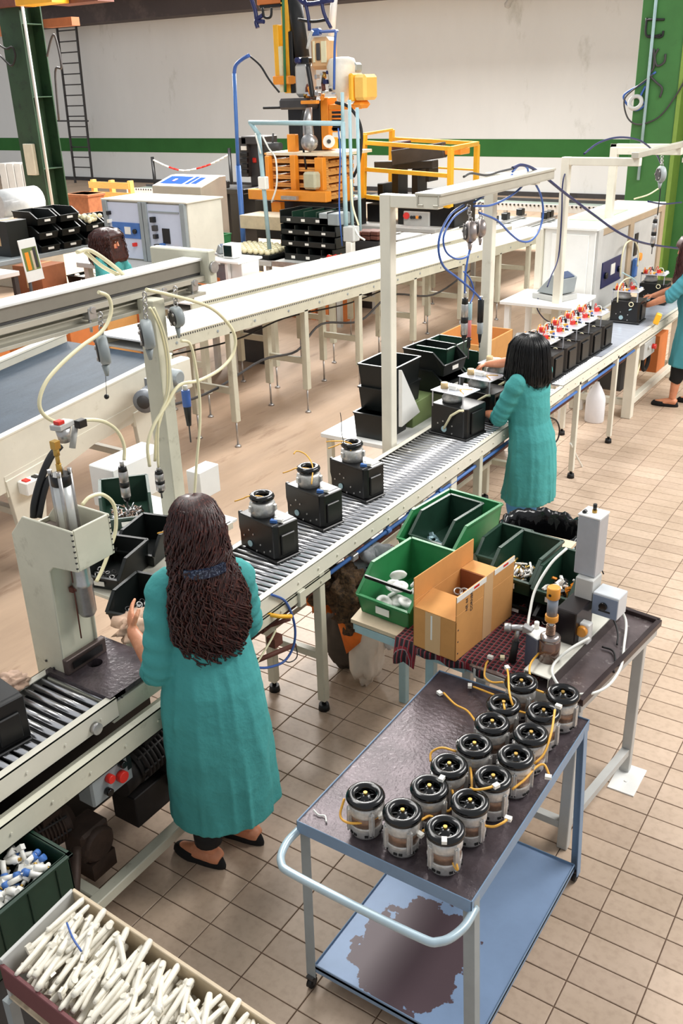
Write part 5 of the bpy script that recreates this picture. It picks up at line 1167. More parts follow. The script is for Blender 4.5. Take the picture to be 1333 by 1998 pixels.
    for s, arm in ((-1, armL), (1, armR)):
        sh, el, wr = Vector(arm[0]), Vector(arm[1]), Vector(arm[2]); k = sleeve[0 if s < 0 else 1]
        if k > 0:
            e = el.lerp(wr, k); dd = (wr-el).normalized()
        else: e = el.lerp(sh, .12); dd = (el-sh).normalized()
        put(MB().tube([e-dd*.03, e-dd*.002], .075, 22, True, [.066, .0675]), M4, 'cuff', coatm or M_coat, root, None)
    # --- trousers and shoes
    for s, (lx, ly) in zip((-1, 1), lg):
        if pants:
            g = MB(); limb(g, [(s*.087, .0, .70), (lx*.95, ly*.5+.01, .45), (lx, ly*.8-.01, .32), (lx, ly-.01, pants[1])], [.095, .075, .068, .058], 16); put(g, M4, 'trouser_leg', pants[0], root)
        g = MB(); n = 20; rings = []
        for z, w, l0, l1 in ((0, .038, -.075, .185), (.012, .043, -.078, .19), (.030, .042, -.074, .186), (.050, .037, -.066, .168)):
            rings.append([Vector((lx+w*math.sin(t)*(1.0 if math.cos(t) > 0 else .8), ly+(l0+l1)/2+(l1-l0)/2*math.cos(t), z)) for t in [2*PI*j/n for j in range(n)]])
        g.loft(rings); g.v = [turn(v, lx, ly) for v in g.v]; put(g, M4, 'shoe', M_blkcloth, root)
    return root, M4, hc
V3 = Vector
def strands(mb, fn, n, seed, r=.0035, wav=.010, k=14):
    R = random.Random(seed)
    for i in range(n):
        u = R.random(); e = R.uniform(.75, 1.08); ph = R.uniform(0, 6); fr = R.uniform(9, 17); off = R.uniform(.96, 1.06); w = wav*R.uniform(.5, 1.5); pts = []
        for j in range(k):
            t = j/(k-1)*e; p = fn(u, min(t, 1.12), off); pts.append(p+V3((w*math.sin(ph+fr*t*2.2), w*.6*math.cos(ph+fr*t*2), 0))*min(1, t*2))
        mb.tube(pts, r, 4, True, [r*.7]+[r]*(k-2)+[r*.3])
# ---- woman 1, seen from behind, long curly hair
w1, M1, hc1 = woman('woman in teal overall with long curly dark hair and clip, working at the press', (-2.055, 2.135, 0), (-.80, .60), .985,
    ((-.135, .02, 1.33), (-.195, .00, 1.00), (-.25, .235, 1.045), (.05, .85, .5), (-.9, .1, .3)), ((.135, .02, 1.33), (.175, .09, 1.07), (.06, .33, 1.04), (-.4, .9, -.1), (.4, 0, .9)), .295, (.10, .15),
    lean=.045, hemw=(.216, .180), seed=2, legs=((-.085, .0), (.10, .07)), pants=(mat('black_dotted_leggings', (18, 18, 22), .8, var=.3, scale=80, col2=(90, 90, 90), mix2=.12), .135), curlL=.25, wide=.86, footyaw=.75)
def hair1(u, t, off=1.0):
    """u across (0 left .. 1 right, through the back), t from crown to tips"""
    a = PI*(1.02+u*.96)                          # angle in the back half-plane
    c, s = math.cos(a), math.sin(a)
    keys = [(0, .012, .012, 1.668, .03), (.04, .045, .045, 1.662, .03), (.10, .074, .080, 1.635, .025), (.22, .096, .108, 1.565, .01), (.36, .098, .105, 1.475, -.005), (.46, .092, .088, 1.43, -.03), (.58, .112, .080, 1.36, -.05), (.72, .128, .075, 1.26, -.065), (.86, .122, .066, 1.16, -.07), (1.0, .085, .05, 1.065, -.07), (1.13, .06, .04, 1.01, -.07)]
    for i in range(len(keys)-1):
        if t <= keys[i+1][0] or i == len(keys)-2:
            q = (t-keys[i][0])/(keys[i+1][0]-keys[i][0]); v = [keys[i][j]+(keys[i+1][j]-keys[i][j])*q for j in range(5)]; break
    return V3((v[1]*c*off+(.015 if t > .5 else 0)*t, v[4]+v[2]*s*off+.02, v[3]))
h = MB(); rr = []
for i in range(22):
    t = .10+i/21*.90; row = []
    for j in range(40):
        u = j/39*1.0; row.append(hair1(u, t)*1.0)
    fr = [row[-1].lerp(row[0], (k+1)/9)+V3((0, (.075 if t < .42 else .0)*math.sin(PI*(k+1)/9), 0)) for k in range(8)] if t < .30 else [row[-1].lerp(row[0], (k+1)/9)+V3((0, -.012, 0)) for k in range(8)]
    row = row+fr
    row = [p+V3((noise.noise(p*9)*.012, noise.noise(p*9+V3((5, 0, 0)))*.012, noise.noise(p*6)*.01)) for p in row]
    rr.append(row)
h.loft(rr); h.ell((hc1[0], hc1[1]-.030, hc1[2]+.030), (.086, .100, .100), 24, 14); put(h, M1, 'hair', M_hair, w1, None)
h = MB(); strands(h, hair1, 420, 4, .0040, .024, 30); o = put(h, M1, 'curly_strands', M_hair, w1); o['kind'] = 'stuff'
M_clip = mat('blue_silver_clip', (40, 50, 74), .2, .4, var=.6, scale=60, col2=(150, 170, 200), mix2=.4)
mb = MB(); pts = [hair1(.5+(i/12-.5)*.46, .455, 1.22) for i in range(13)]
for i in range(12): mb.bar(pts[i], pts[i+1], .014, .034)
put(mb, M1, 'hair_clip', M_clip, w1)
# ---- woman 2, black bob
w2, M2, hc2 = woman('woman in a teal overall with a black bob, reaching across the conveyor', (-2.13, 5.40, 0), (-.97, .25), .895,
    ((-.17, .03, 1.33), (-.215, .13, 1.08), (-.12, .33, 1.04), (.1, 1, 0), (-.8, 0, .5)), ((.17, .05, 1.36), (.10, .30, 1.385), (.10, .50, 1.335), (0, .9, -.35), (0, .3, .95)), .43, (.05, -1),
    lean=.06, hemw=(.215, .185), seed=5, legs=((-.145, -.02), (.07, .06)), pants=(mat('light_blue_trousers', (84, 150, 204), .8, var=.1), .13), headyaw=.1)
def bob(M4, root, m, c, w=1.0, low=1.27, seed=3, curly=0.0, n=260, back=1.0):
    def fn(u, t, off=1.0):
        a = PI*(.80+u*1.40); cc, s = math.cos(a), math.sin(a)
        top = c[2]+.125; z = top-(top-low)*max(0, t)**1.15
        rad = (.035+.085*min(1, t*4)**.6)*(1+.20*min(1, max(0, t-.25)*1.6))*w
        if t > .9: rad *= 1-(t-.9)*.9
        return V3((rad*cc*off+c[0], c[1]-.022+rad*1.13*s*off*back, z))
    h = MB(); rr = []
    for i in range(16):
        t = i/15; row = [fn(j/39, t) for j in range(40)]; f = [row[-1].lerp(row[0], (k+1)/7)+V3((0, (.05 if t < .30 else -.02)*math.sin(PI*(k+1)/7), 0)) for k in range(6)]
        rr.append([p+V3((noise.noise(p*11+V3((seed, 0, 0)))*(.006+curly), noise.noise(p*11)*(.006+curly), 0)) for p in row+f])
    h.loft(rr[1:]); h.ell((c[0], c[1]-.028, c[2]+.028), (.092*w, .104*w, .098), 24, 14); put(h, M4, 'hair', m, root)
    h = MB(); strands(h, fn, n, seed, .0032, .002+curly, 10); o = put(h, M4, 'hair_strands', m, root); o['kind'] = 'stuff'
bob(M2, w2, M_hairb, hc2, 1.08, 1.30, 3, 0.0, 320)
# ---- woman 3, right edge
w3, M3, hc3 = woman('woman in a teal overall with curly auburn hair, cut off by the right edge', (-2.02, 9.02, 0), (-1, -.12), .97,
    ((-.17, .04, 1.33), (-.20, .20, 1.12), (-.13, .42, 1.00), (.1, .9, -.2), (-.3, .2, .9)), ((.17, .04, 1.33), (.20, .20, 1.12), (.10, .40, 1.05), (-.2, .9, -.1), (0, .2, .9)), .42, (.12, .12),
    lean=.08, hemw=(.215, .19), seed=8, legs=((-.10, .10), (.09, -.12)), pants=(M_blkcloth, .26), coatm=mat('teal_overall_blue', (74, 146, 158), .78, var=.1, scale=3, bump=.12, bscale=90, spec=.25))
bob(M3, w3, M_hairr, hc3, 1.25, 1.16, 9, .018, 260)
# ---- woman 4, far left
w4, M4_, hc4 = woman('woman in teal with bushy brown hair at the white cabinets, far left', (-7.62, 6.98, 0), (.95, .25), 1.0,
    ((-.17, .04, 1.33), (-.24, .16, 1.10), (-.12, .40, 1.02), (.2, .9, 0), (-.3, .2, .9)), ((.17, .04, 1.33), (.24, .16, 1.10), (.12, .40, 1.02), (-.2, .9, 0), (.3, .2, .9)), .42, (.2, .2),
    lean=.05, seed=11, pants=(M_blkcloth, .2))
bob(M4_, w4, M_hair, hc4, 1.34, 1.30, 12, .03, 320)
# ================================================================ BACKGROUND
def fb(x0, y0, x1, y1, Y, th, R=None):
    """world box whose near face fills photo corners (x0,y0)-(x1,y1) on the plane y = Y, th deep"""
    a = P((x0+x1)/2, y0, y=Y); b = P((x0+x1)/2, y1, y=Y); l = P(x0, (y0+y1)/2, y=Y); r = P(x1, (y0+y1)/2, y=Y)
    return (min(l.x, r.x), Y, b.z), (max(l.x, r.x), Y+th, a.z)
def part(t, name, m, *boxes, bevel=0):
    mb = MB()
    for b in boxes: mb.box(*b)
    return mb.build(name, m, t, bevel)
lc = column(-16.5, 13.75, .62, .55, 6.3, 'dark green steel column with a junction box, left', M_greend)
MB().box((-16.6, 13.38, 1.45), (-16.32, 13.47, 2.05)).build('junction_box', M_cream, lc, .01); MB().cyl((-16.1, 13.5, .0), (-16.1, 13.5, 5.8), .03, 8).build('conduit', M_lgrey, lc)
rcx = thing('steel_column', 'broad bright green steel column with a blue conduit, right edge', 'column', (-3.5, 15.3, 0))
part(rcx, 'front_plate', M_green, ((-4.62, 15.0, 0), (-3.95, 15.08, 6.5)), bevel=.004); part(rcx, 'web', M_green, ((-3.95, 15.35, 0), (-3.1, 15.42, 6.5))); part(rcx, 'flange_edge', mat('yellow_green_paint', (120, 150, 62), .6, var=.1), ((-3.99, 14.98, 0), (-3.93, 15.42, 6.5)), bevel=.004); part(rcx, 'side_plate', M_green, ((-3.1, 14.9, 0), (-2.2, 15.6, 6.5)))
MB().cyl((-4.42, 14.95, 1.5), (-4.42, 14.95, 6.4), .022, 10).build('blue_conduit', M_paleblue, rcx)
# cables on the right column
for i, pts in enumerate([[(1262, 35), (1262, 70), (1290, 68)], [(1297, 38), (1262, 38)], [(1295, 60), (1290, 72), (1265, 70)], [(1285, 95), (1278, 110), (1282, 128), (1296, 122), (1299, 105)], [(1276, 95), (1276, 130), (1268, 145), (1280, 160), (1292, 172), (1288, 190)], [(1260, 168), (1250, 190), (1258, 205), (1240, 215), (1225, 205), (1217, 190), (1224, 180), (1250, 165), (1280, 140)]]):
    hose([P(a, b, y=14.97) for a, b in pts], .016, [M_rubber, M_rubber, M_rubber, M_dgrey, M_dgrey, M_blueh][i], 'cable', ['black bent cable at the top of the right green column', 'short black strap at the top of the right green column', 'black cable bracket under the strap on the right column', 'dark hooked cable halfway up the right green column', 'dark bunched cable running down the right green column', 'blue cable coiled at a reel beside the right green column'][i], 'cable')
hose([P(a, b, y=14.95) for a, b in [(1340, 150), (1320, 185), (1290, 225), (1262, 240), (1240, 242), (1225, 230), (1218, 205), (1222, 188), (1245, 168), (1275, 145)]], .012, M_dgrey, 'cable', 'large hanging cable loop in front of the right green column', 'cable')
solo(MB().torus(P(1240, 200, y=14.93), .09, .03, 20, 8, Matrix.Rotation(1.2, 3, 'X')), 'cable_reel', M_lgrey, 'grey cable reel hanging left of the right green column', 'cable reel')
# ladder
ld = thing('steel_ladder', 'tall dark steel ladder leaning against the back wall, upper left', 'ladder', tuple(P(160, 385, y=24.6)))
a0, a1, b0, b1 = P(107, 20, y=24.9), P(145, 20, y=24.9), P(147, 355, y=24.6), P(181, 355, y=24.6)
a0.z = a1.z = max(a0.z, a1.z); b0.z = b1.z = 0.0
for p, q in ((a0, b0), (a1, b1)): MB().bar(p, q, .05, .07).build('side_rail', M_dgrey, ld)
rg0 = None
for k in range(16):
    t = (k+.6)/16.5; p = b0.lerp(a0, t); q = b1.lerp(a1, t); MB().cyl(p, q, .022, 6).build('rung', M_dgrey, ld)
MB().bar(P(108, 236, y=24.7), P(172, 236, y=24.7), .05).build('wall_bracket', M_dgrey, ld)
# crane trolley underside top left, wall lamp
ct = thing('crane_trolley', 'yellow and rust crane trolley under the roof in the upper left corner', 'crane', (-17, 13.6, 5.2))
part(ct, 'yellow_beam', M_yellow, fb(28, -20, 100, 8, 12.9, .4)); part(ct, 'rust_plate', M_rust, fb(-20, -20, 28, 14, 13.3, .5), fb(100, -15, 190, 6, 13.3, .4)); part(ct, 'cable_tray', M_cardd, fb(-10, 28, 25, 70, 13.9, .3), fb(84, 35, 140, 52, 13.9, .2))
hose([P(a, b, y=13.4) for a, b in [(-5, 85), (12, 95), (24, 92), (30, 110), (22, 128), (0, 108)]], .02, M_rubber, 'cable', 'black cables sagging beside the left green column near the roof', 'cable')
hose([P(a, b, y=13.5) for a, b in [(92, 110), (100, 76), (108, 72), (120, 130), (108, 140), (115, 235)]], .022, M_dgrey, 'cable', 'dark cable drooping between the left column and the ladder', 'cable')
wl = solo(MB().lathe([(0, 0), (.05, 0), (.09, .06), (.07, .16), (.10, .2), (.10, .3), (0, .3)], P(988, 15, y=25.1), 14, Matrix.Rotation(.5, 3, 'Y')), 'wall_lamp', M_lgrey, 'small grey lamp head high on the back wall, top right of centre', 'lamp')
# barrier posts and chain
p1, p2 = P(299, 356, y=20.0), P(447, 364, y=20.0); 
for i, (px_, ytop) in enumerate(((297, 306), (447, 289))):
    q = P(px_, ytop, y=20.0); solo(MB().cyl((q.x, 20, 0), (q.x, 20, q.z), .045, 10).cyl((q.x, 20, 0), (q.x, 20, .04), .16, 16), 'barrier_post', M_black, ['left of the two black barrier posts holding the red and white chain', 'right of the two black barrier posts, near the blue pole'][i], 'post', None)
ch = thing('barrier_chain', 'red and white plastic chain hanging between the two black posts', 'chain', tuple(P(370, 330, y=20.0)))
cp = cat([P(a, b, y=20.0) for a, b in [(299, 312), (330, 326), (360, 333), (395, 326), (420, 316), (446, 302)]], 3)
for k in range(len(cp)-1): MB().tube([cp[k], cp[k+1]], .025, 6).build('link', M_red if k in (3, 4, 8, 9, 10) else M_white2, ch)
# ---- left rack, bins, cardboard
rk = thing('steel_rack', 'dark steel shelf rack loaded with black bins, left', 'rack', (-10.9, 9.2, 0))
part(rk, 'upper_shelf', M_greyp, ((-11.5, 7.6, .90), (-10.6, 10.6, .96)), bevel=.004); part(rk, 'lower_shelf', M_dgrey, ((-11.5, 7.6, .25), (-10.6, 10.6, .29)))
for x, y in ((-11.45, 7.65), (-10.65, 7.65), (-11.45, 10.5), (-10.65, 10.5)): part(rk, 'upright', M_dgrey, ((x-.03, y-.03, 0), (x+.03, y+.03, .95)))
BN = [(-10.85, 8.75, .96), (-10.85, 9.15, .96), (-10.85, 9.55, .96), (-10.85, 9.95, .96), (-10.85, 8.75, 1.14), (-10.85, 9.15, 1.14), (-10.85, 9.6, 1.14), (-10.85, 10.0, 1.14), (-10.9, 8.8, 1.32), (-10.9, 9.2, 1.32)]
bn = thing('storage_bin', '', 'bin', (0, 0, 0)); MB().bin((0, 0, 0), .5, .34, .17, .008, 0, .5).build('shell', M_bbin, bn, world=False); MB().box((.25, -.05, .04), (.256, .05, .07)).build('label_card', M_white2, bn, world=False)
DSC = ['bottom row, nearest the calendar', 'bottom row, second from the calendar', 'bottom row, third from the calendar', 'bottom row, beside the woman\'s head', 'middle row, nearest the calendar', 'middle row, second from the calendar', 'middle row, holding pale parts', 'middle row, farthest right', 'top row, left one', 'top row, right one']
for i, q in enumerate(BN):
    o = bn if i == 0 else dup(bn); o.location = q; o['label'] = 'black stacking bin on the left rack, '+DSC[i]; o['group'] = 'black bins stacked on the left rack'
for i, (x, y, z) in enumerate([(-9.85, 8.5, .0), (-9.85, 8.9, .0), (-9.85, 8.5, .18), (-9.85, 8.9, .18), (-9.85, 8.5, .36), (-9.85, 8.9, .36), (-9.85, 8.7, .54), (-10.25, 9.3, .0), (-10.25, 9.3, .18), (-10.25, 9.3, .36)]):
    dup(bn, (x, y, z), 0, 'black bin in the floor stack below the left rack, %s' % ['front pair lowest left', 'front pair lowest right', 'second layer left', 'second layer right', 'third layer left', 'third layer right', 'topmost with white parts', 'lowest at the back', 'middle at the back', 'highest at the back'][i], 'black bins stacked below the left rack')
r = random.Random(31); mb = MB().use(M_hose)
for k in range(26): mb.ell((-10.72+r.uniform(-.12, .12), 9.6+r.uniform(-.12, .12), 1.30+r.uniform(-.02, .04)), .035, 8, 5)
solo(mb, 'small_parts', None, 'cream parts heaped in a black bin on the left rack', 'parts')['kind'] = 'stuff'
mb = MB().use(M_white2)
for k in range(30): mb.cbox((-9.83+r.uniform(-.14, .14), 8.75+r.uniform(-.2, .2), .70+r.uniform(-.03, .04)), (.06, .03, .03), (r.random(), 0, r.random()*3))
solo(mb, 'small_parts', None, 'white parts in the bin stack below the left rack', 'parts')['kind'] = 'stuff'
def carton(x, y, z, sx, sy, sz, m, label, rz=0, group=None, open_=False):
    t = thing('cardboard_box', label, 'box', (x, y, z), group, 0); R = Matrix.Rotation(rz, 3, 'Z')
    def b(a, c, name, mm=m, bv=.004): q = MB().box(a, c); q.v = [R @ v + Vector((x, y, z)) for v in q.v]; q.build(name, mm, t, bv)
    if open_:
        w = .012
        b((-sx/2, -sy/2, 0), (sx/2, sy/2, w), 'bottom'); b((-sx/2, -sy/2, 0), (-sx/2+w, sy/2, sz), 'side_wall'); b((sx/2-w, -sy/2, 0), (sx/2, sy/2, sz), 'side_wall'); b((-sx/2, -sy/2, 0), (sx/2, -sy/2+w, sz), 'end_wall'); b((-sx/2, sy/2-w, 0), (sx/2, sy/2, sz), 'end_wall')
    else:
        b((-sx/2, -sy/2, 0), (sx/2, sy/2, sz), 'carton'); b((-.03, -sy/2-.001, .3*sz), (.03, sy/2+.001, sz+.002), 'tape', M_tape, 0)
    return t
for i, (x, y, z, s) in enumerate([(-10.95, 8.36, .96, (.40, .34, .46)), (-10.3, 8.25, .5, (.5, .45, .4)), (-10.2, 8.2, 0, (.6, .6, .5)), (-9.7, 7.9, 0, (.5, .5, .55))]):
    carton(x, y, z, *s, [M_bbin, M_cardd, M_cardd, M_cardo][i], ['tall black box on the left rack beside the black bins', 'brown cardboard box behind the calendar, left', 'brown carton on the floor left, under another', 'orange carton with a white label on the floor, left'][i], .1*i)
tb = thing('packing_table', 'cluttered packing table at the left edge under a white cloth', 'table', (-10.6, 7.3, 0)); part(tb, 'table_top', M_bright, ((-11.2, 6.3, .86), (-10.0, 7.7, .92)), bevel=.006)
for x, y in ((-11.15, 6.35), (-10.05, 6.35), (-11.15, 7.65), (-10.05, 7.65)): part(tb, 'leg', M_dgrey, ((x-.03, y-.03, 0), (x+.03, y+.03, .86)))
stackbin(-10.7, 7.2, .5, .4, .16, .92, 0, M_bbin, 'black bin with white rags on the packing table, left edge'); crumple('white_rag', (-10.7, 7.1, .98), .16, M_white2, 'crumpled white rag in the bin on the packing table', 'rag', 5, .5, .5)
carton(-10.4, 6.9, 0, .7, .8, .7, M_cardd, 'large brown carton under the packing table, left edge')
carton(-9.6, 7.0, 0, .5, .6, .52, M_cardo, 'orange carton standing before the packing table, left')
# calendar
cl_ = thing('wall_calendar', 'hanging calendar with a colour picture in front of the left rack', 'calendar', (-9.3, 7.6, 1.0))
Cc = [P(33, 470, x=-9.3), P(66, 463, x=-9.3), P(86, 543, x=-9.3), P(54, 552, x=-9.3)]
def quadp(a, b, c, d, off, th, name, m):
    nrm = (b-a).cross(d-a).normalized()*-1; vs = [p+nrm*off for p in (a, b, c, d)]+[p+nrm*(off+th) for p in (a, b, c, d)]
    MB().add(vs, [(0, 1, 2, 3), (7, 6, 5, 4), (0, 4, 5, 1), (1, 5, 6, 2), (2, 6, 7, 3), (3, 7, 4, 0)], False).build(name, m, cl_)
def bil(u, v): return Cc[0].lerp(Cc[1], u).lerp(Cc[3].lerp(Cc[2], u), v)
quadp(*Cc, 0, .01, 'sheet', M_bright)
for (u0, v0, u1, v1, m, nm) in ((.08, .20, .94, .74, mat('picture_green', (110, 126, 70), .5), 'picture'), (.20, .30, .42, .72, M_orange, 'orange_figure'), (.55, .28, .68, .73, M_woodw, 'pale_figure'), (.68, .22, .86, .70, M_dgrey, 'dark_figure')):
    for sg in (1, -1): quadp(bil(u0, v0), bil(u1, v0), bil(u1, v1), bil(u0, v1), .010 if sg > 0 else -.002, .002 if nm == 'picture' else .004, nm, m)
MB().cyl((-9.32, Cc[0].y+.1, 1.2), (-9.32, Cc[0].y+.1, 0), .02, 8).build('stand', M_dgrey, cl_)
# shelving unit and wrapped roll at the left edge
ws = thing('white_locker', 'row of tall white lockers standing at the left edge', 'locker', (-21, 16, 0))
for k in range(4):
    a = P(2+k*15, 318, y=17.5); b = P(15+k*15, 318, y=17.5); part(ws, 'door', M_lgrey, ((a.x, 17.4, 0), (b.x, 17.9, a.z)), bevel=.01)
wr_ = thing('wrapped_roll', 'large roll wrapped in clear plastic on a beige container, left edge', 'roll', (-14, 10.5, 0))
a, b = P(-10, 402, x=-13.4), P(72, 402, x=-13.4); MB().cyl((-13.4, a.y, a.z), (-13.4, b.y, a.z), .24, 20).build('roll', mat('plastic_wrap', (206, 208, 208), .15, var=.15, scale=8), wr_)
part(wr_, 'container', mat('beige_container', (176, 166, 148), .6, var=.1), ((-14.0, a.y, 0), (-12.9, b.y, a.z-.18)), bevel=.02)
# wooden pallets leaning, left middle
def pallet(x0, x1, y, z0, z1, n, label, m=M_wood, depth=.14):
    t = thing('wooden_pallet', label, 'pallet', ((x0+x1)/2, y, z0))
    for k in range(n): z = z0+(z1-z0)*(k+.5)/n; MB().box((x0, y, z-(z1-z0)/n*.32), (x1, y+.02, z+(z1-z0)/n*.32)).build('slat', m, t)
    for k in range(3): x = x0+(x1-x0)*(.04+.46*k); MB().box((x-.0, y+.02, z0), (x+.08, y+depth, z1)).build('stringer', m, t)
    return t
a, b = P(172, 355, y=16), P(250, 355, y=16); pallet(a.x, b.x, 16, 0, a.z+.05, 5, 'orange brown wooden pallet standing upright behind the white cabinets', M_wood)
a, b = P(130, 378, y=15), P(170, 378, y=15); solo(MB().box((a.x, 15, 0), (b.x, 15.5, a.z)).box((a.x-.03, 14.98, a.z-.06), (b.x+.03, 15.52, a.z)), 'wooden_crate', M_woodd, 'brown wooden crate beside the foot of the left green column', 'crate', None, .01)
# cardboard boxes in a row behind the belt
for i in range(9):
    y = 4.15+i*.50
    carton(-6.80, y, .58, .44, .38, .48, M_cardo if i % 2 else M_card, 'open orange cardboard box in the row behind the belts, %s from the left edge' % ['first', 'second', 'third', 'fourth', 'fifth', 'sixth', 'seventh', 'eighth', 'ninth'][i], rnd.uniform(-.1, .1), 'cardboard boxes in a row behind the belts', i % 3 == 1)
bs = thing('box_shelf', 'low brown shelf under the row of cardboard boxes behind the belts', 'shelf', (-6.86, 6.1, 0)); part(bs, 'board', M_woodd, ((-7.1, 3.8, .54), (-6.5, 8.4, .58)))
for y in (3.9, 6.1, 8.3): part(bs, 'support', M_dgrey, ((-7.05, y-.03, 0), (-6.55, y+.03, .54)))
# ---- white test cabinets
cab = thing('test_cabinet', 'white double test cabinet with blue panels and grey frames, behind the left rail', 'cabinet', (-8.64, 9.0, 0))
part(cab, 'carcass', M_white, ((-9.35, 8.67, .98), (-7.93, 9.30, 1.70)), bevel=.01); part(cab, 'top_plate', M_white, ((-9.37, 8.63, 1.70), (-7.91, 9.32, 1.72)), bevel=.004)
for x in (-9.35, -8.72, -8.66, -8.03): part(cab, 'frame_post', M_greyp, ((x, 8.62, .98), (x+.08, 8.67, 1.70)), bevel=.006)
for x0, x1 in ((-9.27, -8.72), (-8.58, -8.03)): part(cab, 'door_panel', mat('pale_blue_panel', (206, 214, 232), .35, var=.03), ((x0, 8.645, 1.0), (x1, 8.668, 1.68)))
part(cab, 'blue_panel', M_blue, ((-9.22, 8.636, 1.25), (-8.74, 8.645, 1.44)))
for x in (-9.12, -8.82): MB().cyl((x, 8.636, 1.34), (x, 8.61, 1.34), .03, 12).build('knob', M_black, cab)
part(cab, 'meter', M_white2, ((-9.0, 8.628, 1.30), (-8.9, 8.637, 1.39))); part(cab, 'dark_window', M_black, ((-8.36, 8.636, 1.22), (-8.24, 8.645, 1.40))); part(cab, 'grey_strip', M_greyp, ((-8.56, 8.636, 1.58), (-8.06, 8.645, 1.60)))
for k, (x, z, s, m) in enumerate([(-8.48, 1.50, .06, M_black), (-8.46, 1.40, .06, M_dgrey), (-8.46, 1.30, .05, M_blackg), (-8.36, 1.19, .06, M_blue), (-8.46, 1.18, .05, M_black), (-8.28, 1.15, .05, M_dgrey), (-8.16, 1.15, .05, M_orange), (-8.20, 1.08, .05, M_greyp), (-8.40, 1.08, .05, M_black), (-9.24, 1.55, .04, M_black), (-9.24, 1.45, .04, M_white2), (-8.84, 1.18, .04, M_red)]): MB().cbox((x, 8.62, z), (s, .06, s*1.1)).build('fitting', m, cab, .004)
part(cab, 'table', M_lgrey, ((-9.5, 8.2, .92), (-7.8, 9.4, .98)), bevel=.004)
for x, y in ((-9.4, 8.3), (-7.9, 8.3), (-9.4, 9.3), (-7.9, 9.3)): part(cab, 'leg', M_lgrey, ((x-.04, y-.04, 0), (x+.04, y+.04, .92)))
dk = thing('control_desk', 'beige control desk with a sloping blue keypad behind the white cabinets', 'console', (-10.0, 11.2, 0))
a, b = P(296, 362, y=11.0), P(380, 366, y=11.0)
MB().prism([(11.0, 0), (11.0, a.z), (11.45, a.z+.12), (11.6, a.z+.12), (11.6, 0)], a.x, b.x+.12, 'x').build('body', mat('beige_desk', (196, 184, 164), .5, var=.06), dk, .01)
sl = .12/.45; M_key = mat('matt_blue_keypad', (40, 84, 176), .9, var=.1, spec=.05)
for (u0, u1, v0, v1, m, nm) in ((.05, .98, .1, .95, M_white2, 'sloping_panel'), (.10, .62, .2, .85, M_key, 'keypad'), (.68, .76, .2, .85, M_key, 'strip'), (.80, .92, .25, .8, M_key, 'strip'), (.30, .36, .4, .6, M_red, 'button')):
    x0, x1 = a.x+(b.x-a.x)*u0, a.x+(b.x-a.x)*u1; y0, y1 = 11.0+.45*v0, 11.0+.45*v1; o = {'sloping_panel': .004, 'keypad': .008, 'strip': .008, 'button': .012}[nm]
    MB().add([(x0, y0, a.z+sl*(y0-11)), (x1, y0, a.z+sl*(y0-11)), (x1, y1, a.z+sl*(y1-11)), (x0, y1, a.z+sl*(y1-11)), (x0, y0, a.z+sl*(y0-11)+o), (x1, y0, a.z+sl*(y0-11)+o), (x1, y1, a.z+sl*(y1-11)+o), (x0, y1, a.z+sl*(y1-11)+o)], [(3, 2, 1, 0), (4, 5, 6, 7), (0, 1, 5, 4), (1, 2, 6, 5), (2, 3, 7, 6), (3, 0, 4, 7)], False).build(nm, m, dk)
# desk with weighing terminal, small monitor and white frame near the end of the rail
wd = thing('instrument_stand', 'white instrument stand with an open frame front beside the belt end', 'stand', (-7.0, 7.9, 0))
a, b = P(405, 510, y=7.8), P(478, 500, y=7.8); x0, x1, zt = a.x, b.x, a.z
part(wd, 'cabinet', M_bright, ((x0+.12, 7.86, .5), (x1-.10, 8.16, zt)), bevel=.008); part(wd, 'top_plate', M_bright, ((x0-.02, 7.78, zt), (x1-.08, 8.2, zt+.025)), bevel=.004)
part(wd, 'post', M_bright, ((x0-.02, 7.79, .0), (x0+.04, 7.85, zt)), bevel=.003); part(wd, 'post', M_bright, ((x0+.24, 7.80, .0), (x0+.28, 7.85, zt)), bevel=.003); part(wd, 'screen', mat('grey_glass', (110, 114, 122), .15, var=.2), ((x0+.04, 7.83, .8), (x0+.24, 7.85, zt-.03))); part(wd, 'black_socket', M_black, ((x1-.17, 7.845, zt-.28), (x1-.12, 7.86, zt-.16)))
def terminal(c, label, k=1.0, rz=0):
    t = thing('weighing_terminal', label, 'terminal', c); R = Matrix.Rotation(rz, 3, 'Z')
    def T(mb): mb.v = [R @ (v*k)+Vector(c) for v in mb.v]; return mb
    T(MB().box((-.16, -.13, 0), (.16, .13, .05))).build('base', M_lgrey, t, .006); T(MB().prism([(-.12, .06), (.13, .06), (.15, .20), (.06, .24)], -.12, .12, 'y')).build('sloping_body', M_greyp, t, .006)
    T(MB().add([(.065, -.08, .2405), (.148, -.08, .2045), (.148, .08, .2045), (.065, .08, .2405), (.068, -.08, .247), (.151, -.08, .211), (.151, .08, .211), (.068, .08, .247)], [(3, 2, 1, 0), (4, 5, 6, 7), (0, 1, 5, 4), (1, 2, 6, 5), (2, 3, 7, 6), (3, 0, 4, 7)], False)).build('display', mat('dark_display', (60, 78, 112), .2), t)
    return t
terminal((x0+.02, 8.05, zt+.025), 'small grey weighing terminal on the white instrument stand', .55, -.5)
mo_ = thing('monitor', 'small white monitor with a black screen on the instrument stand', 'monitor', (x0+.27, 8.0, zt+.025)); part(mo_, 'shell', M_bright, ((x0+.14, 7.9, zt+.03), (x0+.29, 8.05, zt+.18)), bevel=.01); part(mo_, 'screen', M_blackg, ((x0+.16, 7.893, zt+.05), (x0+.27, 7.90, zt+.165)), bevel=.002)
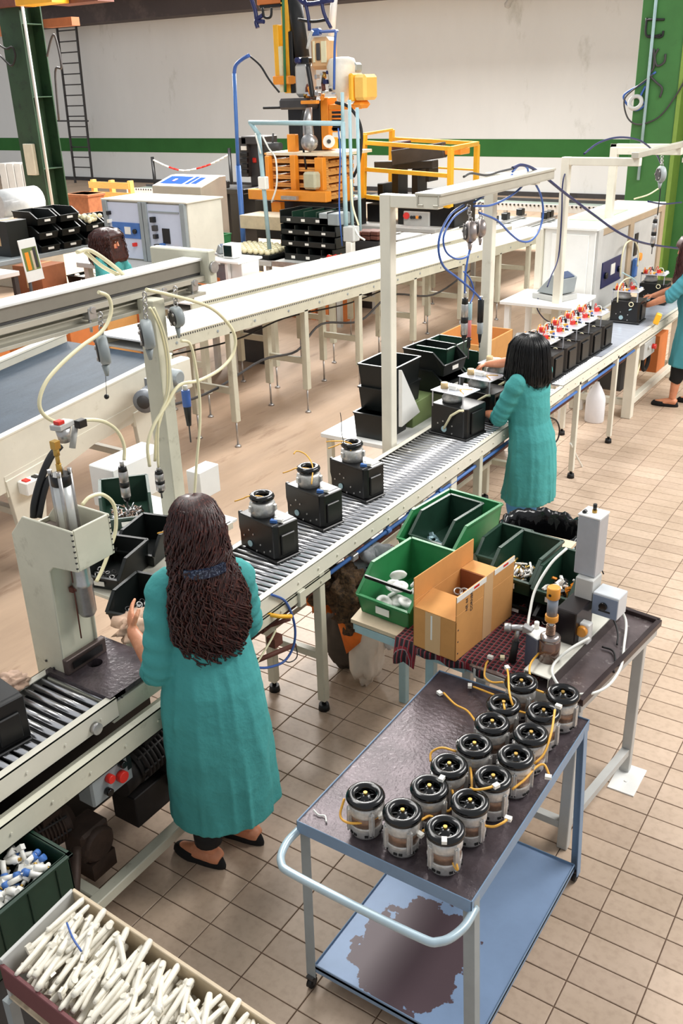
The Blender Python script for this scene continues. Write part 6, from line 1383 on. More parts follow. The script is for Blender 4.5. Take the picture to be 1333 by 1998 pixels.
# right: table, terminal and cabinet
rt = thing('side_table', 'white side table with the grey weighing terminal, right', 'table', (-3.05, 8.2, 0)); part(rt, 'table_top', M_bright, ((-3.48, 7.86, 1.07), (-2.79, 8.48, 1.10)), bevel=.004)
for x, y in ((-3.42, 7.92), (-2.84, 7.92), (-3.42, 8.42), (-2.84, 8.42)): part(rt, 'leg', M_bright, ((x-.025, y-.025, 0), (x+.025, y+.025, 1.07)), bevel=.002)
terminal((-3.08, 8.18, 1.10), 'grey wedge shaped weighing terminal on the white side table', 1.0, -.35)
rcab = thing('large_cabinet', 'large white cabinet with brown framed doors on the right, behind the conveyor', 'cabinet', (-3.1, 9.6, 0))
part(rcab, 'carcass', M_bright, ((-3.36, 8.55, .86), (-2.86, 10.7, 1.66)), bevel=.008); part(rcab, 'top_plate', M_bright, ((-3.38, 8.52, 1.66), (-2.84, 10.72, 1.685)), bevel=.004); part(rcab, 'side_frame', M_white, ((-3.42, 8.50, .86), (-3.36, 8.58, 1.66)), bevel=.004)
part(rcab, 'end_panel', M_bright, ((-3.28, 8.535, .92), (-2.92, 8.55, 1.62)), bevel=.004)
M_brn = mat('brown_beige_frame', (176, 156, 130), .5, var=.08)
for y in (8.56, 9.50, 10.58): part(rcab, 'frame_post', M_lgrey if y < 9 else M_brn, ((-2.86, y, .86), (-2.835, y+.12, 1.66)), bevel=.004)
part(rcab, 'frame_rail', M_brn, ((-2.86, 8.68, 1.60), (-2.838, 10.58, 1.66)), bevel=.004)
for y0, y1 in ((8.70, 9.48), (9.66, 10.56)): part(rcab, 'door_panel', M_lgrey, ((-2.862, y0, .90), (-2.852, y1, 1.60)))
part(rcab, 'blue_panel', M_navy, ((-2.852, 8.76, 1.10), (-2.842, 9.34, 1.34))); part(rcab, 'meter', M_white2, ((-2.842, 9.0, 1.19), (-2.836, 9.12, 1.29))); part(rcab, 'dark_slot', M_black, ((-2.852, 9.72, 1.26), (-2.842, 9.82, 1.48)))
for y in (8.85, 9.24): MB().cyl((-2.842, y, 1.21), (-2.82, y, 1.21), .03, 12).build('knob', M_black, rcab)
MB().cyl((-2.852, 9.95, 1.22), (-2.83, 9.95, 1.22), .04, 12).build('orange_lamp', M_orange, rcab); part(rcab, 'blue_tool', M_blue, ((-2.84, 9.68, 1.05), (-2.80, 9.76, 1.24)), bevel=.01)
part(rcab, 'green_mat', mat('pale_green_mat', (176, 200, 160), .7), ((-3.30, 9.0, 1.685), (-3.0, 9.9, 1.69))); part(rcab, 'plinth', M_white, ((-3.34, 8.6, 0), (-3.28, 8.7, .86)), ((-3.34, 10.5, 0), (-3.28, 10.6, .86)), ((-2.93, 10.5, 0), (-2.87, 10.6, .86)), ((-2.93, 8.6, 0), (-2.87, 8.7, .86)))
# second far gantry behind the cabinet
g3 = thing('tool_gantry', 'white gantry arm rising behind the large cabinet, upper right', 'gantry', (-3.52, 10.9, 0)); part(g3, 'post', M_white, ((-3.56, 10.87, 0), (-3.49, 10.94, 2.26)), bevel=.004); part(g3, 'arm', M_white, ((-3.56, 10.87, 2.19), (-2.45, 10.94, 2.26)), bevel=.004)
# canister, underneath things
cn = thing('plastic_canister', 'translucent white plastic canister on the floor under the far conveyor', 'canister', (-2.62, 8.15, 0))
MB().loft([ring((-2.60, 8.15, z), a, b, 24) for z, a, b in ((.0, .085, .075), (.01, .09, .08), (.22, .09, .08), (.27, .075, .065), (.33, .045, .04), (.36, .025, .025), (.38, .02, .02))]).build('body', mat('milky_plastic', (232, 232, 236), .35, var=.04), cn); MB().tube(cat([(-2.66, 8.15, .27), (-2.66, 8.15, .33), (-2.60, 8.15, .345)]), .012, 8).build('handle', M_white2, cn)
q = thing('pump_unit', 'dark pump and hose bundle under the slide plate near the canister', 'pump', (-2.6, 8.9, .17)); gearmotor(q, (-2.62, 8.75, .33), (0, 1, 0), .3, .11, M_black); part(q, 'tank', M_dgrey, ((-2.75, 8.6, .17), (-2.5, 8.75, .52)), bevel=.02); MB().torus((-2.40, 8.95, .42), .10, .02, 22, 8, Matrix.Rotation(PI/2, 3, 'Y')).build('hose_coil', M_rubber, q); MB().tube(cat([(-2.4, 8.7, .6), (-2.36, 8.6, .45), (-2.38, 8.5, .25), (-2.42, 8.7, .2)]), .01, 6).build('yellow_hose', M_hose, q)
part(q, 'brown_box', M_cardo, ((-2.6, 9.4, .17), (-2.4, 9.7, .55)), bevel=.004)
# ---- bins and shelf by the middle gantry
sh = thing('side_shelf', 'white side shelf holding the dark bins beside the middle gantry', 'shelf', (-3.05, 5.2, 0)); part(sh, 'board', M_bright, ((-3.40, 4.82, .77), (-2.80, 6.3, .80)), bevel=.003)
for x, y in ((-3.36, 4.88), (-2.86, 4.88), (-3.36, 6.2), (-2.86, 6.2)): part(sh, 'leg', M_white, ((x-.02, y-.02, 0), (x+.02, y+.02, .77)))
t, R = stackbin(-3.04, 5.02, .30, .24, .17, .80, PI/2, M_bbin, 'dark bin standing alone at the near end of the white side shelf', front=1.0, lbl=False)
part(sh, 'olive_box', mat('olive_box', (104, 122, 74), .6), ((-3.16, 5.20, .80), (-2.90, 5.75, .97)), bevel=.004)
for i, (x, y, z) in enumerate([(-3.06, 5.17, .95), (-3.06, 5.17, 1.105), (-2.96, 5.62, .97), (-2.96, 5.62, 1.10), (-2.94, 5.95, .97)]):
    stackbin(x, y, .34, .28, .155, z, [PI/2, PI/2, -.15, -.15, -.15][i] if i < 2 else -.1, M_bbin if i < 4 else M_dbin, ['lower black bin of the tall pair behind the gantry post', 'upper black bin of the tall pair behind the gantry post', 'lower labelled black bin facing the second woman', 'middle labelled black bin facing the second woman', 'labelled bin farthest along the side shelf by the cardboard box'][i], front=1.0 if i < 2 else .5, lbl=i >= 2)
stackbin(-2.99, 5.80, .34, .26, .12, 1.125, -.05+PI/2, M_dbin, 'top green edged bin of the stack behind the gantry post', front=1.0, lbl=False)
carton(-3.22, 6.75, .75, .46, .60, .32, M_card, 'large open brown carton behind the second woman\'s hand', 0, None, True); part(sh, 'carton_stand', M_dgrey, ((-3.4, 6.45, 0), (-3.02, 7.05, .75)))
wp = MB().add([P(778, 722, x=-2.86), P(783, 722, x=-2.84), P(818, 803, x=-2.80), P(783, 832, x=-2.84), P(778, 832, x=-2.86)], [(0, 1, 2, 3, 4)], False); wp = wp.build('tilted_panel', M_bright, gm); s_ = wp.modifiers.new('t', 'SOLIDIFY'); s_.thickness = .01
# ---------------------------------------------------------------- yellow moulding machine and guard frame, centre back
Y0_ = 12.3
ym = thing('moulding_machine', 'tall orange and yellow moulding machine with masts, hoses and hoppers, centre back', 'machine', tuple(P(590, 400, y=Y0_)))
ym.location.z = 0
def mp(name, m, *bx, Y=Y0_, th=.25, bevel=.01): return part(ym, name, m, *[fb(*b, Y, th) for b in bx], bevel=bevel)
def mt(name, m, pts, r, Y=Y0_): return MB().tube(cat([P(a, b, y=Y) for a, b in pts], 4), r, 8).build(name, m, ym)
mp('yellow_mast', M_yellow, (550, -30, 565, 182)); mp('yellow_side_bar', M_yellow, (534, 48, 544, 152), Y=12.2, th=.12); mp('bracket', M_orange, (532, 148, 562, 165), Y=12.15, th=.2); mp('pale_rod', M_hose, (544, 90, 551, 180), Y=12.2, th=.08)
mp('black_mast', M_black, (564, 60, 572, 182), (563, 205, 592, 300), th=.3); mt('green_hose', mat('green_hose', (44, 110, 62), .4), [(552, -20), (554, 60), (557, 180)], .02, 12.15)
MB().cyl(P(572, -20, y=12.4), P(590, 112, y=12.4), .11, 14).build('black_tube', M_rubber, ym); MB().cyl(P(590, 112, y=12.4), P(594, 125, y=12.4), .06, 12).build('tube_nozzle', M_white2, ym)
mp('orange_crossbeam', M_cardo, (500, -25, 552, 8), th=.4); mp('black_underside', M_black, (505, 8, 552, 16), th=.4)
mp('turret', M_dgrey, (543, 192, 598, 214), Y=12.0, th=.4, bevel=.03); mp('turret_arm', M_rubber, (512, 208, 545, 213), Y=12.0, th=.08); mp('orange_lever', M_orange, (586, 196, 618, 203), Y=11.95, th=.08)
mp('grey_cylinder', M_lgrey, (573, 122, 602, 190), Y=12.1, th=.25, bevel=.05); mp('blue_cap', M_navy, (573, 112, 584, 124), Y=12.05, th=.12, bevel=.02); mp('dark_collar', M_black, (586, 112, 602, 124), Y=12.1, th=.15)
mp('peach_tank', mat('peach_tank', (222, 178, 128), .35, var=.08), (604, 72, 640, 136), Y=12.1, th=.28, bevel=.05); mp('sight_glass', M_dgrey, (616, 84, 624, 118), Y=12.08, th=.02); mp('tank_frame', M_hose, (610, 80, 614, 122), (626, 80, 636, 122), Y=12.08, th=.02, bevel=.003)
mp('blue_valve', M_blueh, (606, 55, 622, 70), (622, 58, 655, 64), Y=12.1, th=.1, bevel=.02)
r = random.Random(41); pm = [M_steel, M_rust, M_lgrey, M_brass, M_chrome, M_dgrey, M_navy, M_orange]
for k in range(26):
    x, y = r.uniform(592, 648), r.uniform(134, 186)
    if k % 2: MB().cyl(P(x, y, y=12.0+r.random()*.2), P(x+r.uniform(-4, 4), y+r.uniform(8, 26), y=12.1), r.uniform(.012, .035), 8).build('pipe', pm[k % 8], ym)
    else: mp('fitting', pm[k % 8], (x, y, x+r.uniform(4, 9), y+r.uniform(4, 9)), Y=11.98+r.random()*.15, th=.08, bevel=.005)
MB().lathe([(.05, -.26), (.19, -.05), (.22, .2), (.18, .3), (.10, .32)], P(668, 160, y=12.2), 18).build('cream_hopper', mat('cream_hopper', (234, 226, 210), .4), ym)
mp('yellow_box', mat('amber_box', (248, 196, 96), .4, var=.06), (688, 145, 713, 196), Y=12.0, th=.35, bevel=.04); mp('yellow_edge', M_yellow, (679, 143, 688, 198), Y=11.98, th=.3, bevel=.02); mp('hinged_lid', M_greyp, (668, 122, 694, 142), Y=12.2, th=.2, bevel=.03); mp('lid_edge', M_yellow, (660, 120, 672, 128), Y=12.2, th=.2)
mp('orange_column', M_orange, (626, 190, 641, 292)); mp('black_column', M_black, (608, 195, 625, 296), th=.3); mp('orange_arm', M_orange, (641, 203, 690, 214), (641, 214, 648, 240)); mp('foot_housing', M_orange, (684, 196, 708, 212), Y=12.05, th=.25, bevel=.05)
for k in range(5): mp('gauge', M_blackg, (647, 217+k*8, 664, 222+k*8), Y=12.2, th=.06, bevel=.005)
mp('lower_gauge', M_black, (648, 246, 664, 256), Y=12.2, th=.08); mp('white_sign', M_white2, (648, 258, 664, 268), Y=12.2, th=.02)
MB().cyl(P(642, 276, y=12.15), P(642, 276, y=12.22), .09, 20).build('dial', M_white2, ym); MB().cyl(P(642, 276, y=12.13), P(642, 276, y=12.15), .03, 12).build('dial_hub', M_dgrey, ym)
mp('orange_plate', M_orange, (560, 262, 576, 300), Y=12.0, th=.1)
MB().loft([ring(P(x, y, y=12.0), a, b, 18) for x, y, a, b in ((603, 210, .05, .04), (600, 235, .08, .06), (602, 262, .09, .06), (604, 288, .07, .05), (605, 296, .02, .02))]).build('silver_body', M_steel, ym); MB().lathe([(0, -.06), (.11, -.06), (.12, 0), (.11, .06), (0, .06)], P(604, 278, y=11.9), 20, Matrix.Rotation(PI/2, 3, 'X')).build('silver_disc', M_steel, ym)
for pts, m, rr in [([(595, 0), (602, 35), (604, 60)], M_navy, .025), ([(626, -10), (632, 25), (646, 55)], M_navy, .025), ([(580, -5), (600, 8), (650, 0)], M_navy, .03), ([(582, 38), (610, 42), (640, 38)], M_rubber, .02), ([(655, 62), (653, 100), (652, 175)], M_blueh, .018), ([(610, 60), (605, 72), (600, 95)], M_lgrey, .02), ([(655, 200), (680, 208), (700, 235), (706, 270), (700, 320), (690, 345)], M_rubber, .022), ([(593, 215), (588, 250), (592, 290), (598, 330)], M_rubber, .016), ([(600, 125), (606, 160), (610, 190)], M_black, .035), ([(512, 30), (500, 40), (503, 55)], M_navy, .03), ([(488, -10), (498, 20), (502, 40), (515, 42)], M_navy, .03), ([(512, 15), (516, 33), (528, 33), (530, 15)], M_rubber, .018)]: mt('hose', m, pts, rr, 11.9)
mp('base_block', M_black, (560, 296, 650, 420), Y=12.6, th=.6)
# white riser pipe
solo(MB().cyl(P(655, -40, y=12.8), P(647, 70, y=12.8), .05, 12), 'riser_pipe', M_bright, 'white vertical pipe rising to the roof right of the machine', 'pipe')
# blue support pole with bent top
bpz = thing('hose_pole', 'tall blue pole with a bent top carrying a black hose, left of the machine', 'pole', tuple(P(470, 430, y=11.4))); bpz.location.z = 0
q0 = P(457, 143, y=11.4); q1 = P(472, 425, y=11.4); MB().cyl((q1.x, 11.4, 0), (q1.x-.0, 11.4, 1.9), .04, 12).cyl((q1.x, 11.4, 1.9), q0, .028, 12).build('pole', M_blue, bpz)
MB().tube(cat([P(a, b, y=11.4) for a, b in [(457, 145), (460, 128), (472, 116), (486, 108)]], 4), .026, 8).build('bent_top', M_blueh, bpz); MB().tube(cat([P(a, b, y=11.5) for a, b in [(486, 108), (508, 128), (525, 155), (545, 180)]], 4), .014, 6).build('hose', M_rubber, bpz)
# black electrical cabinet left of the stack
ec = thing('electrical_cabinet', 'black electrical cabinet with small gauges left of the pallet stack', 'cabinet', tuple(P(495, 400, y=12.6))); ec.location.z = 0
part(ec, 'body', M_dgrey, fb(464, 268, 482, 345, 12.5, .4), fb(488, 275, 512, 395, 12.6, .4), fb(470, 266, 512, 282, 12.5, .4), bevel=.01); part(ec, 'white_plate', M_white2, fb(470, 285, 480, 293, 12.48, .02), fb(482, 300, 488, 345, 12.62, .02)); part(ec, 'red_button', M_red, fb(492, 308, 499, 318, 12.58, .03), bevel=.01)
for k in range(4): part(ec, 'gauge', M_black, fb(468, 298+k*11, 482, 305+k*11, 12.46, .05), bevel=.004)
# dark machine bed at left
md = thing('machine_bed', 'low black machine bed left of the blue pole', 'machine', tuple(P(430, 420, y=12.2))); md.location.z = 0
part(md, 'bed', M_black, fb(404, 368, 475, 378, 12.0, .6), bevel=.01); part(md, 'column', M_black, (fb(418, 378, 432, 425, 12.1, .4)[0][:2]+(0,), fb(418, 378, 432, 425, 12.1, .4)[1]), (fb(450, 378, 470, 425, 12.1, .4)[0][:2]+(0,), fb(450, 378, 470, 425, 12.1, .4)[1])); part(md, 'lever', M_dgrey, fb(434, 352, 442, 368, 12.1, .1), bevel=.02)
# stacked pallets with orange clamp
for k in range(6):
    z_lo, z_hi = P(570, 392-k*15.6, y=11.9).z, P(570, 392-(k+1)*15.6, y=11.9).z; xa, xb = P(519, 350, y=11.9).x, P(634, 350, y=11.9).x
    t = thing('wooden_pallet', 'wooden pallet in the stack on the orange lift, %s' % ['lowest', 'second from the bottom', 'third from the bottom', 'fourth from the bottom', 'fifth from the bottom', 'topmost'][k], 'pallet', ((xa+xb)/2, 12.3, z_lo), 'pallets stacked on the orange lift'); h_ = z_hi-z_lo
    for j in range(5): MB().box((xa, 11.9+j*.17, z_lo+h_*.72), (xb, 12.02+j*.17, z_hi-.004)).build('slat', M_wood, t)
    for j in range(3): x = xa+.02+(xb-xa-.14)*j/2; MB().box((x, 11.9, z_lo+h_*.2), (x+.10, 12.7, z_lo+h_*.72)).build('stringer', M_wood if j != 1 else M_woodd, t)
    MB().box((xa, 11.9, z_lo), (xb, 12.0, z_lo+h_*.2)).build('bottom_slat', M_wood, t); MB().box((xa, 12.6, z_lo), (xb, 12.7, z_lo+h_*.2)).build('bottom_slat', M_wood, t)
cl2 = thing('pallet_lift', 'orange pallet lift with side posts and a clamp beam', 'lift', tuple(P(570, 400, y=11.8))); cl2.location.z = 0
part(cl2, 'clamp_beam', M_orange, fb(484, 372, 636, 392, 11.6, .15), bevel=.01); part(cl2, 'side_post', M_orange, fb(518, 305, 525, 372, 11.78, .1), bevel=.006); part(cl2, 'side_post', M_orange, fb(566, 303, 576, 372, 11.78, .1), bevel=.006); part(cl2, 'side_post', M_orange, fb(614, 308, 630, 372, 11.78, .1), bevel=.006); part(cl2, 'right_arm', M_orange, fb(648, 345, 678, 392, 12.4, .15), bevel=.006)
part(cl2, 'clear_bottle', mat('cloudy_plastic', (196, 190, 160), .3), fb(590, 336, 615, 370, 11.6, .16), bevel=.03); part(cl2, 'hydraulic_cylinder', M_steel, fb(548, 383, 578, 390, 11.5, .06)); part(cl2, 'base', M_black, fb(500, 394, 660, 470, 12.0, .8)); part(cl2, 'frame_brace', M_orange, fb(530, 395, 548, 420, 11.7, .1))
solo(MB().box(*[(v[0], v[1], v[2]) for v in fb(520, 298, 662, 304, 11.85, .9)]), 'cover_sheet', mat('cream_sheet', (240, 226, 196), .7), 'cream cover sheet on top of the pallet stack', 'sheet')
# pale blue tube frame in front
tf_ = thing('tube_frame', 'pale blue tube frame standing on the back work table', 'frame', tuple(P(590, 490, y=10.4))); tf_.location.z = .80
for nm, a, b, Y in (('top_bar', (487, 239), (667, 241), 10.3), ('left_leg', (505, 262), (526, 486), 10.3), ('slanted_arm', (489, 240), (506, 264), 10.3), ('right_leg', (669, 238), (676, 470), 10.3), ('thin_rod', (682, 195), (688, 455), 10.5), ('thin_rod', (697, 210), (703, 450), 10.7), ('thin_rod', (668, 180), (669, 240), 10.4)):
    MB().cyl(P(*a, y=Y), P(*b, y=Y), .03 if 'rod' not in nm else .022, 10).build(nm, M_paleblue, tf_)
for pts, m, rr in [([(512, 265), (525, 290), (538, 310), (540, 360), (530, 395)], M_hosew, .012), ([(498, 260), (505, 285), (509, 300)], M_hosew, .012), ([(660, 250), (664, 300), (662, 400), (668, 480)], M_blueh, .01), ([(690, 440), (700, 460), (712, 468)], M_hosew, .012), ([(685, 350), (688, 400), (700, 440)], M_hose, .012)]: MB().tube(cat([P(a, b, y=10.25) for a, b in pts], 4), rr, 6).build('hose', m, tf_)
part(tf_, 'junction_box', M_lgrey, fb(669, 443, 690, 472, 10.2, .15), bevel=.01); part(tf_, 'small_white_box', M_white2, fb(503, 345, 518, 370, 10.25, .08), bevel=.01); part(tf_, 'plug_fitting', M_white2, fb(674, 472, 686, 500, 10.2, .1), bevel=.01)
MB().cyl(P(532, 285, y=10.3), P(533, 260, y=10.3), .012, 6).cyl(P(520, 285, y=10.3), P(548, 286, y=10.3), .05, 10).build('balancer', M_dgrey, tf_)
# back table with stacked bins and tray
bt2 = thing('work_table', 'long grey metal work table behind the white belts', 'table', (-7.9, 10.6, 0))
part(bt2, 'table_top', M_lgrey, ((-8.85, 10.15, .77), (-6.75, 11.2, .80)), bevel=.005); part(bt2, 'front_edge', M_steel, ((-8.85, 10.12, .74), (-6.75, 10.15, .81)))
for x, y in ((-8.8, 10.2), (-6.8, 10.2), (-8.8, 11.1), (-6.8, 11.1)): part(bt2, 'leg', M_lgrey, ((x-.03, y-.03, 0), (x+.03, y+.03, .77)))
BB = [(555, 650, 512, 485, 'lowest wide black bin on the back table'), (548, 655, 484, 462, 'black bin second from the bottom on the back table'), (548, 655, 461, 440, 'black bin third from the bottom on the back table'), (546, 640, 438, 412, 'uppermost black bin with ribbed dividers on the back table')]
for i, (xa, xb, yb, yt, lb) in enumerate(BB):
    (ax, ay, az), (bx_, by, bz_) = fb(xa, yt, xb, yb, 10.35+.05*i, .5); t = thing('storage_bin', lb, 'bin', ((ax+bx_)/2, 10.6, az), 'black bins on the back table')
    m = MB(); w = .015
    for a, b in (((ax, ay, az), (bx_, ay+w, az+(bz_-az)*.55)), ((ax, by-w, az), (bx_, by, bz_)), ((ax, ay, az), (ax+w, by, bz_)), ((bx_-w, ay, az), (bx_, by, bz_)), ((ax, ay, az), (bx_, by, az+w))): m.box(a, b)
    m.build('shell', M_bbin, t, .004)
    for k in range(3): x = ax+(bx_-ax)*(k+1)/4; part(t, 'divider', M_dbin if i == 3 else M_bbin, ((x, ay+.01, az), (x+.012, by, bz_-.01)))
    for k in range(3): x = ax+(bx_-ax)*(.15+.3*k); part(t, 'label_card', M_white2, ((x, ay-.004, az+(bz_-az)*.2), (x+.06, ay, az+(bz_-az)*.4)))
solo(MB().box(*fb(622, 417, 660, 440, 10.5, .3)), 'grey_box', M_greyp, 'pale grey box right of the stacked black bins', 'box', None, .01)
ty = thing('parts_tray', 'black cell tray filled with round cream parts, left of the tube frame', 'tray', (-8.6, 10.4, .80))
(ax, ay, az), (bx_, by, bz_) = fb(424, 462, 522, 480, 10.2, .7); part(ty, 'tray_shell', M_bbin, ((ax, ay, .80), (bx_, by, .86)), bevel=.006); part(ty, 'side_table', M_lgrey, ((ax-.1, ay-.1, .74), (bx_+.1, by+.1, .80)))
for x, y in ((ax, ay), (bx_, ay), (ax, by), (bx_, by)): part(ty, 'leg', M_lgrey, ((x-.03, y-.03, 0), (x+.03, y+.03, .74)))
cpn = None; r = random.Random(5)
for i in range(9):
    for j in range(7):
        x = ax+(bx_-ax)*(i+.5)/9; y = ay+(by-ay)*(j+.5)/7
        if cpn is None: o = MB().lathe([(0, 0), (.035, 0), (.042, .03), (.03, .06), (0, .065)], (0, 0, 0), 10).build('round_part', M_hose, None, world=False); cpn = o
        else: o = cpn.copy(); C.objects.link(o)
        o.location = (x, y, .86); tag(o, 'round cream part standing in the black cell tray', 'part', 'round cream parts in the cell tray')
part(ty, 'side_table', M_lgrey, ((-9.6, 10.3, .76), (ax-.1, 10.95, .80)))
solo(MB().bin((-9.25, 10.6, .80), .4, .34, .22, .01, 0, 1.0), 'storage_bin', M_gbin, 'plain green bin left of the cream parts tray', 'bin')
solo(MB().box(*fb(468, 422, 552, 448, 11.0, .5)), 'cardboard_box', M_woodw, 'flat pale carton behind the cream parts tray', 'box', None, .006)
solo(MB().box((-8.2, 10.3, .0), (-7.9, 10.6, .35)).box((-8.22, 10.28, .33), (-7.88, 10.62, .36)), 'waste_bin', M_greyp, 'grey square bin under the back work table', 'bin', None, .02)
cr2 = thing('brick_crate', 'orange brown slatted crate under the back work table', 'crate', (-7.3, 10.5, 0))
for k in range(8): part(cr2, 'slat', M_cardo if k % 2 else M_cardd, ((-7.75+k*.11, 10.4, 0), (-7.67+k*.11, 10.8, .55)))
mb = MB(); r = random.Random(3)
for k in range(10): mb.use([M_orange, M_white2, M_dgrey, M_cardd, M_red][k % 5]).cbox((-6.95+r.uniform(-.12, .15), 10.35+r.uniform(-.1, .1), .83+r.uniform(0, .05)), (.1, .07, .05), (r.random(), r.random(), r.random()*3))
solo(mb, 'mixed_scraps', None, 'small heap of orange and white scraps at the table end', 'scraps')['kind'] = 'stuff'
# ---- yellow guard frame with dark machine
gf = thing('guard_frame', 'yellow tubular guard frame around the dark machine, back right of centre', 'guard', tuple(P(800, 440, y=13.0))); gf.location.z = 0
A, B_, C_, D_ = P(711, 385, y=12.9), P(879, 403, y=12.7), P(932, 360, y=14.2), P(765, 352, y=14.4)
def gbar(a, Ya, b, Yb, w=.06): MB().bar(P(*a, y=Ya), P(*b, y=Yb), w).build('rail', M_yellow, gf, .004)
for a, b, Y in (((711, 262), (709, 386), 12.9), ((880, 290), (878, 404), 12.7), ((931, 282), (929, 352), 14.2), ((765, 253), (763, 374), 14.4)): MB().bar(P(*a, y=Y), P(*b, y=Y), .075).build('post', M_yellow, gf, .004)
gbar((711, 262), 12.9, (765, 253), 14.4, .04); gbar((711, 278), 12.9, (880, 290), 12.7); gbar((711, 330), 12.9, (880, 343), 12.7); gbar((709, 383), 12.9, (878, 402), 12.7); gbar((765, 271), 14.4, (932, 280), 14.2); gbar((880, 290), 12.7, (932, 280), 14.2); gbar((765, 322), 14.4, (932, 332), 14.2, .03)
dm = thing('dark_machine', 'dark machine with a boom arm inside the yellow guard frame', 'machine', tuple(P(800, 440, y=13.5))); dm.location.z = 0
def dmp(name, m, b, Y=13.3, th=.3, bv=.01): return part(dm, name, m, fb(*b, Y, th), bevel=bv)
MB().bar(P(768, 308, y=13.2), P(868, 292, y=13.2), .12, .22).build('boom', M_dgrey, dm, .01); MB().bar(P(736, 322, y=13.4), P(850, 320, y=13.4), .2, .12).build('lower_arm', M_dgrey, dm, .01); dmp('mast', M_black, (764, 283, 778, 385)); dmp('motor_head', mat('dark_red_motor', (76, 44, 48), .5), (764, 276, 784, 296), 13.2); dmp('strut', M_black, (803, 330, 816, 385)); dmp('strut', M_black, (830, 328, 838, 355)); dmp('orange_clamp', M_orange, (866, 290, 900, 302), 13.2); dmp('small_column', M_black, (736, 358, 748, 380))
dmp('bed', M_black, (705, 387, 880, 398), 13.0, .8); dmp('body', M_black, (776, 396, 888, 442), 12.9, .7); dmp('left_leg', M_black, (716, 398, 742, 440), 13.0, .4); dmp('control_panel', M_lgrey, (787, 413, 837, 446), 12.85, .05)
MB().cyl(P(793, 421, y=12.82), P(793, 421, y=12.86), .05, 14).build('red_button', M_red, dm)
for x, m in ((803, M_black), (808, M_black), (814, M_orange), (820, M_black)): MB().cyl(P(x, 424, y=12.82), P(x, 424, y=12.86), .025, 10).build('push_button', m, dm)
dmp('plinth', M_lgrey, (690, 443, 850, 452), 12.6, .6)
# red brown stacked crates under the frame
r = random.Random(2)
bkt = thing('low_platform', 'low dark platform carrying the red brown blocks under the guard frame', 'platform', (-6.9, 11.5, 0)); pq = fb(686, 460, 742, 470, 11.4, .35); part(bkt, 'platform', M_dgrey, ((pq[0][0], 11.35, 0), (pq[1][0], 11.75, fb(688, 452, 704, 469, 11.4, .3)[0][2])))
for i in range(3):
    for j in range(2):
        (a, b) = fb(688+i*17, 452+j*9, 704+i*17, 460+j*9, 11.4, .3); solo(MB().box(a, b), 'brick_block', M_rust, 'red brown block in the low pile under the guard frame, %s column, %s row' % (['left', 'middle', 'right'][i], ['top', 'lower'][j]), 'block', 'red brown blocks piled under the guard frame', .01)
# ---- far grey roller track along the back wall
ft_ = thing('far_roller_track', 'long grey roller track crossing in front of the back wall', 'conveyor', (-8.5, 20, 0))
part(ft_, 'track_bed', mat('green_grey', (128, 138, 128), .5, var=.1), ((-19.5, 19.0, .52), (-6.0, 19.7, .56))); part(ft_, 'front_rail', M_lgrey, ((-19.5, 18.95, .45), (-6.0, 19.0, .60))); part(ft_, 'back_rail', M_dgrey, ((-19.5, 19.7, .50), (-6.0, 19.74, .62)))
for k in range(14): part(ft_, 'leg', M_lgrey, ((-19.4+k*1.0, 18.97, 0), (-19.33+k*1.0, 19.04, .45)))
mb = MB()
for k in range(150): mb.cyl((-19.4+k*.09, 18.94, .57), (-19.4+k*.09, 18.95, .57), .02, 6)
mb.build('roller_ends', M_black, ft_)['kind'] = 'stuff'
tt = thing('transfer_table', 'low silver transfer table with black clamps between the belts and the back wall', 'conveyor', (-6.9, 15, 0))
for k, x in enumerate((-8.3, -7.7, -7.1, -6.5)): part(tt, 'rail', M_steel, ((x, 13.2, .62), (x+.05, 17.0, .66)))
part(tt, 'deck', M_lgrey, ((-8.4, 13.2, .56), (-6.3, 17.0, .60)))
r = random.Random(6)
for k in range(14): x = r.choice((-8.3, -7.7, -7.1, -6.5)); MB().cbox((x+.02, r.uniform(13.3, 16.8), .72), (.12, .14, .12)).build('clamp', M_black, tt, .01)
for x, y in ((-8.3, 13.4), (-6.4, 13.4), (-8.3, 16.8), (-6.4, 16.8)): part(tt, 'leg', M_lgrey, ((x-.03, y-.03, 0), (x+.03, y+.03, .56)))
# ================================================================ HANGING TOOLS AND HOSES
def balancer(c, ax, r, th, label, top, m=M_greyp):
    t = thing('tool_balancer', label, 'balancer', c); c = Vector(c); ax = Vector(ax).normalized(); R = ax.to_track_quat('Z', 'Y').to_matrix()
    MB().lathe([(0, -th), (r*.8, -th), (r, -th*.6), (r, th*.5), (r*.9, th*.9), (r*.4, th), (0, th)], c, 28, R).build('drum', m, t); MB().lathe([(r*.55, -th*1.25), (r*.75, -th*1.25), (r*.75, -th), (r*.55, -th)], c, 20, R).build('drum_plate', M_dgrey, t)
    for k in range(5): a = k*2*PI/5; e = R @ Vector((math.cos(a)*r*.66, math.sin(a)*r*.66, -th*1.3)); MB().cyl(c+e, c+e-ax*.004, .008, 8).build('bolt', M_steel, t)
    MB().cyl(c-Vector((0, 0, r)), c-Vector((0, 0, r+.05)), r*.28, 10, r*.12).build('spout', m, t)
    q = MB(); top = Vector(top); n = 5
    for k in range(n): p = (c+Vector((0, 0, r))).lerp(top, (k+.5)/n); q.torus(p, .012, .0035, 10, 5, Matrix.Rotation(PI/2 if k % 2 else 0, 3, 'Z') @ Matrix.Rotation(PI/2, 3, 'X'), 1)
    q.build('hanging_chain', M_steel, t); return t
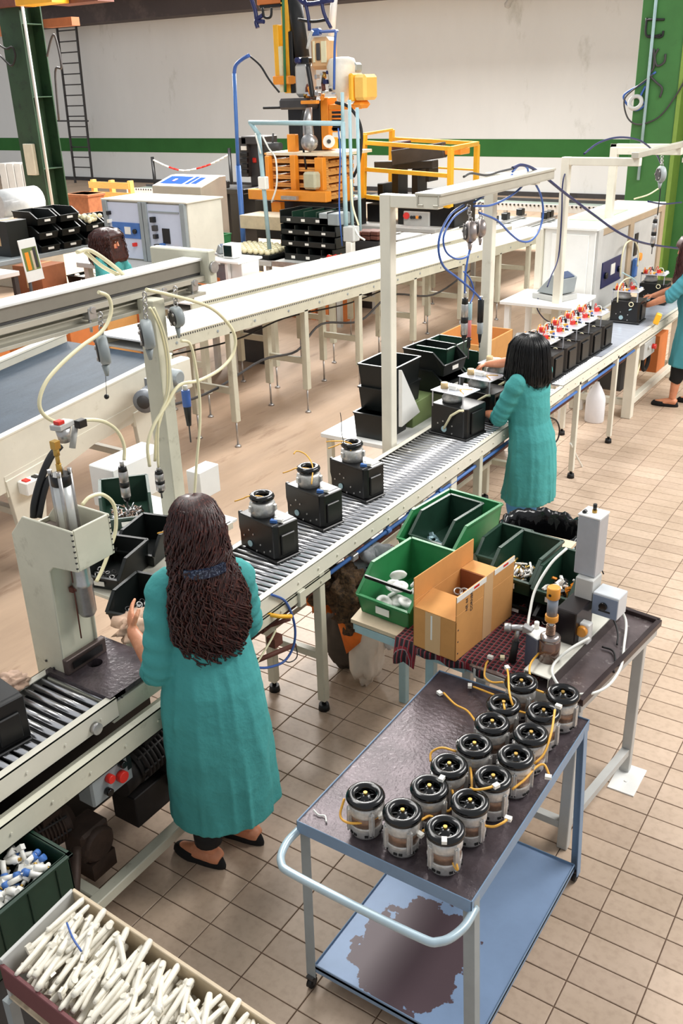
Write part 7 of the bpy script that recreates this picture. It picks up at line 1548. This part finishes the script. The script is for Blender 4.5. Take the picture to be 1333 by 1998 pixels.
def driver(p, L, label, kind=0, tilt=(0, 0)):
    """hanging pneumatic screwdriver, top at p, length L down"""
    t = thing('screwdriver', label, 'screwdriver', (p[0], p[1], p[2]-L)); p = Vector(p); d = Vector((tilt[0], tilt[1], -1)).normalized()
    def seg(a, b, r, m, name, r2=None): MB().cyl(p+d*L*a, p+d*L*b, r, 14, r2).build(name, m, t, .001)
    if kind == 0: seg(0, .10, .010, M_steel, 'swivel'); seg(.10, .20, .018, M_black, 'collar', .021); seg(.20, .42, .022, M_steel, 'grip'); seg(.42, .52, .023, M_black, 'band'); seg(.52, .72, .022, M_steel, 'barrel'); seg(.72, .82, .020, M_black, 'clutch', .010); seg(.82, 1, .004, M_dgrey, 'bit')
    elif kind == 1: seg(0, .08, .012, M_lgrey, 'swivel'); seg(.08, .36, .022, M_blueh, 'grip'); seg(.36, .70, .020, M_black, 'barrel', .012); seg(.70, 1, .004, M_dgrey, 'bit')
    elif kind == 2: seg(0, .06, .012, M_steel, 'swivel'); seg(.06, .50, .020, M_black, 'grip'); seg(.50, .72, .019, M_greyp, 'barrel'); seg(.72, .90, .014, M_black, 'clutch', .007); seg(.90, 1, .004, M_dgrey, 'bit')
    else: seg(0, .3, .016, M_paleblue, 'grip'); seg(.3, .6, .014, mat('pink_grip', (206, 120, 120), .5), 'barrel'); seg(.6, .8, .012, M_black, 'clutch'); seg(.8, 1, .004, M_dgrey, 'bit')
    return t
XB2_ = -3.02
AX = (.62, .78, .05)
balancer(P(202, 682, x=XB2_), AX, .066, .024, 'left grey tool balancer hanging from the long aluminium rail', P(196, 610, x=XB2_)); balancer(P(288, 652, x=XB2_), AX, .068, .026, 'middle grey tool balancer in front of the cream post', P(282, 570, x=XB2_)); balancer(P(345, 618, x=XB2_), (.35, .93, .1), .05, .022, 'right silver tool balancer near the end of the aluminium rail', P(342, 560, x=XB2_))
XW = -3.0
driver(P(237, 900, x=XW), .24, 'silver and black screwdriver hanging beside the press cylinder'); driver(P(309, 912, x=-3.0), .16, 'silver screwdriver hanging by the cream post above the woman', 0); driver(P(361, 752, x=-3.1), .30, 'bright blue screwdriver hanging behind the long haired woman', 1)
def pz(pts, x): return [P(a, b, x=x) for a, b in pts]
HL = [([(192, 570), (210, 578), (217, 600), (212, 625), (195, 650), (160, 675), (120, 710), (90, 745), (77, 780), (82, 805), (105, 822), (135, 828), (160, 820), (200, 822), (228, 840), (242, 870), (242, 898)], -3.0, .0085, 'long cream hose looping from the rail over the blue belt to the screwdriver'),
      ([(150, 492), (180, 490), (240, 535), (250, 560)], -3.18, .009, 'short cream hose sticking up above the rail at the far woman'), ([(165, 490), (200, 520), (240, 540)], -3.2, .009, 'second cream hose above the rail beside the first'),
      ([(285, 565), (330, 575), (400, 595), (437, 622), (458, 655), (455, 690), (430, 720), (390, 742), (350, 752), (325, 790), (300, 830), (288, 870), (292, 910)], -3.0, .0085, 'cream hose looping out to the right of the cream post'),
      ([(292, 600), (312, 640), (325, 700), (326, 760), (318, 800), (305, 850), (302, 900)], -3.02, .007, 'cream hose running down close beside the cream post'),
      ([(300, 600), (320, 650), (330, 710), (328, 770), (312, 810), (308, 860), (309, 912)], -3.0, .006, 'thin cream hose hugging the cream post'),
      ([(353, 665), (370, 670), (380, 705), (389, 770), (390, 830), (384, 900), (379, 975)], -2.95, .007, 'thin cream hose hanging straight down over the woman\'s head'),
      ([(160, 985), (175, 970), (200, 965), (222, 985), (226, 1030), (215, 1070), (200, 1110), (188, 1135)], -2.7, .008, 'yellowish hose arching from the press to the dark bins')]
for pts, x, r_, lb in HL: hose(pz(pts, x), r_, M_hose, 'hose', lb)
hose(pz([(118, 870), (100, 890), (82, 930), (68, 980), (66, 1010)], -2.66), .014, M_rubber, 'hose', 'left thick black hose bending from the press cylinder head', 'hose'); hose(pz([(108, 928), (95, 935), (85, 965), (76, 1010)], -2.64), .012, M_rubber, 'hose', 'right thick black hose beside the press cylinder', 'hose')
tg = thing('air_trigger', 'grey air valve with a red button above the press cylinder', 'valve', tuple(P(128, 845, x=-2.7)))
c = P(122, 835, x=-2.68); MB().cyl(c, c-Vector((0, 0, .055)), .030, 16, .020).build('cone', M_steel, tg); MB().cbox(c+Vector((0, .0, .012)), (.05, .085, .022), (0, 0, .2)).build('head', M_lgrey, tg, .003); MB().cbox(c+Vector((.01, -.02, .03)), (.03, .03, .014)).build('red_button', M_red, tg, .002); MB().cbox(c+Vector((.02, .07, .0)), (.03, .04, .03)).build('black_plug', M_black, tg, .002); MB().cyl(c+Vector((.0, .06, -.01)), c+Vector((0, .03, -.09)), .012, 10).build('bracket', M_lgrey, tg)
# cable reel weight on a string
solo(MB().cyl(P(205, 715, x=-3.13), P(208, 770, x=-3.13), .0015, 5).ell(P(208, 774, x=-3.13), .012, 10, 8), 'string_weight', M_black, 'small black ball hanging on a string over the blue belt side', 'weight')
# white plates, shelf and bins behind the press
hp = thing('side_shelf', 'white side shelf behind the press carrying bins and white upright plates', 'shelf', (-3.15, 2.9, 0))
part(hp, 'shelf_board', M_bright, ((-3.62, 2.50, .86), (-2.92, 3.35, .875)), bevel=.002)
part(hp, 'upright_box', M_bright, ((-3.85, 3.20, .80), (-3.66, 3.62, 1.05)), bevel=.006); part(hp, 'small_upright_box', M_bright, ((-3.45, 3.55, .80), (-3.35, 3.72, .97)), bevel=.004); part(hp, 'lip', M_white, ((-2.93, 2.50, .84), (-2.91, 3.30, .875)))
for x, y in ((-3.58, 2.55), (-2.96, 2.55), (-3.58, 3.28), (-2.96, 3.28)): part(hp, 'leg', M_white, ((x-.015, y-.015, 0), (x+.015, y+.015, .86)))
t, R = stackbin(-3.44, 3.07, .36, .25, .15, .88, -.75, M_dbin, 'dark green bin full of screws behind the hanging screwdriver', lbl=True); fill_parts(-3.40, 3.03, .89, .22, .2, -.75, 'rod', 150, 12, 'bright steel screws heaped in the dark green bin', 'parts', [M_steel, M_copper, M_chrome], .012, .05)
stackbin(-2.93, 2.50, .27, .20, .13, .93, -PI/2+.25, M_bbin, 'black bin with green edges just right of the press head'); stackbin(-2.96, 2.75, .27, .20, .13, .93, -PI/2+.25, M_bbin, 'second black bin right of the press head, behind the first'); fill_parts(-2.94, 2.44, .94, .16, .14, 0, 'ring', 26, 14, 'silver rings in the black bin right of the press', 'parts', [M_steel, M_dgrey], .01, .03)
part(hp, 'bin_support', M_white, ((-3.06, 2.35, .905), (-2.80, 2.95, .925)), bevel=.002)
carton(-2.93, 2.98, .70, .2, .28, .16, M_cardo, 'orange carton under the side shelf by the woman\'s hair'); 
# black housing the first woman holds
o = dup(hs, (-2.56, 2.46, .886), -.35, 'black housing on the rollers held by the long haired woman at the press', None)
if 'group' in o: del o['group']
t, R = stackbin(-2.60, 2.36, .24, .24, .12, .90, -PI/2+.2, M_bbin, 'black green edged bin of ring parts in front of the woman\'s hand', lbl=False)
o.location = (-2.60, 2.66, .886)
fill_parts(-2.60, 2.33, .91, .16, .16, 0, 'ring', 24, 15, 'dark rings and studs in the bin before the woman\'s hand', 'parts', [M_steel, M_black], .012, .03)
# ---- middle gantry: balancers, screwdrivers, blue hoses
XG = -2.5
bm = mat('brushed_nickel', (168, 158, 154), .35, .8, var=.2, scale=20)
balancer(P(918, 452, x=XG), (.75, .66, 0), .062, .028, 'nearer metal tool balancer hanging from the middle gantry rail', P(914, 400, x=XG), bm); balancer(P(938, 445, x=-2.52), (.75, .66, 0), .052, .024, 'farther metal tool balancer hanging from the middle gantry rail', P(936, 395, x=-2.52), bm)
driver(P(908, 570, x=XG), .36, 'black and silver screwdriver left of the three over the second woman\'s hands', 0); driver(P(917, 590, x=-2.52), .36, 'slim pink banded screwdriver in the middle of the three', 3); driver(P(939, 578, x=XG), .33, 'thick black screwdriver right of the three at the middle gantry', 2)
BH = [([(905, 400), (880, 418), (860, 455), (856, 490), (866, 520), (890, 540), (915, 560), (935, 580), (939, 590)], M_blueh, .007, 'blue hose sweeping left from the gantry balancers'), ([(912, 405), (885, 425), (866, 460), (870, 490), (890, 505), (912, 500), (920, 480)], M_blueh, .006, 'inner blue hose loop left of the gantry balancers'),
      ([(918, 480), (912, 510), (908, 540), (907, 572)], M_blueh, .006, 'short blue hose straight down to the left screwdriver'), ([(905, 530), (918, 545), (925, 570), (918, 592)], M_blueh, .005, 'short blue hose to the middle screwdriver'),
      ([(925, 402), (960, 400), (1000, 380), (1025, 355), (1030, 330), (1015, 322), (1000, 335)], M_blueh, .007, 'blue hose rising to the far end of the gantry rail'), ([(935, 415), (970, 430), (995, 455), (1015, 470), (1035, 470), (1052, 450), (1060, 415), (1055, 380), (1040, 350)], M_blueh, .007, 'blue hose in a wide loop right of the gantry post'),
      ([(1000, 328), (1020, 322), (1050, 335), (1100, 375), (1160, 420), (1210, 455), (1260, 475), (1333, 486)], M_navy, .010, 'long navy hose sagging from the gantry across the large cabinet'), ([(905, 345), (920, 338), (950, 342), (975, 335), (1005, 328)], M_dgrey, .007, 'grey cable lying on top of the gantry rail'),
      ([(925, 395), (950, 378), (985, 352), (1000, 340)], M_blueh, .006, 'blue hose slanting up under the gantry rail')]
for pts, m, r_, lb in BH: hose(pz(pts, XG), r_, m, 'hose', lb)
# ---- right gantry tools
balancer(P(1290, 340, x=-2.4), (.75, .66, 0), .07, .025, 'small grey balancer hanging in front of the right green column', P(1292, 305, x=-2.4), M_greyp); driver(P(1280, 420, x=-2.4), .34, 'silver screwdriver hanging in front of the right green column', 0)
for pts, m, r_, x, lb in [([(1140, 300), (1170, 278), (1210, 268), (1250, 275), (1280, 300), (1290, 320)], M_navy, .008, -2.6, 'dark cable arching over the right gantry'), ([(1122, 316), (1105, 335), (1098, 360), (1096, 420), (1090, 500), (1075, 540), (1068, 560)], M_navy, .006, -2.98, 'thin dark cable down the right gantry post to the side table'), ([(1212, 318), (1195, 335), (1187, 360), (1186, 390)], M_navy, .008, -3.3, 'dark cable beside the rear gantry post'),
      ([(1290, 355), (1288, 380), (1283, 420)], M_rubber, .005, -2.4, 'black cord from the balancer to the hanging screwdriver'), ([(1285, 368), (1265, 380), (1238, 388)], M_hose, .007, -2.6, 'cream hose from the balancer to the cabinet top'), ([(1265, 393), (1295, 398), (1330, 395)], M_navy, .008, -2.5, 'navy cable crossing behind the hanging screwdriver'),
      ([(1210, 540), (1214, 500), (1222, 475), (1238, 470), (1246, 490), (1244, 520)], M_hose, .008, -2.78, 'yellow cream hose hoop on the slide plate'), ([(1215, 532), (1240, 548), (1245, 575), (1235, 600), (1228, 605)], M_paleblue, .006, -2.5, 'pale blue hose loop at the unit under test'), ([(1205, 590), (1208, 560), (1220, 545), (1235, 542)], M_hose, .006, -2.6, 'short cream hose left of the unit under test'),
      ([(1052, 575), (1048, 600), (1060, 620), (1075, 630)], M_navy, .006, -3.2, 'dark cable loop below the white side table'), ([(1070, 580), (1090, 600), (1095, 610)], M_rubber, .006, -3.1, 'black cable under the side table'),
      ([(1063, 812), (1085, 820), (1092, 840), (1085, 862), (1062, 868)], M_rubber, .006, -2.25, 'thin black cable loop behind the second woman'), ([(1113, 865), (1125, 890), (1138, 920), (1125, 950), (1100, 968), (1070, 955), (1055, 945)], M_hosew, .008, -2.3, 'thin white cable loop hanging to the floor beside a conveyor leg')]:
    hose(pz(pts, x), r_, m, 'hose' if 'hose' in lb else 'cable', lb, 'hose' if 'hose' in lb else 'cable')
# ---- under the near legs
hose([P(a, b, x=-2.26) for a, b in [(530, 1160), (558, 1175), (575, 1220), (573, 1260), (555, 1290), (525, 1302), (500, 1303)]], .006, M_blueh, 'hose', 'blue hose loop hanging from the valve by the conveyor leg', 'hose')
hose([P(a, b, x=-2.27) for a, b in [(538, 1230), (528, 1250), (510, 1280), (498, 1298)]], .005, M_hose, 'hose', 'cream hose hanging from the valve by the conveyor leg', 'hose'); hose([P(a, b, x=-2.35) for a, b in [(575, 1250), (580, 1280), (565, 1292), (545, 1285)]], .003, M_dgrey, 'wire', 'thin wire curling near the conveyor leg', 'wire')
hose([P(a, b, x=-2.53) for a, b in [(672, 868), (667, 845), (666, 820), (664, 805)]], .002, M_dgrey, 'wire', 'thin wire standing up from the farthest housing', 'wire')
# tool in the right hand woman's hands
tw = thing('power_tool', 'yellow and grey hand tool held at the far end of the slide plate', 'tool', tuple(P(1290, 620, x=-2.28))); c = P(1283, 622, x=-2.25); MB().cbox(c, (.05, .06, .10), (0, .3, .3)).build('body', M_yellow, tw, .008); MB().cbox(c+Vector((.0, .05, .02)), (.06, .06, .06), (0, .2, .3)).build('head', M_greyp, tw, .008)
